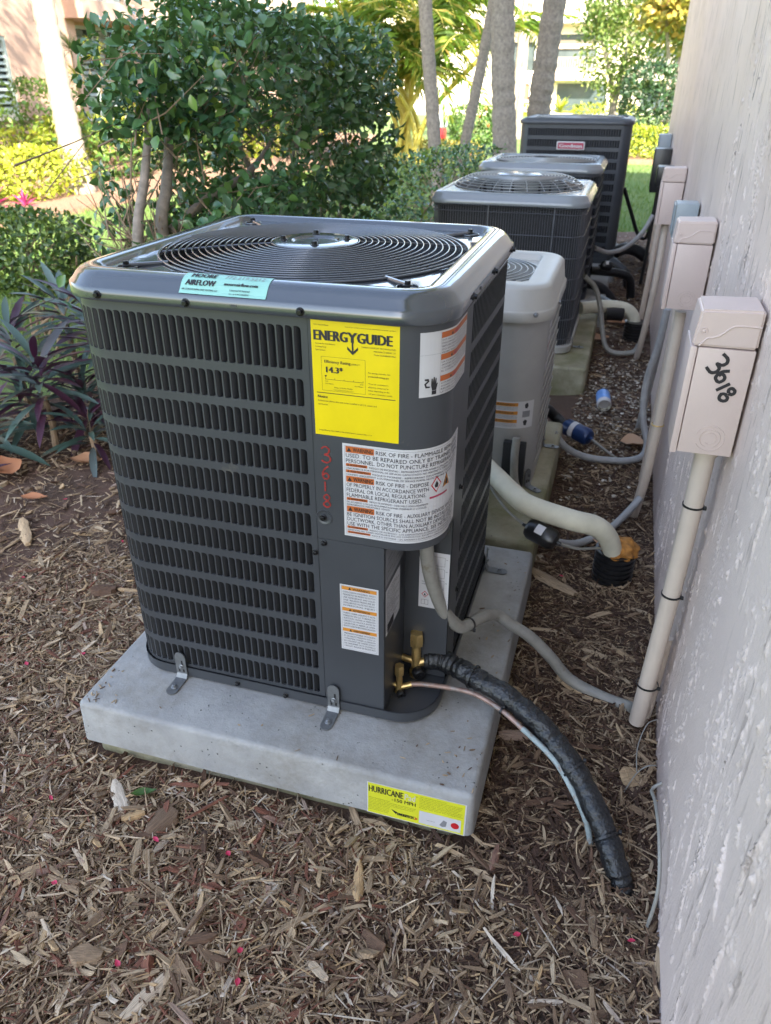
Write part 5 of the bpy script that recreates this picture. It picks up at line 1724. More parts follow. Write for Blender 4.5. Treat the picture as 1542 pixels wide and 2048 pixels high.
for i, hd in enumerate(('WARNING', 'ADVERTENCIA', 'AVERTISSEMENT')):
    st.rect(.002, .004 + .029 * i, .105, .016 + .029 * i, 'label_amber', 1); st.text(.055, .0135 + .029 * i, hd, .0075, align='c', width=.075, bold=.02)
    for j in range(3): st.text(.004, .0205 + .029 * i + .0042 * j, 'DISCONNECT ELECTRICAL POWER BEFORE SERVICING', .0024, width=.10)
st.rect(.122, .034, .150, .056, 'label_dark', 1)
st.poly([(.13, .024), (.128, .012), (.134, .006), (.140, .008), (.142, .018), (.138, .026)][::-1], 'label_black', 1)
st.poly([(.13, .084), (.126, .070), (.134, .064), (.142, .070), (.138, .086)][::-1], 'label_black', 1)
st.build('warning_label', u2, smooth=0)
st = Sticker(lab2(b2.s_right(1.04), .665)); st.rect(0, 0, .075, .16, 'label_white', 0); st.rect(.004, .07, .07, .085, 'badge_red', 1)
for i in range(9): st.text(.008, .02 + .012 * i + (.02 if i > 3 else 0), 'CAUTION RISK OF SHOCK', .004, width=.055)
st.build('warning_label', u2, smooth=0)
bracket(u2, -.4305, 1.33, .1125, .165, (1, 0)); bracket(u2, -.445, .975, .1125, .165, (.8, -.6))
mb = MB(); mb.box((-.53, .905, .14), (-.455, .929, .30), 'interior', .004); mb.build('valve_box', u2)

# ------------------------------------------------------------------ wire grille unit with domed guard
u3 = thing('air_conditioner', 'air conditioner with black wire grille and light grey top with domed fan guard', 'air conditioner', (-.81, 2.89, .113))
b3 = RR(-1.185, -.432, 2.505, 3.275, .075)
mb = MB(); rr_shell(mb, RR(-1.19, -.427, 2.50, 3.28, .08), [(.006, .114), (0, .120), (0, .150), (.006, .154)], 'silver_gloss', 64); mb.build('base_pan', u3)
mb = MB(); rr_shell(mb, b3, [(.022, .154), (.022, .825)], 'coil', 64, cap_top=False); mb.build('coil', u3)
mb = MB()
n = int(b3.P / .0126)
for i in range(n):
    q = b3.x0 + b3.r + b3.P * i / n
    c = b3.p(q, 0, -.003)
    vs, fs = [], []
    x, y, nx, ny = b3.at(q)
    tx, ty = -ny, nx
    for zz in (.156, .826):
        for a, o in ((-.0017, 0), (0, .0020), (.0017, 0)):
            vs.append((x + tx * a + nx * (o - .004), y + ty * a + ny * (o - .004), zz))
    mb.add(vs, [(0, 1, 4, 3), (1, 2, 5, 4)], 'grille_wire')
for zz in (.19, .29, .39, .49, .59, .69, .79, .815):
    vs = [b3.p(b3.P * i / 90, z2, o) for i in range(91) for z2, o in ((zz - .0022, 0), (zz, .0022), (zz + .0022, 0))]
    mb.add(vs, [(3 * i + j, 3 * i + 3 + j, 3 * i + 4 + j, 3 * i + 1 + j) for i in range(90) for j in (0, 1)], 'grille_wire')
mb.build('wire_grille', u3, kind='stuff', smooth=0)
mb = MB()
for q in (-.90, -.58, b3.s_right(2.62)):
    strip(mb, b3, q, q + .006, .154, .828, 'grille_wire', .0025, .006)
mb.build('grille_post', u3)
fan_cover(u3, RR(-1.198, -.419, 2.492, 3.288, .088), .822, .876, .335, 'cover_gray', .02, .05, recess=.004)
C3 = (-.8085, 2.89)
fan_inside(u3, C3, .335, .872, 'interior', 'cover_gray')
for i in range(15):
    R = .10 + .232 * i / 14
    zz = .878 + .046 * (1 - max(0, (R - .22) / .112) ** 2 if R > .22 else 1)
    q = MB(); ring_tube(q, C3, R, zz, .0024, 'guard_wire', 64, 5); q.build('guard_ring', u3, smooth=80)
mb = MB()
for k in range(24):
    a = k * PI / 12
    mb.tube([(C3[0] + r * math.cos(a), C3[1] + r * math.sin(a), .8765 + .046 * (1 - max(0, (r - .22) / .112) ** 2 if r > .22 else 1)) for r in (.10, .16, .22, .25, .28, .305, .332)], .0022, 'guard_wire', 5)
mb.build('guard_spoke', u3, kind='stuff')
mb = MB(); mb.lathe([(.11, .920), (.112, .928), (.10, .933), (0, .934)], (C3[0], C3[1], 0), 'cover_gray', 32); mb.build('guard_hub', u3)
bracket(u3, -.52, 2.499, .1125, .155, (0, -1), 'dark_unit'); bracket(u3, -.428, 2.66, .1125, .155, (1, 0))

# ------------------------------------------------------------------ charcoal unit and the tall one at the far end
u4 = thing('air_conditioner', 'charcoal air conditioner with grey rim, directly before the tallest far unit', 'air conditioner', (-.81, 4.1, .10))
b4 = RR(-1.18, -.432, 3.73, 4.48, .085)
mb = MB(); rr_shell(mb, b4, [(-.003, .101), (-.003, .135)], 'dark_unit', 64); mb.build('base_pan', u4)
mb = MB(); rr_shell(mb, b4, [(.02, .135), (.02, .87)], 'coil', 64, cap_top=False); mb.build('coil', u4)
mb = MB()
rw = [(.845 - .06 * i, .845 - .06 * i - .046) for i in range(12)]
sl4 = louver_wall(mb, b4, -1.10, -1.10 + b4.P, rw, .021, .135, .868, 'dark_unit', seg=1, shape=False)
mb.build('louver_panel', u4)
louvers(u4, b4, sl4, 'dark_unit', .014, .015, 0)
fan_cover(u4, RR(-1.192, -.420, 3.718, 4.492, .095), .862, .915, .32, 'cover_gray', .022, .05)
fan_inside(u4, (-.806, 4.105), .32, .905)
for i in range(13):
    q = MB(); ring_tube(q, (-.806, 4.105), .09 + .228 * i / 12, .922 - .01 * (i / 12) ** 2, .0026, 'guard_wire', 64, 5); q.build('guard_ring', u4, smooth=80)
u5 = thing('air_conditioner', 'tallest charcoal air conditioner with red Goodman badge at the far end of the row', 'air conditioner', (-.71, 5.4, .10))
b5 = RR(-1.108, -.298, 5.0, 5.82, .07)
mb = MB(); rr_shell(mb, b5, [(-.003, .101), (-.003, .14)], 'dark_unit', 64); mb.build('base_pan', u5)
mb = MB(); rr_shell(mb, b5, [(.025, .14), (.025, 1.08)], 'coil', 64, cap_top=False); mb.build('coil', u5)
rw = [(1.052 - .0745 * i, 1.052 - .0745 * i - .052) for i in range(12)]
mb = MB()
sl5 = louver_wall(mb, b5, -1.052, -.372, rw, .0185, .14, 1.085, 'dark_unit', seg=1, shape=False)
strip(mb, b5, -.372, b5.s_right(5.09), .14, 1.085, 'dark_unit')
strip(mb, b5, -1.052 - .16 , -1.052, .14, 1.085, 'dark_unit')
mb.build('louver_panel', u5)
mb = MB()
sr5 = louver_wall(mb, b5, b5.s_right(5.09), b5.s_right(5.74), rw, .0185, .14, 1.085, 'dark_unit', seg=1, shape=False)
strip(mb, b5, b5.s_right(5.74), -1.212 + b5.P, .14, 1.085, 'dark_unit', 0, .03)
mb.build('louver_panel', u5)
louvers(u5, b5, sl5 + sr5, 'dark_unit', .012, .014, 0)
fan_cover(u5, RR(-1.12, -.286, 4.988, 5.832, .08), 1.080, 1.120, .34, 'dark_unit', .02, .05)
fan_inside(u5, (-.703, 5.41), .34, 1.11)
for i in range(10):
    q = MB(); ring_tube(q, (-.703, 5.41), .09 + .245 * i / 9, 1.128 - .01 * (i / 9) ** 2, .0026, 'guard_wire', 48, 5); q.build('guard_ring', u5, smooth=80)
bd = MB(); bd.box((-.826, 4.986, .907), (-.618, 4.998, .966), 'label_white', .01, 3); bdo = bd.build('brand_badge', u5)
st = Sticker(flat((-.826, 4.9855, .966), (1, 0, 0), (0, 0, -1), (0, -1, 0)))
st.rect(.010, .009, .198, .050, 'badge_red', 0); st.text(.104, .0415, 'Goodman', .024, 'label_white', align='c', width=.165, bold=.03)
st.build('lettering', bdo, smooth=0)
# ------------------------------------------------------------------ disconnect boxes on the wall
def disconnect(label, numbered):
    y0, y1, zb, zt = -.042, .061, .7455, 1.008
    t = thing('disconnect_box', label, 'electrical box', (0, .0095, .7455))
    mb = MB(); mb.box((-.0975, y0, zb), (-.0055, y1, .9405), 'pink_box', .0025, 2); mb.build('body', t)
    mb = MB()
    vs = [(-.1095, y0 - .001, .9425), (-.005, y0 - .001, .9425), (-.005, y0 - .001, zt), (-.1045, y0 - .001, zt - .004),
          (-.1095, y1 + .001, .9425), (-.005, y1 + .001, .9425), (-.005, y1 + .001, zt), (-.1045, y1 + .001, zt - .004)]
    bm = bmesh.new()
    q = [bm.verts.new(v) for v in vs]
    for f in ((0, 1, 2, 3), (7, 6, 5, 4), (3, 2, 6, 7), (0, 3, 7, 4), (1, 5, 6, 2), (0, 4, 5, 1)): bm.faces.new([q[i] for i in f])
    bmesh.ops.bevel(bm, geom=bm.edges[:], offset=.004, segments=3, affect='EDGES')
    bm.verts.index_update()
    mb.add([v.co for v in bm.verts], [[v.index for v in f.verts] for f in bm.faces], 'pink_box')
    bm.free()
    yy = y0 - .0010
    mb.tube([(-.006, yy, .981), (-.040, yy, .981), (-.052, yy, .978), (-.066, yy, .965), (-.078, yy, .959), (-.087, yy, .957), (-.094, yy, .948), (-.098, yy, .9435)], .0016, 'pink_box', 8, spline=5)
    c = mb.build('hood', t)
    mb = MB(); ring_y(mb, (-.094, yy, .969), .0055, .0009, 'pink_box'); mb.lathe([(.003, 0), (.0024, .0012), (0, .0014)], (-.094, yy, .969), 'pink_box', 12, (0, -1, 0)); mb.build('rivet', c, smooth=60)
    mb = MB(); mb.box((-.1105, y0 - .001, zb - .003), (-.0985, y1 + .001, .9415), 'pink_box', .003, 2); mb.build('door', t)
    mb = MB()
    for R, a0, a1 in ((.0245, -2.6, 2.9), (.0175, -1.0, 4.4), (.0165, 2.2, 3.6), (.0110, -2.2, 2.4)):
        pts = [(-.047 + R * math.cos(a0 + (a1 - a0) * i / 30), y0 - .0002, .7775 + R * math.sin(a0 + (a1 - a0) * i / 30)) for i in range(31)]
        mb.tube(pts, .0008, 'pink_box', 6)
    mb.build('knockout', t, smooth=60)
    if numbered:
        q = MB(); strokes(q, flat((-.110, y0 - .0002, zt), (1, 0, 0), (0, 0, -1), (0, -1, 0)), BOXNUM, .0058, 'label_black')
        q.build('handwritten_number', t, 'black handwritten 3618 slanting down the box side', smooth=0)
    return t
def ring_y(mb, c, R, r, mat, n=24, k=6):
    vs, fs = [], []
    for i in range(n):
        a = 2 * PI * i / n
        for j in range(k):
            b = 2 * PI * j / k
            q = R + r * math.cos(b)
            vs.append((c[0] + q * math.cos(a), c[1] + r * math.sin(b), c[2] + q * math.sin(a)))
    for i in range(n):
        for j in range(k):
            fs.append((i * k + j, ((i + 1) % n) * k + j, ((i + 1) % n) * k + (j + 1) % k, i * k + (j + 1) % k))
    mb.add(vs, fs, mat)
d1 = disconnect('nearest pinkish disconnect box with 3618 handwritten in black on its side', True)
d2 = disconnect('second pinkish disconnect box on the wall, behind the box marked 3618', False)
d2.location = (0, .99, .765); d2.scale = (1.02, 1, 0.92)
d3 = dup(d2, (0, 2.75, .742), 'third pinkish disconnect box on the wall, farthest of the three alike')
d3.scale = (1.0, 1, .96)
for o in (d1, d2, d3): o['group'] = 'pinkish disconnect boxes on the house wall'
def plain_box(name, label, a, b, mat, bev=.004, cat='electrical box'):
    t = thing(name, label, cat, ((a[0] + b[0]) / 2, (a[1] + b[1]) / 2, a[2]))
    mb = MB(); mb.box(a, b, mat, bev, 2); mb.build('body', t)
    mb = MB(); mb.box((a[0] - .005, a[1] - .003, a[2] + (b[2] - a[2]) * .12), (a[0] - .0002, b[1] + .003, b[2] - .004), mat, .002, 1); mb.build('lid', t)
    return t
plain_box('junction_box', 'small grey blue junction box above the second pinkish box', (-.082, 1.62, .85), (-.006, 1.72, .968), 'gray_box')
plain_box('disconnect_box', 'black electrical box on the wall beyond the third pinkish box', (-.10, 3.95, .78), (-.004, 4.10, .895), 'black_plastic')
plain_box('disconnect_box', 'tall black electrical box with bent cover near the wall corner', (-.115, 4.75, .66), (-.004, 4.92, .945), 'black_plastic')
plain_box('meter_box', 'grey electrical box nearest the far wall corner', (-.09, 5.25, .80), (-.004, 5.42, 1.01), 'gray_box')

# ------------------------------------------------------------------ conduits, hoses and refrigerant lines
def pipe(name, label, path, r, mat, cat, n=14, spline=6, group=None, ties=(), ends=None):
    t = thing(name, label, cat, path[-1], group)
    mb = MB(); mb.tube(path, r, mat, n, True, spline); mb.build(ends or 'tube', t, smooth=60)
    for p, R, d in ties: tie(t, p, R, d)
    return t
def tie(root, p, R, d, head=(1, -.4, 0)):
    d = Vector(d).normalized()
    mb = MB()
    u = d.orthogonal().normalized(); w = d.cross(u)
    vs = []
    n = 24
    for i in range(n):
        a = 2 * PI * i / n
        e = u * math.cos(a) + w * math.sin(a)
        for rr_, h in ((R, -.0022), (R + .0014, -.0022), (R + .0014, .0022), (R, .0022)):
            vs.append(Vector(p) + e * rr_ + d * h)
    fs = [(i * 4 + j, ((i + 1) % n) * 4 + j, ((i + 1) % n) * 4 + (j + 1) % 4, i * 4 + (j + 1) % 4) for i in range(n) for j in range(4)]
    mb.add(vs, fs, 'tie')
    h = Vector(head); h = (h - d * h.dot(d)).normalized()
    c = Vector(p) + h * (R + .003)
    mb.box(c - Vector((.0035, .0035, .0035)), c + Vector((.0035, .0035, .0035)), 'tie', .001, 1)
    mb.build('cable_tie', root, smooth=0)

t = pipe('pvc_conduit', 'beige pvc conduit with three black cable ties under the box marked 3618', [(-.040, .012, .745), (-.040, .014, .6), (-.041, .022, .40), (-.045, .03, .2), (-.050, .035, .01)], .0188, 'pvc', 'conduit', 18, 4)
mb = MB(); mb.lathe([(.0225, 0), (.0225, .016), (.0205, .020)], (-.040, .011, .725), 'pvc', 20); mb.build('coupling', t)
tie(t, (-.040, .015, .612), .0192, (0, 0, 1)); tie(t, (-.041, .022, .392), .0192, (0, 0, 1)); tie(t, (-.0455, .036, .128), .0235, (0, 0, 1))
pipe('pvc_conduit', 'short beige pvc stub behind the nearest conduit at the wall foot', [(-.020, .075, .24), (-.022, .078, .12), (-.028, .080, -.03)], .0125, 'pvc', 'conduit', 14, 4)
t = pipe('conduit_whip', 'grey flexible conduit looping from the nearest unit across the pad to the wall conduit',
     [(-.546, -.105, .57), (-.546, -.105, .50), (-.536, -.100, .42), (-.512, -.070, .315), (-.480, -.030, .245), (-.462, .005, .230), (-.440, .06, .215), (-.415, .125, .180), (-.378, .140, .147), (-.326, .150, .110), (-.271, .155, .055), (-.214, .148, .0), (-.13, .125, -.016), (-.060, .10, -.010), (-.046, .045, .03)],
     [.0150] * 15, 'whip', 'conduit', 14, 6)
tie(t, (-.462, .005, .230), .0158, (.5, 1, -.2), (1, 0, -.6))
# black insulated suction line with tape creases
pts = [(-.548, -.077, .165), (-.512, -.070, .170), (-.481, -.079, .171), (-.411, -.110, .168), (-.340, -.135, .158), (-.256, -.179, .130), (-.184, -.233, .090), (-.123, -.301, .040), (-.086, -.360, .000), (-.062, -.390, -.045), (-.05, -.40, -.12)]
PP, _ = catmull([Vector(p) for p in pts], [1] * len(pts), 22)
rad_ = []
for i in range(len(PP)):
    c = i * 0.9
    rad_.append(.0245 + .0006 * math.sin(c * .43) + .0005 * math.sin(c * 1.3 + 1) + random.gauss(0, .0002) + (-.0022 if i % 23 in (0, 1) else -.0012 if i % 23 == 2 else 0) - (.004 if i < 8 else 0))
t = thing('insulated_pipe', 'thick black taped refrigerant line curving from the brass valve into the mulch', 'pipe', (-.08, -.36, -.03))
mb = MB(); mb.tube(PP, rad_, 'black_foam', 36); o = mb.build('insulation', t, smooth=75)
for v in o.data.vertices:
    k = mnoise.noise(Vector((v.co.x * 38, v.co.y * 38, v.co.z * 38)))
    v.co += v.normal * (.0026 * mnoise.noise(Vector((v.co.x * 14, v.co.y * 60, v.co.z * 45))) + .0012 * k)
for p, d in (((-.428, -.103, .169), (.8, -.3, -.05)), ((-.186, -.231, .091), (.6, -.45, -.35)), ((-.108, -.325, .024), (.5, -.7, -.5))): tie(t, p, .0272, d)
t = thing('copper_pipe', 'thin copper liquid line turning pale blue, running beside the thick black pipe', 'pipe', (-.14, -.30, -.02))
cp = [(-.566, -.142, .145), (-.519, -.137, .150), (-.428, -.134, .150), (-.356, -.160, .144), (-.300, -.193, .132)]
mb = MB(); mb.tube(cp, .0058, 'copper', 12, True, 6); mb.build('bare_pipe', t)
mb = MB(); mb.tube([(-.302, -.192, .1325), (-.284, -.202, .128), (-.226, -.230, .100), (-.177, -.272, .060), (-.144, -.297, .010), (-.126, -.314, -.06)], .0062, 'verdigris', 12, True, 6); mb.build('painted_pipe', t, 'pale blue end of the copper line')
tie(t, (-.352, -.163, .143), .0066, (.8, -.4, -.1))
pipe('cable', 'white loose cable standing in the mulch against the wall', [(-.020, -.455, -.03), (-.014, -.43, .05), (-.020, -.36, .10), (-.026, -.28, .10), (-.030, -.235, .085), (-.012, -.22, .095)], .0036, 'whip', 'cable', 8, 6)
pipe('wire', 'thin curly wire sticking out of the mulch below the wall conduit', [(-.04, -.12, -.03), (-.05, -.07, .02), (-.035, -.02, .055), (-.012, .0, .06)], .0014, 'whip', 'wire', 6, 8)
pipe('wire', 'second thin curly wire lower on the mulch by the wall', [(-.07, -.16, -.02), (-.05, -.13, .01), (-.03, -.12, .03), (-.01, -.11, .028)], .0014, 'whip', 'wire', 6, 8)

# lines of the small silver unit
t = thing('insulated_pipe', 'thick white insulated pipe of the small silver unit ending in orange foam', 'pipe', (-.14, .64, .1))
mb = MB(); mb.tube([(-.60, .86, .25), (-.55, .76, .265), (-.503, .685, .268), (-.45, .618, .262), (-.395, .574, .254), (-.277, .556, .238), (-.205, .582, .214), (-.165, .610, .170), (-.142, .635, .110)], [.029, .029, .030, .031, .031, .031, .031, .030, .028], 'armaflex', 20, True, 6); mb.build('insulation', t, smooth=60)
mb = MB(); mb.tube([(-.165, .640, .125), (-.150, .650, .105), (-.118, .640, .090), (-.09, .625, .088)], .0042, 'label_white', 8, True, 4); mb.build('white_tube', t)
t = thing('drain_pipe', 'black corrugated pipe plugged with orange foam beside the wall', 'pipe', (-.130, .668, -.06))
prof = []
for i in range(16):
    zz = -.16 + .2 * i / 15 * 1.28
    prof += [(.061, zz), (.061, zz + .0075), (.055, zz + .0095), (.055, zz + .0155)]
mb = MB(); mb.lathe([(r, min(h, .098)) for r, h in prof], (-.130, .668, 0), 'black_plastic', 36); mb.build('corrugated_wall', t, smooth=30)
bm = bmesh.new(); bmesh.ops.create_icosphere(bm, subdivisions=4, radius=1)
for v in bm.verts:
    n = v.co.normalized()
    q = 1 + .22 * mnoise.noise(n * 2.1) + .12 * mnoise.noise(n * 5 + Vector((3, 0, 0)))
    v.co = Vector((n.x * .056 * q, n.y * .055 * q, n.z * .034 * q)) + Vector((-.122, .668, .098))
mb = MB(); mb.add([v.co for v in bm.verts], [[v.index for v in f.verts] for f in bm.faces], 'foam_orange'); bm.free()
mb.build('foam_plug', t, smooth=80)
def capsule(name, label, a, b, R, mat, lab_mat=None, rp=.0045, cat='filter drier', pm='whip', tails=()):
    a, b = Vector(a), Vector(b)
    d = (b - a).normalized(); L = (b - a).length
    t = thing(name, label, cat, (a + b) / 2)
    mb = MB(); mb.lathe([(rp, -.012), (rp * 1.4, 0), (R * .8, .006), (R, .018), (R, L - .018), (R * .8, L - .006), (rp * 1.4, L), (rp, L + .012)], a, mat, 24, d); mb.build('shell', t, smooth=40)
    for tl in tails:
        mb = MB(); mb.tube(tl, rp, pm, 10, True, 6); mb.build('pipe', t)
    if lab_mat:
        mb = MB()
        u = (Vector((0, 0, 1)) - d * d.z).normalized(); w = d.cross(u)
        if w.y > 0: w = -w
        vs = []
        for i in range(9):
            an = 0.15 + 0.95 * i / 8
            e = u * math.cos(an) + w * math.sin(an)
            for h in (.36, .60): vs.append(a + d * L * h + e * (R + .0006))
        mb.add(vs, [(2 * i, 2 * i + 1, 2 * i + 3, 2 * i + 2) for i in range(8)], lab_mat)
        if vs:
            for k in range(4):
                q = []
                for i in (1, 3, 5, 7):
                    pass
        mb.build('label', t, smooth=0)
    return t
capsule('filter_drier', 'black filter drier with white label between the slabs', (-.398, .552, .198), (-.302, .512, .182), .032, 'black_plastic', 'label_white', .0042,
        tails=([(-.60, .84, .24), (-.53, .72, .215), (-.46, .61, .205), (-.398, .552, .198)], [(-.302, .512, .182), (-.245, .54, .155), (-.19, .60, .13), (-.155, .635, .11)]))
pipe('conduit_whip', 'grey conduit crossing under the white pipe to the second wall conduit', [(-.36, .66, .10), (-.31, .70, .07), (-.24, .80, .02), (-.15, .93, .015), (-.09, 1.02, .05), (-.06, 1.05, .09)], .0125, 'whip_blue', 'conduit', 12, 6)
pipe('conduit_whip', 'grey conduit rising on the front of the small silver unit', [(-.487, .905, .32), (-.487, .893, .25), (-.478, .885, .17), (-.452, .880, .128), (-.40, .80, .12), (-.33, .70, .07)], .0135, 'whip', 'conduit', 12, 6)
t = pipe('pvc_conduit', 'beige pvc conduit with brass ring rising beside the looping gray conduit', [(-.050, 1.02, .74), (-.050, 1.02, .58), (-.052, 1.025, .36), (-.058, 1.05, .15), (-.075, 1.10, -.06)], .0165, 'pvc', 'conduit', 16, 4)
mb = MB(); ring_tube(mb, (-.0525, 1.026), .0185, .372, .0022, 'brass', 32, 8); mb.build('brass_ring', t)
pipe('conduit_whip', 'light grey conduit in a long loop from the wall down to the blue drier', [(-.050, 1.62, .60), (-.055, 1.64, .46), (-.075, 1.65, .30), (-.065, 1.62, .16), (-.035, 1.59, .07), (-.045, 1.54, .03), (-.10, 1.50, .018), (-.18, 1.485, .016), (-.26, 1.48, .02), (-.34, 1.475, .05), (-.40, 1.475, .11)], .0135, 'whip_blue', 'conduit', 12, 6)
pipe('pvc_conduit', 'grey beige conduit along the wall just beyond the brass ringed one', [(-.035, 1.36, .80), (-.035, 1.36, .4), (-.040, 1.38, -.05)], .0155, 'pvc', 'conduit', 14, 3)
pipe('pvc_conduit', 'tall beige conduit dropping from the third pinkish box to the gravel', [(-.055, 2.78, .75), (-.055, 2.78, .45), (-.065, 2.85, .18), (-.08, 2.98, -.05)], .0165, 'pvc', 'conduit', 14, 4)
pipe('pvc_conduit', 'light grey conduit beside the tall beige one under the grey blue box', [(-.045, 1.67, .86), (-.045, 1.68, .60), (-.047, 1.80, .3), (-.06, 1.95, -.05)], .013, 'whip_blue', 'conduit', 12, 4)
pipe('pvc_conduit', 'brownish beige conduit with couplings under the far black boxes', [(-.06, 3.45, .72), (-.065, 3.45, .3), (-.075, 3.5, -.05)], .0165, 'pvc', 'conduit', 12, 4)
pipe('pvc_conduit', 'slim dark conduit farthest along the wall', [(-.055, 4.83, .66), (-.06, 4.83, .2), (-.07, 4.85, -.05)], .013, 'black_plastic', 'conduit', 10, 4)
pipe('conduit_whip', 'grey conduit drooping from the wire grille unit to the gravel', [(-.425, 3.05, .40), (-.36, 3.08, .34), (-.315, 3.06, .24), (-.285, 3.02, .12), (-.25, 2.97, .035), (-.19, 2.95, .012), (-.10, 2.97, .02), (-.075, 2.99, .06)], .0145, 'whip', 'conduit', 12, 6)
pipe('conduit_whip', 'light grey conduit sagging from the charcoal unit up to the wall', [(-.43, 4.35, .33), (-.33, 4.45, .285), (-.22, 4.6, .30), (-.12, 4.75, .38), (-.06, 4.81, .50)], .0165, 'whip_blue', 'conduit', 12, 6)
pipe('conduit_whip', 'black conduit slanting from the tallest unit to the wall', [(-.295, 5.35, .62), (-.22, 5.4, .45), (-.13, 5.45, .26), (-.06, 5.42, .26), (-.04, 5.35, .5)], .015, 'black_plastic', 'conduit', 10, 6)
# lines of the wire grille unit
t = thing('insulated_pipe', 'pale insulated pipe of the wire grille unit bending into the far corrugated pipe', 'pipe', (-.11, 3.34, .1))
mb = MB(); mb.tube([(-.43, 3.22, .18), (-.34, 3.28, .182), (-.25, 3.32, .18), (-.17, 3.34, .165), (-.125, 3.345, .13), (-.110, 3.345, .09)], .037, 'armaflex', 16, True, 6); mb.build('insulation', t, smooth=60)
mb = MB(); mb.tube([(-.285, 3.285, .145), (-.24, 3.30, .145), (-.185, 3.315, .14)], .042, 'black_plastic', 16, True, 4); mb.build('black_sleeve', t)
t = thing('drain_pipe', 'black corrugated pipe beside the gravel, taking the pale pipe of the wire grille unit', 'pipe', (-.10, 3.33, -.06))
mb = MB(); mb.lathe([(r * 1.05, min(h, .10)) for r, h in prof], (-.10, 3.33, 0), 'black_plastic', 32); mb.build('corrugated_wall', t, smooth=30)
pipe('insulated_pipe', 'black insulated pipe of the charcoal unit bending down at a drier', [(-.43, 4.22, .20), (-.33, 4.26, .19), (-.23, 4.30, .175), (-.165, 4.33, .14), (-.14, 4.35, .05), (-.135, 4.36, -.06)], .030, 'black_foam', 'pipe', 14, 6)
pipe('insulated_pipe', 'black insulated pipe slanting to the ground beyond the third slab', [(-.43, 3.95, .17), (-.34, 4.0, .13), (-.26, 4.02, .05), (-.21, 4.02, -.06)], .033, 'black_foam', 'pipe', 14, 6)
pipe('cable', 'thin dark cable running from the third slab to the wall', [(-.34, 3.75, .14), (-.24, 3.72, .10), (-.15, 3.72, .03), (-.07, 3.74, .0)], .011, 'gray_box', 'cable', 10, 6)
capsule('filter_drier', 'small black filter drier with white label beside the charcoal unit', (-.37, 4.18, .245), (-.29, 4.20, .24), .034, 'black_plastic', 'label_white', .006)
pipe('insulated_pipe', 'thick black pipe lying by the wall beside the tallest unit', [(-.29, 5.15, .16), (-.22, 5.2, .19), (-.13, 5.25, .17), (-.05, 5.27, .12)], .045, 'black_foam', 'pipe', 14, 6)
pipe('insulated_pipe', 'taped black pipe with elbow lying in front of the tallest unit', [(-.30, 4.80, .16), (-.24, 4.74, .13), (-.18, 4.70, .08), (-.15, 4.69, -.05)], .034, 'black_foam', 'pipe', 14, 6)
# blue drier, can
t = capsule('filter_drier', 'dark blue filter drier with white band lying on the mulch', (-.372, 1.685, .062), (-.256, 1.605, .050), .036, 'blue_drier', None, .0058, tails=([(-.256, 1.605, .050), (-.20, 1.56, .03), (-.13, 1.52, .0), (-.10, 1.50, -.04)],))
mb = MB(); a, b = Vector((-.372, 1.685, .062)), Vector((-.256, 1.605, .050)); d = (b - a).normalized()
mb.lathe([(.0365, .045), (.0365, .068)], a, 'label_white', 24, d); mb.build('band', t)
pipe('insulated_pipe', 'black insulated pipe from the small silver unit to the blue drier', [(-.50, 1.60, .14), (-.46, 1.68, .13), (-.42, 1.71, .09), (-.375, 1.69, .062)], .024, 'black_foam', 'pipe', 12, 6)
t = thing('drink_can', 'open blue and white can lying on the gravel', 'can', (-.235, 2.17, .03))
mb = MB(); a = Vector((-.218, 2.085, .018)); d = Vector((-.12, .98, .12)).normalized()
mb.lathe([(.030, 0), (.033, .004), (.033, .03)], a, 'label_white', 24, d); mb.f.pop(-2); mb.m.pop(-2)
mb.lathe([(.033, .03), (.033, .11), (.027, .122), (0, .122)], a, 'blue_can', 24, d); mb.f.pop(-2); mb.m.pop(-2)
mb.build('shell', t)
mb = MB(); mb.lathe([(.0295, .002), (.0295, .11)], a, 'armaflex', 20, d); mb.f.pop(-2); mb.m.pop(-2); mb.build('lining', t)
# ------------------------------------------------------------------ shrubs and hedges
CP = np.array(CAMPOS)
def shell_points(k, c, h, pw=4.0, inner=0.35, rng=RNG, bias=None):
    """points through the outer layer of a superellipsoid; returns points and outward normals"""
    d = unit(rng.normal(0, 1, (k, 3)) * np.array([1, 1, 1.0]))
    e = (np.abs(d) ** pw).sum(1) ** (-1 / pw)
    s = d * e[:, None]
    n = unit(np.sign(s) * np.abs(s) ** (pw - 1) / np.array(h))
    t = 1 - inner * rng.beta(1.0, 2.2, k)
    return np.array(c) + s * np.array(h) * t[:, None], n

def branch_net(mb, base, tips, r0, mat, jit=.06):
    for tip in tips:
        b, t = Vector(base), Vector(tip)
        pts = [b]
        for i in range(1, 5):
            q = b.lerp(t, i / 4)
            q += Vector((random.gauss(0, jit), random.gauss(0, jit), random.gauss(0, jit * .5))) * (1 if i < 4 else .2)
            pts.append(q)
        mb.tube(pts, [r0, r0 * .85, r0 * .62, r0 * .42, r0 * .2], mat, 7, True, 3)

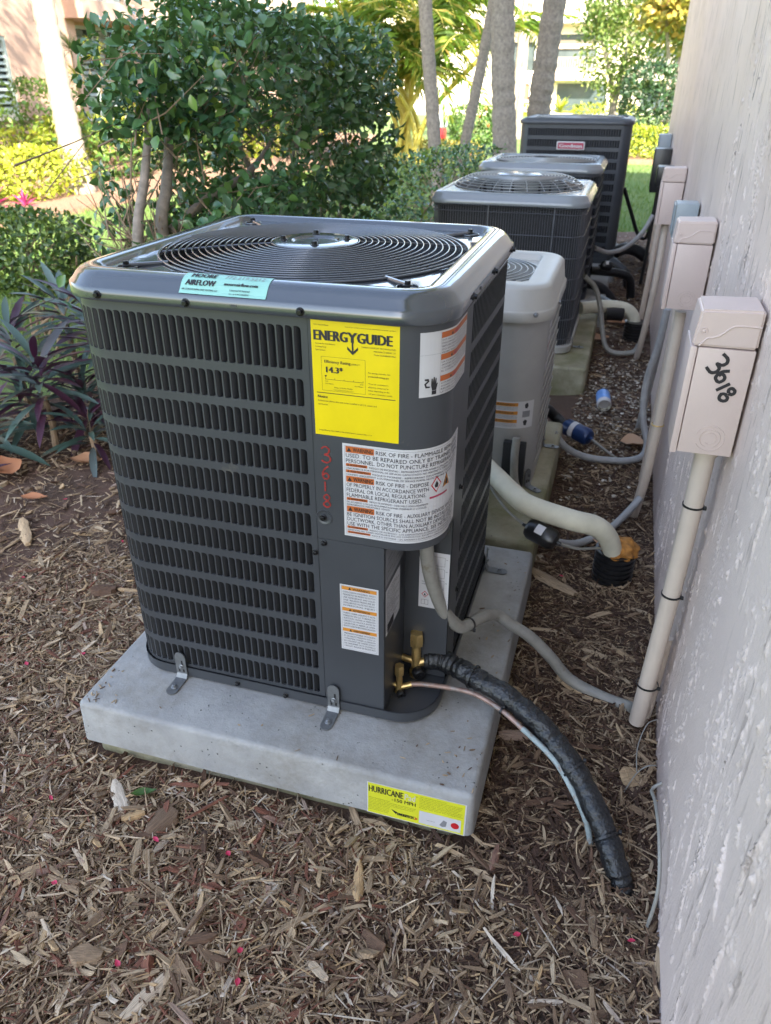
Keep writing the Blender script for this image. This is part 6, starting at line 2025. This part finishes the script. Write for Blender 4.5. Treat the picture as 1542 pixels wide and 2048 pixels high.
def bush(name, label, cat, c, h, kleaf, L, mat, group=None, parts=0, tpl=LEAF_OV, wf=0.55, base=None, stems=6, twigs=60, stem_r=.012, stem_mat='twig', pw=4.0, inner=.4, floor=-0.05, seed=1, gaps=0.35, updroop=(.35, .15)):
    rng = np.random.default_rng(seed)
    random.seed(seed)
    t = thing(name, label, cat, (c[0], c[1], floor), group)
    P_, n = shell_points(int(kleaf * 1.6), c, h, pw, inner, rng)
    g = np.array([mnoise.noise(Vector(p) * (1.1 / max(h) + 2.2) + Vector((seed, 0, 0))) for p in P_])
    keep = (g > -gaps) & (P_[:, 2] > floor + .02)
    P_, n = P_[keep][:kleaf], n[keep][:kleaf]
    P_ += n * (0.05 * max(h) * g[keep][:kleaf])[:, None]
    k = len(P_)
    dirn = unit(n * updroop[0] + rng.normal(0, .55, (k, 3)) + np.array([0, 0, updroop[1]]))
    nor = unit(n * .7 + np.array([0, 0, .7]) + rng.normal(0, .45, (k, 3)))
    Ls = L * rng.uniform(.62, 1.2, k)
    A = frames(P_, dirn, nor, Ls, Ls * wf * rng.uniform(.8, 1.15, k))
    tint = np.clip(rng.beta(2, 2.4, k), 0, .999)
    order = np.argsort(np.linalg.norm(P_ - CP, axis=1) - 0.6 * (n * unit(CP - P_)).sum(1))
    a, b = order[:parts], order[parts:]
    if parts:
        leaf_objs('leaf', tpl, mat, t, P_[a], A[a])
    scatter('foliage', tpl[0], tpl[1], P_[b], A[b], mat, tint[b], parent=t, smooth=True, kind='stuff')
    mb = MB()
    base = base or [(c[0] + random.uniform(-.3, .3) * h[0], c[1] + random.uniform(-.5, .5) * h[1], floor - .03) for _ in range(max(1, stems // 2))]
    for i in range(stems):
        b0 = random.choice(base)
        q = P_[rng.integers(0, k)]
        mid = Vector((c[0], c[1], c[2])).lerp(Vector(q), .8)
        branch_net(mb, b0, [mid], stem_r * random.uniform(.7, 1.2), stem_mat, .08 * max(h))
    mb.build('stems', t)
    if twigs:
        mb = MB()
        for i in range(twigs):
            q = Vector(P_[rng.integers(0, k)])
            ctr = Vector(c).lerp(q, random.uniform(.25, .6))
            ctr.z -= random.uniform(.0, .25) * h[2]
            mb.tube([ctr, ctr.lerp(q, .5) + Vector((random.gauss(0, .02), random.gauss(0, .02), random.gauss(0, .02))), q], [.004, .003, .0012], 'twig', 5)
        mb.build('twigs', t, kind='stuff')
    return t

# the big clipped hedge: crown on several grey trunks
def big_hedge():
    rng = np.random.default_rng(21)
    random.seed(21)
    t = thing('hedge', 'tall clipped dark green hedge on bare grey trunks behind the nearest unit', 'hedge', (-1.95, 2.85, -.05))
    c, h = (-1.83, 2.15, 1.19), (.34, 1.07, .385)
    k = 13500
    P_, n = shell_points(k, c, h, 6.0, .5, rng)
    # lower edge ragged: some foliage hangs to the ground at the far end, thin in the middle
    low = P_[:, 2] < 0.95
    extra = np.stack([rng.uniform(-2.1, -1.5, 1500), rng.normal(2.85, .22, 1500), rng.uniform(.12, .9, 1500)], 1)
    extra2 = np.stack([rng.uniform(-2.2, -1.6, 420), rng.normal(1.35, .16, 420), rng.uniform(.50, .9, 420)], 1)
    extra3 = np.stack([rng.uniform(-2.2, -1.5, 1100), rng.normal(1.9, .4, 1100), rng.uniform(.5, .95, 1100)], 1)
    for e in (extra, extra2, extra3):
        P_ = np.concatenate([P_, e]); n = np.concatenate([n, unit(rng.normal(0, 1, (len(e), 3)))])
    g = np.array([mnoise.noise(Vector((p[0] * 2.2, p[1] * 2.2, p[2] * 2.2))) + .5 * mnoise.noise(Vector((p[0] * 6, p[1] * 6, p[2] * 6))) for p in P_])
    thr = np.where(P_[:, 2] > 1.36, -1.0, np.where(P_[:, 2] > 1.15, -.66, -.2))
    keep = g > thr
    P_, n, g = P_[keep], n[keep], g[keep]
    P_ = P_ + n * (.06 * g)[:, None]
    k = len(P_)
    dirn = unit(n * .45 + rng.normal(0, .6, (k, 3)) + np.array([0, 0, .1]))
    nor = unit(n * .8 + np.array([0, 0, .55]) + rng.normal(0, .5, (k, 3)))
    Ls = .047 * rng.uniform(.6, 1.3, k)
    A = frames(P_, dirn, nor, Ls, Ls * .58 * rng.uniform(.85, 1.15, k))
    cl = np.array([mnoise.noise(Vector(p) * 4.5 + Vector((7, 0, 0))) for p in P_])
    tint = np.clip(.18 + .55 * rng.beta(2, 2.5, k) + .12 * cl + np.where((cl > .42) & (rng.uniform(0, 1, k) < .4), .45, 0), 0, .999)
    vis = (n * unit(CP - P_)).sum(1)
    order = np.argsort(np.linalg.norm(P_ - CP, axis=1) - 1.2 * vis)
    a, b = order[:300], order[300:]
    leaf_objs('leaf', LEAF_OV, 'leaf_hedge', t, P_[a], A[a])
    scatter('foliage', LEAF_OV[0], LEAF_OV[1], P_[b], A[b], 'leaf_hedge', tint[b], parent=t, smooth=True, kind='stuff')
    def trunk(pts, r):
        mb = MB(); mb.tube(pts, r, 'bark', 10, True, 5); mb.build('trunk', t, smooth=70)
    trunk([(-1.90, 1.24, -.08), (-1.88, 1.20, .45), (-1.90, 1.20, .85), (-1.90, 1.27, 1.0), (-1.95, 1.45, 1.25), (-2.0, 1.6, 1.45)], [.030, .026, .024, .021, .014, .007])
    trunk([(-1.95, 1.02, -.08), (-1.90, .98, .5), (-1.90, 1.04, .86), (-1.90, 1.14, 1.05), (-1.92, 1.3, 1.35)], [.026, .022, .019, .016, .007])
    trunk([(-1.89, 1.24, .84), (-1.86, 1.50, .93), (-1.84, 1.85, 1.0), (-1.85, 2.15, 1.12)], [.022, .018, .014, .007])
    trunk([(-1.92, 2.22, -.08), (-1.90, 2.24, .60), (-1.93, 2.12, .88), (-2.0, 2.0, 1.2)], [.022, .018, .014, .007])
    trunk([(-1.88, 2.50, -.08), (-1.90, 2.52, .55), (-1.91, 2.50, .95), (-1.88, 2.65, 1.3)], [.028, .024, .020, .008])
    trunk([(-1.86, 2.56, -.08), (-1.88, 2.60, .5), (-1.9, 2.54, .80)], [.018, .016, .012])
    trunk([(-1.9, 2.80, -.08), (-1.90, 2.84, .62), (-1.92, 2.9, 1.0), (-1.95, 2.9, 1.3)], [.014, .012, .009, .005])
    trunk([(-1.88, 2.95, -.08), (-1.86, 3.0, .6), (-1.80, 3.0, .95), (-1.8, 2.95, 1.25)], [.013, .011, .009, .005])
    mb = MB()
    for i in range(260):
        q = Vector(P_[rng.integers(0, k)])
        b0 = Vector((-1.93 + random.gauss(0, .12), q.y + random.gauss(0, .22), q.z - random.uniform(.05, .4)))
        b0.z = max(b0.z, .55)
        md = b0.lerp(q, .5) + Vector((random.gauss(0, .04), random.gauss(0, .04), random.gauss(0, .03)))
        r = random.uniform(.0015, .0042)
        mb.tube([b0, md, q], [r, r * .7, r * .3], 'twig', 5)
    # bare twiggy skirt on the left end
    for i in range(90):
        b0 = Vector((-1.92 + random.gauss(0, .05), 1.12 + random.gauss(0, .1), random.uniform(.62, .9)))
        q = b0 + Vector((random.uniform(-.24, .1), random.uniform(-.12, .3), random.uniform(-.04, .25)))
        mb.tube([b0, b0.lerp(q, .55) + Vector((0, 0, random.gauss(0, .03))), q], [.003, .002, .001], 'twig', 5)
    mb.build('twigs', t, kind='stuff')
big_hedge()
bush('hedge', 'low clipped green hedge left of the far units, before the palm trunks', 'hedge', (-1.95, 6.2, .40), (.45, 1.75, .40), 5200, .05, 'leaf_hedge', seed=31, stems=12, twigs=80, pw=5, gaps=.55)
bush('shrub', 'low leafy shrub on crossing bare stems behind the purple plants at left', 'shrub', (-3.56, 2.35, .48), (.40, .25, .22), 3600, .042, 'leaf_low', parts=160, seed=41, twigs=40, stems=4, gaps=.9)
mb = MB(); random.seed(5)
sh = thing('bare_stems', 'crisscrossing bare shrub stems behind the purple plants', 'stems', (-3.4, 2.4, -.05))
for i in range(13):
    x, y = -3.9 + .085 * i + random.gauss(0, .03), 2.35 + random.uniform(-.12, .22)
    l = random.uniform(-.28, .28)
    mb.tube([(x, y, -.1), (x + l * .4, y + .03, .14 + random.gauss(0, .02)), (x + l, y + .05, .36), (x + l * 1.3, y + .02, .5)], [.010, .0085, .007, .004], 'twig', 7, True, 4)
mb.build('stem_tangle', sh)

# strap leaved purple plants
def rosette(x, y, z, label, nleaf, L, seed, purple=.25):
    rng = np.random.default_rng(seed); random.seed(seed)
    L *= .88
    t = thing('strap_leaf_plant', label, 'plant', (x, y, -.04), 'purple and green strap leaved plants at the left')
    mb = MB(); mb.tube([(x, y, -.06), (x + .01, y, z * .5), (x, y, z + .05)], [.016, .014, .012], 'twig', 8); mb.build('stem', t)
    ang = np.cumsum(rng.uniform(2.0, 2.8, nleaf))
    el = np.linspace(-.05, .88, nleaf) + rng.normal(0, .12, nleaf)
    Ls = L * rng.uniform(.75, 1.15, nleaf)
    P_ = np.stack([x + .015 * np.cos(ang), y + .015 * np.sin(ang), z + .012 * np.arange(nleaf) / 2], 1)
    d = np.stack([np.cos(ang) * np.cos(el), np.sin(ang) * np.cos(el), np.sin(el)], 1)
    nn = np.stack([-np.cos(ang) * np.sin(el), -np.sin(ang) * np.sin(el), np.cos(el)], 1) + rng.normal(0, .15, (nleaf, 3))
    A = frames(P_, d, nn, Ls, Ls * .15)
    pu = rng.uniform(0, 1, nleaf) < purple
    if (~pu).any(): leaf_objs('leaf', LEAF_STRAP, 'leaf_rhoeo', t, P_[~pu], A[~pu])
    if pu.any(): leaf_objs('leaf', LEAF_STRAP, 'leaf_purple', t, P_[pu], A[pu])
    return t
rosette(-2.45, 1.02, 0.15, 'strap leaved plant in the middle of the purple clump, long grey green leaves', 36, 0.28, 1, .2)
rosette(-2.74, 1.22, 0.23, 'tall strap leaved plant at the left edge, upright grey green leaves', 34, 0.29, 2, .2)
rosette(-2.30, 1.30, 0.23, 'strap leaved plant half hidden by the corner of the nearest unit', 36, 0.29, 3, .3)
rosette(-2.62, .85, 0.01, 'low strap leaved plant in front of the clump at the left edge', 26, 0.26, 4, .2)
rosette(-2.24, 1.00, 0.01, 'low purple leaved plant right beside the unit corner', 26, 0.21, 5, .45)
rosette(-2.52, 1.50, 0.25, 'strap leaved plant at the back of the clump with dark purple uprights', 34, 0.29, 6, .5)
rosette(-2.95, 1.02, 0.09, 'strap leaved plant partly outside the left edge of the photo', 28, 0.28, 7, .3)
rosette(-2.60, 1.10, 0.07, 'strap leaved plant low in the clump between the middle and the tall one', 30, 0.26, 9, .4)
rosette(-2.38, 1.18, 0.05, 'strap leaved plant low in the clump behind the middle one', 30, 0.26, 10, .4)
rosette(-2.75, 1.60, 0.27, 'strap leaved plant at the far left back of the clump', 30, 0.29, 11, .2)
rosette(-2.25, 1.62, 0.25, 'strap leaved plant behind the one half hidden by the unit', 28, 0.29, 12, .3)
rosette(-2.55, .60, -0.05, 'small nearest strap leaved plant lying low on the mulch at the left edge', 11, 0.21, 8, .3)

# ------------------------------------------------------------------ palms
def frond(mbt, LV, base, az, el, L, droop, rng, nl=26, ll=.42):
    pts = []
    p = np.array(base, float)
    e = el
    for i in range(9):
        pts.append(p.copy())
        d = np.array([math.cos(az) * math.cos(e), math.sin(az) * math.cos(e), math.sin(e)])
        p = p + d * L / 8
        e -= droop / 8
    mbt.tube([Vector(q) for q in pts], [.022 * (1 - .85 * i / 8) for i in range(9)], 'bamboo', 5)
    for i in range(nl):
        f = 1.2 + 6.7 * i / nl
        j = int(f); q = pts[j] + (pts[min(j + 1, 8)] - pts[j]) * (f - j)
        tdir = unit(pts[min(j + 1, 8)] - pts[j])
        side = unit(np.cross(tdir, [0, 0, 1.0]))
        for s in (-1, 1):
            d = unit(side * s + tdir * .7 + np.array([0, 0, -.25 + .2 * rng.normal()]))
            LV.append((q, d, ll * (1 - .6 * abs(i / nl - .35)), rng.uniform(0, 1)))
def palm(name, label, path, r, mat, crown=None, nf=13, fl=2.2, seed=1, group='palm trunks between the lawn and the buildings', ll=.45):
    rng = np.random.default_rng(seed)
    t = thing(name, label, 'palm tree', path[0], group)
    P_, R = catmull([Vector(p) for p in path], r if hasattr(r, '__len__') else [r] * len(path), 26)
    R = [a * (1 + .05 * math.sin(i * 2.1) + rng.normal(0, .025)) for i, a in enumerate(R)]
    mb = MB(); mb.tube(P_, R, mat, 18)
    mb.build('trunk', t, smooth=75)
    tb, LV = MB(), []
    for i in range(nf):
        frond(tb, LV, P_[-1], i * 2.4 + rng.normal(0, .2), rng.uniform(-.1, 1.2), fl * rng.uniform(.8, 1.1), rng.uniform(1.2, 2.0), rng, ll=ll)
    tb.build('frond_stalks', t)
    q = np.array([l[0] for l in LV]); d = np.array([l[1] for l in LV]); Ls = np.array([l[2] for l in LV])
    A = frames(q, d, np.tile([0, 0, 1.0], (len(q), 1)) + rng.normal(0, .3, (len(q), 3)), Ls, Ls * .1)
    scatter('fronds', LEAF_SM[0], LEAF_SM[1], q, A, 'leaf_palm', np.array([l[3] for l in LV]), parent=t, kind='stuff')
    return t
palm('palm_tree', 'slim grey palm trunk left of the leaning one, just right of the tall hedge', [(-2.55, 8.6, -.1), (-2.63, 8.6, .74), (-2.79, 8.6, 2.17), (-3.0, 8.6, 4.5), (-3.1, 8.6, 7)], [.09, .084, .078, .072, .065], 'palm_bark', seed=1)
palm('palm_tree', 'thin grey palm trunk leaning to the right behind the low hedge', [(-2.55, 9.4, -.1), (-2.41, 9.4, .65), (-2.14, 9.4, 2.22), (-1.8, 9.4, 4.6), (-1.6, 9.4, 6.8)], [.075, .07, .065, .06, .055], 'palm_bark', seed=2)
palm('palm_tree', 'thick straight grey palm trunk left of the tallest unit', [(-1.60, 8.0, -.1), (-1.67, 8.0, .69), (-1.80, 8.0, 2.10), (-1.9, 8.0, 4.5), (-1.9, 8.0, 7.2)], [.145, .135, .122, .12, .115], 'palm_bark', seed=3)
palm('palm_tree', 'thick grey palm trunk rising behind the tallest unit', [(-1.43, 8.6, -.1), (-1.40, 8.6, 1.0), (-1.33, 8.6, 2.14), (-1.2, 8.6, 4.4), (-1.1, 8.6, 7.4)], [.145, .135, .124, .12, .115], 'palm_bark', seed=4)
palm('palm_tree', 'sunlit pale palm trunk leaning left in front of the pink apartments', [(-7.64, 8.34, -.1), (-7.90, 8.60, 1.14), (-8.15, 8.90, 2.30), (-8.5, 9.2, 4.5), (-8.7, 9.4, 7.0)], [.20, .155, .15, .14, .13], 'palm_pale', seed=5, nf=16, fl=2.6)
palm('palm_tree', 'distant thin tan palm trunk between the two thick grey trunks', [(-3.75, 24, -.1), (-3.74, 24, .96), (-3.71, 24, 3.40), (-3.6, 24, 6.5)], [.13, .12, .11, .1], 'palm_pale', seed=6)
palm('palm_tree', 'distant pale slanting palm trunk seen left of the distant thin tan one', [(-3.42, 20, -.1), (-3.33, 20, 1.12), (-3.25, 20, 3.08), (-3.0, 20, 6.0)], [.085, .075, .07, .065], 'palm_pale', seed=7)
# palms outside the frame to the left whose fronds dapple the apartment wall
palm('palm_tree', 'palm at the apartments, outside the frame to the left', [(-8.6, 4.6, -.1), (-8.5, 4.7, 2.5), (-8.3, 4.9, 5.6)], [.18, .15, .13], 'palm_pale', seed=8, nf=18, fl=2.6)
palm('palm_tree', 'second palm at the apartments, outside the frame to the left', [(-7.2, 5.6, -.1), (-7.3, 5.6, 3), (-7.3, 5.5, 6.6)], [.18, .15, .13], 'palm_pale', seed=9, nf=18, fl=2.6)

# areca clump with yellow canes
rng = np.random.default_rng(77)
ar = thing('areca_palm', 'clump of yellow caned areca palm with arching fronds right of the tall hedge', 'palm', (-4.6, 15, -.1))
tb, LV, cn = MB(), [], MB()
for i in range(12):
    bx, by = -4.7 + rng.normal(0, .16), 15 + rng.normal(0, .25)
    lx = rng.normal(-.05, .55)
    top = (bx + lx, by + rng.normal(0, .3), rng.uniform(1.3, 2.7))
    cn.tube([(bx, by, -.1), (bx + lx * .3, by, top[2] * .5), top], [.055, .05, .04], 'bamboo', 8, True, 5)
    for j in range(7):
        frond(tb, LV, top, rng.uniform(0, 2 * PI), rng.uniform(.4, 1.35), rng.uniform(1.5, 2.4), rng.uniform(1.2, 2.4), rng, 24, .5)
cn.build('canes', ar); tb.build('frond_stalks', ar)
q = np.array([l[0] for l in LV]); d = np.array([l[1] for l in LV]); Ls = np.array([l[2] for l in LV])
A = frames(q, d, np.tile([0, 0, 1.0], (len(q), 1)) + rng.normal(0, .3, (len(q), 3)), Ls, Ls * .1)
scatter('fronds', LEAF_SM[0], LEAF_SM[1], q, A, 'leaf_palm', np.array([l[3] for l in LV]), parent=ar, kind='stuff')

# ------------------------------------------------------------------ garden along the apartments
bush('shrub', 'sunlit yellow green bush at the foot of the pale leaning palm', 'shrub', (-8.05, 7.85, .28), (.6, .85, .30), 2200, .075, 'leaf_lime', seed=51, tpl=LEAF_OV, wf=.6, twigs=30, floor=-.06, gaps=.6)
bush('shrub', 'green hibiscus shrub with red flowers under the shuttered window', 'shrub', (-10.2, 11.0, .75), (.5, .75, .65), 1500, .09, 'leaf_green', seed=52, twigs=40, floor=-.06, gaps=.4, wf=.6)
def flower(label, x, y, z, r, mat, group=None):
    t = thing('hibiscus_flower', label, 'flower', (x, y, z), group)
    for k in range(5):
        a = k * 2 * PI / 5
        mb = MB()
        vs = [(x + .02, y, z)]
        for (u, w) in ((.5, -.42), (1, -.2), (1, .2), (.5, .42)):
            vs.append((x + .05 + .03 * u, y + r * (u * math.cos(a) - w * math.sin(a)), z + r * (u * math.sin(a) + w * math.cos(a))))
        mb.add(vs, [(0, 1, 2, 3, 4)], mat); mb.build('petal', t, smooth=0, tint=[.5] * 5)
flower('red hibiscus flower left of the pale palm trunk', -9.66, 11.05, .74, .10, 'petal')
flower('smaller red hibiscus flower nearest the shuttered window', -9.66, 10.6, .92, .075, 'petal')
flower('pink hibiscus flower right of the pale palm trunk', -9.6, 12.75, 1.0, .08, 'petal')
bush('shrub', 'bright yellow croton bush left behind the pale palm trunk', 'shrub', (-9.8, 11.2, .50), (.45, .75, .35), 1100, .12, 'leaf_lime', seed=53, wf=.35, twigs=20, floor=-.06)
bush('shrub', 'bright yellow croton bush between the pale palm and the tall hedge', 'shrub', (-9.4, 13.0, .55), (.5, .8, .42), 1300, .12, 'leaf_lime', seed=54, wf=.35, twigs=20, floor=-.06)
bush('shrub', 'mixed green and yellow shrub at the far left edge below the window', 'shrub', (-9.8, 9.6, .30), (.5, .6, .40), 900, .10, 'leaf_lime', seed=55, wf=.4, twigs=20, floor=-.06)
bush('shrub', 'dark mixed shrub standing right of the foot of the pale leaning palm', 'shrub', (-8.5, 10.3, .35), (.55, .8, .42), 1500, .10, 'leaf_green', seed=58, twigs=40, floor=-.06, gaps=.5)
bush('shrub', 'bushy shrub in the bed seen under the left end of the tall hedge', 'shrub', (-8.1, 12.6, .28), (.55, 1.0, .36), 1500, .10, 'leaf_low', seed=59, twigs=30, floor=-.06, gaps=.5)
bush('shrub', 'bushy shrub in the bed seen through the middle of the tall hedge', 'shrub', (-8.0, 15.6, .30), (.6, 1.3, .38), 1700, .11, 'leaf_lime', seed=60, twigs=30, floor=-.06, gaps=.5)
bush('shrub', 'green shrub row behind the tall hedge along the apartments', 'shrub', (-10.0, 17.0, .6), (.6, 2.8, .6), 2600, .11, 'leaf_green', seed=56, twigs=40, floor=-.06)
bush('shrub', 'pale flowering shrub row far along the apartments', 'shrub', (-9.8, 22.0, .5), (.6, 2.2, .5), 1500, .12, 'leaf_lime', seed=57, twigs=20, floor=-.06)
def spiky(x, y, z, label, n, L, seed, mat='leaf_low', stem=True, w=.05, cat='plant', name='spiky_plant', el0=-.3, el1=1.4):
    rng = np.random.default_rng(seed)
    t = thing(name, label, cat, (x, y, -.08))
    if stem:
        mb = MB(); mb.tube([(x, y + .1, -.1), (x - .02, y + .05, z * .6), (x, y, z)], [.03, .025, .018], 'twig', 7); mb.build('stem', t)
    az = rng.uniform(0, 2 * PI, n); el = rng.uniform(el0, el1, n)
    d = np.stack([np.cos(az) * np.cos(el), np.sin(az) * np.cos(el), np.sin(el)], 1)
    P_ = np.tile([x, y, z], (n, 1)) + d * .02
    Ls = L * rng.uniform(.7, 1.1, n)
    A = frames(P_, d, np.tile([0, 0, 1.0], (n, 1)) + rng.normal(0, .1, (n, 3)), Ls, Ls * w)
    leaf_objs('leaf', LEAF_STRAP, mat, t, P_, A)
spiky(-10.3, 12.25, 1.86, 'dark spiky headed plant on a thin stem against the pink wall', 46, .34, 1)
spiky(-10.3, 12.95, 1.80, 'yellowish spiky headed plant before the balcony window', 46, .36, 2, 'leaf_lime')
spiky(-10.3, 12.3, 1.36, 'bright green spiky headed plant below the two taller ones', 46, .36, 3, 'leaf_lime')
spiky(-7.62, 6.55, .0, 'magenta leaved plant at the left edge by the mulch bed', 40, .34, 4, 'leaf_magenta', False, .13, el0=.2)
spiky(-7.5, 7.0, -.02, 'second smaller magenta leaved plant low beside the yellow bush', 22, .22, 5, 'leaf_magenta', False, .13, el0=.0)

# ------------------------------------------------------------------ far garden before the cream building
def tree(label, x, y, trunk_r, zc, h, k, L, mat, seed, wf=.6, gaps=.15, group=None, trunk_mat='bark'):
    rng = np.random.default_rng(seed); random.seed(seed)
    t = thing('tree', label, 'tree', (x, y, -.1), group)
    mb = MB()
    for i in range(5):
        a = i * 1.3
        tip = (x + .7 * h[0] * math.cos(a), y + .7 * h[1] * math.sin(a), zc + random.uniform(-.2, .6) * h[2])
        mb.tube([(x + .1 * math.cos(a), y + .1 * math.sin(a), -.15), (x + .15 * math.cos(a), y, zc * .4), tip], [trunk_r, trunk_r * .7, trunk_r * .2], trunk_mat, 8, True, 5)
    mb.build('trunk', t)
    # clumps of leaves spread through the crown
    P_ = []
    for i in range(46):
        d = unit(rng.normal(0, 1, 3)); r = rng.uniform(.25, 1) ** .5
        c = np.array([x, y, zc]) + d * r * np.array(h)
        P_.append(c + rng.normal(0, .16 * max(h), (k // 46, 3)))
    P_ = np.concatenate(P_)
    n = unit(P_ - np.array([x, y, zc]))
    kk = len(P_)
    A = frames(P_, unit(n * .3 + rng.normal(0, .6, (kk, 3))), unit(np.array([0, 0, 1.0]) + rng.normal(0, .6, (kk, 3))), L * rng.uniform(.7, 1.2, kk), L * wf * rng.uniform(.8, 1.1, kk))
    scatter('crown', LEAF_SM[0] if L < .2 else LEAF_OV[0], LEAF_SM[1] if L < .2 else LEAF_OV[1], P_, A, mat, rng.uniform(0, 1, kk), parent=t, kind='stuff')
tree('light green sunlit tree before the cream building, behind the tallest unit', -1.35, 33, .11, 3.0, (1.7, 1.7, 2.0), 5200, .19, 'leaf_mid', 61)
tree('yellow leaved sea grape tree at the top right next to the house corner', .55, 27, .10, 3.5, (1.25, 1.3, 1.35), 1500, .24, 'leaf_grape', 62, .95)
tree('green broadleaf tree partly hidden by the house corner', 1.8, 30, .12, 3.2, (1.6, 1.6, 2.4), 3000, .22, 'leaf_mid', 63)
bush('shrub', 'dark green round shrub beside the house corner', 'shrub', (-.15, 20, .95), (.62, .6, .85), 2600, .11, 'leaf_dark', seed=64, floor=-.06, gaps=.6, twigs=10)
bush('hedge', 'sunlit yellow green low hedge beyond the house corner', 'hedge', (.6, 17.2, .24), (1.3, .5, .34), 3200, .085, 'leaf_lime', seed=65, floor=-.06, gaps=.8, twigs=10, pw=5)
bush('shrub', 'green shrub with orange flowers on the lawn between the palm trunks', 'shrub', (-4.5, 21, .40), (.66, .5, .48), 1700, .10, 'leaf_green', seed=66, floor=-.06, gaps=.6, twigs=10)
for i, (x, y, z) in enumerate(((-4.32, 20.48, .62), (-4.1, 20.5, .42), (-4.18, 20.48, .82), (-3.98, 20.5, .66))):
    flower(('leftmost', 'lowest', 'topmost', 'rightmost')[(0, 1, 2, 3)[i]] + ' small orange flower on the far green shrub', x, y, z, .06, 'label_orange', 'orange flowers on the far shrub')
bush('hedge', 'low dry yellowish hedge strip on the lawn before the leaning palm', 'hedge', (-4.2, 15.6, .10), (.9, .5, .22), 1500, .08, 'leaf_grape', seed=67, floor=-.06, twigs=10, gaps=.8)
spiky(-4.0, 40, .2, 'small yellow green palm at the foot of the cream building', 40, .8, 7, 'leaf_lime', False, .14, 'plant', 'small_palm', .1)
bush('hedge', 'pale yellow hedge along the foot of the cream building', 'hedge', (-1.9, 41, .25), (1.6, .5, .32), 1100, .14, 'leaf_lime', seed=68, floor=-.06, twigs=0, gaps=.8)
bush('hedge', 'low green hedge under the brown blind window', 'hedge', (-6.6, 44, .2), (1.4, .5, .3), 900, .14, 'leaf_lime', seed=69, floor=-.06, twigs=0, gaps=.8)
t = thing('red_dark_object', 'small dark and red object far off on the lawn', 'bin', (-5.72, 22, -.07))  # unidentified red and dark object; its box and cap shape is invented
mb = MB(); mb.box((-5.92, 21.8, -.06), (-5.52, 22.2, .30), 'label_red', .04, 2); mb.build('body', t)
mb = MB(); mb.lathe([(.26, 0), (.27, .06), (.22, .26), (.1, .32), (0, .33)], (-5.72, 22, .301), 'gray_box', 16); mb.build('lid', t)
# trees out of frame beyond the cream building close the horizon
for i, (x, y) in enumerate(((-24, 58), (16, 54))):
    tree('broad green tree on the horizon ' + ('left', 'right')[i] + ' of the cream building, outside the frame', x, y, .3, 6, (4.5, 4.5, 4), 2200, .5, 'leaf_mid', 80 + i, group='trees around the far lawn')
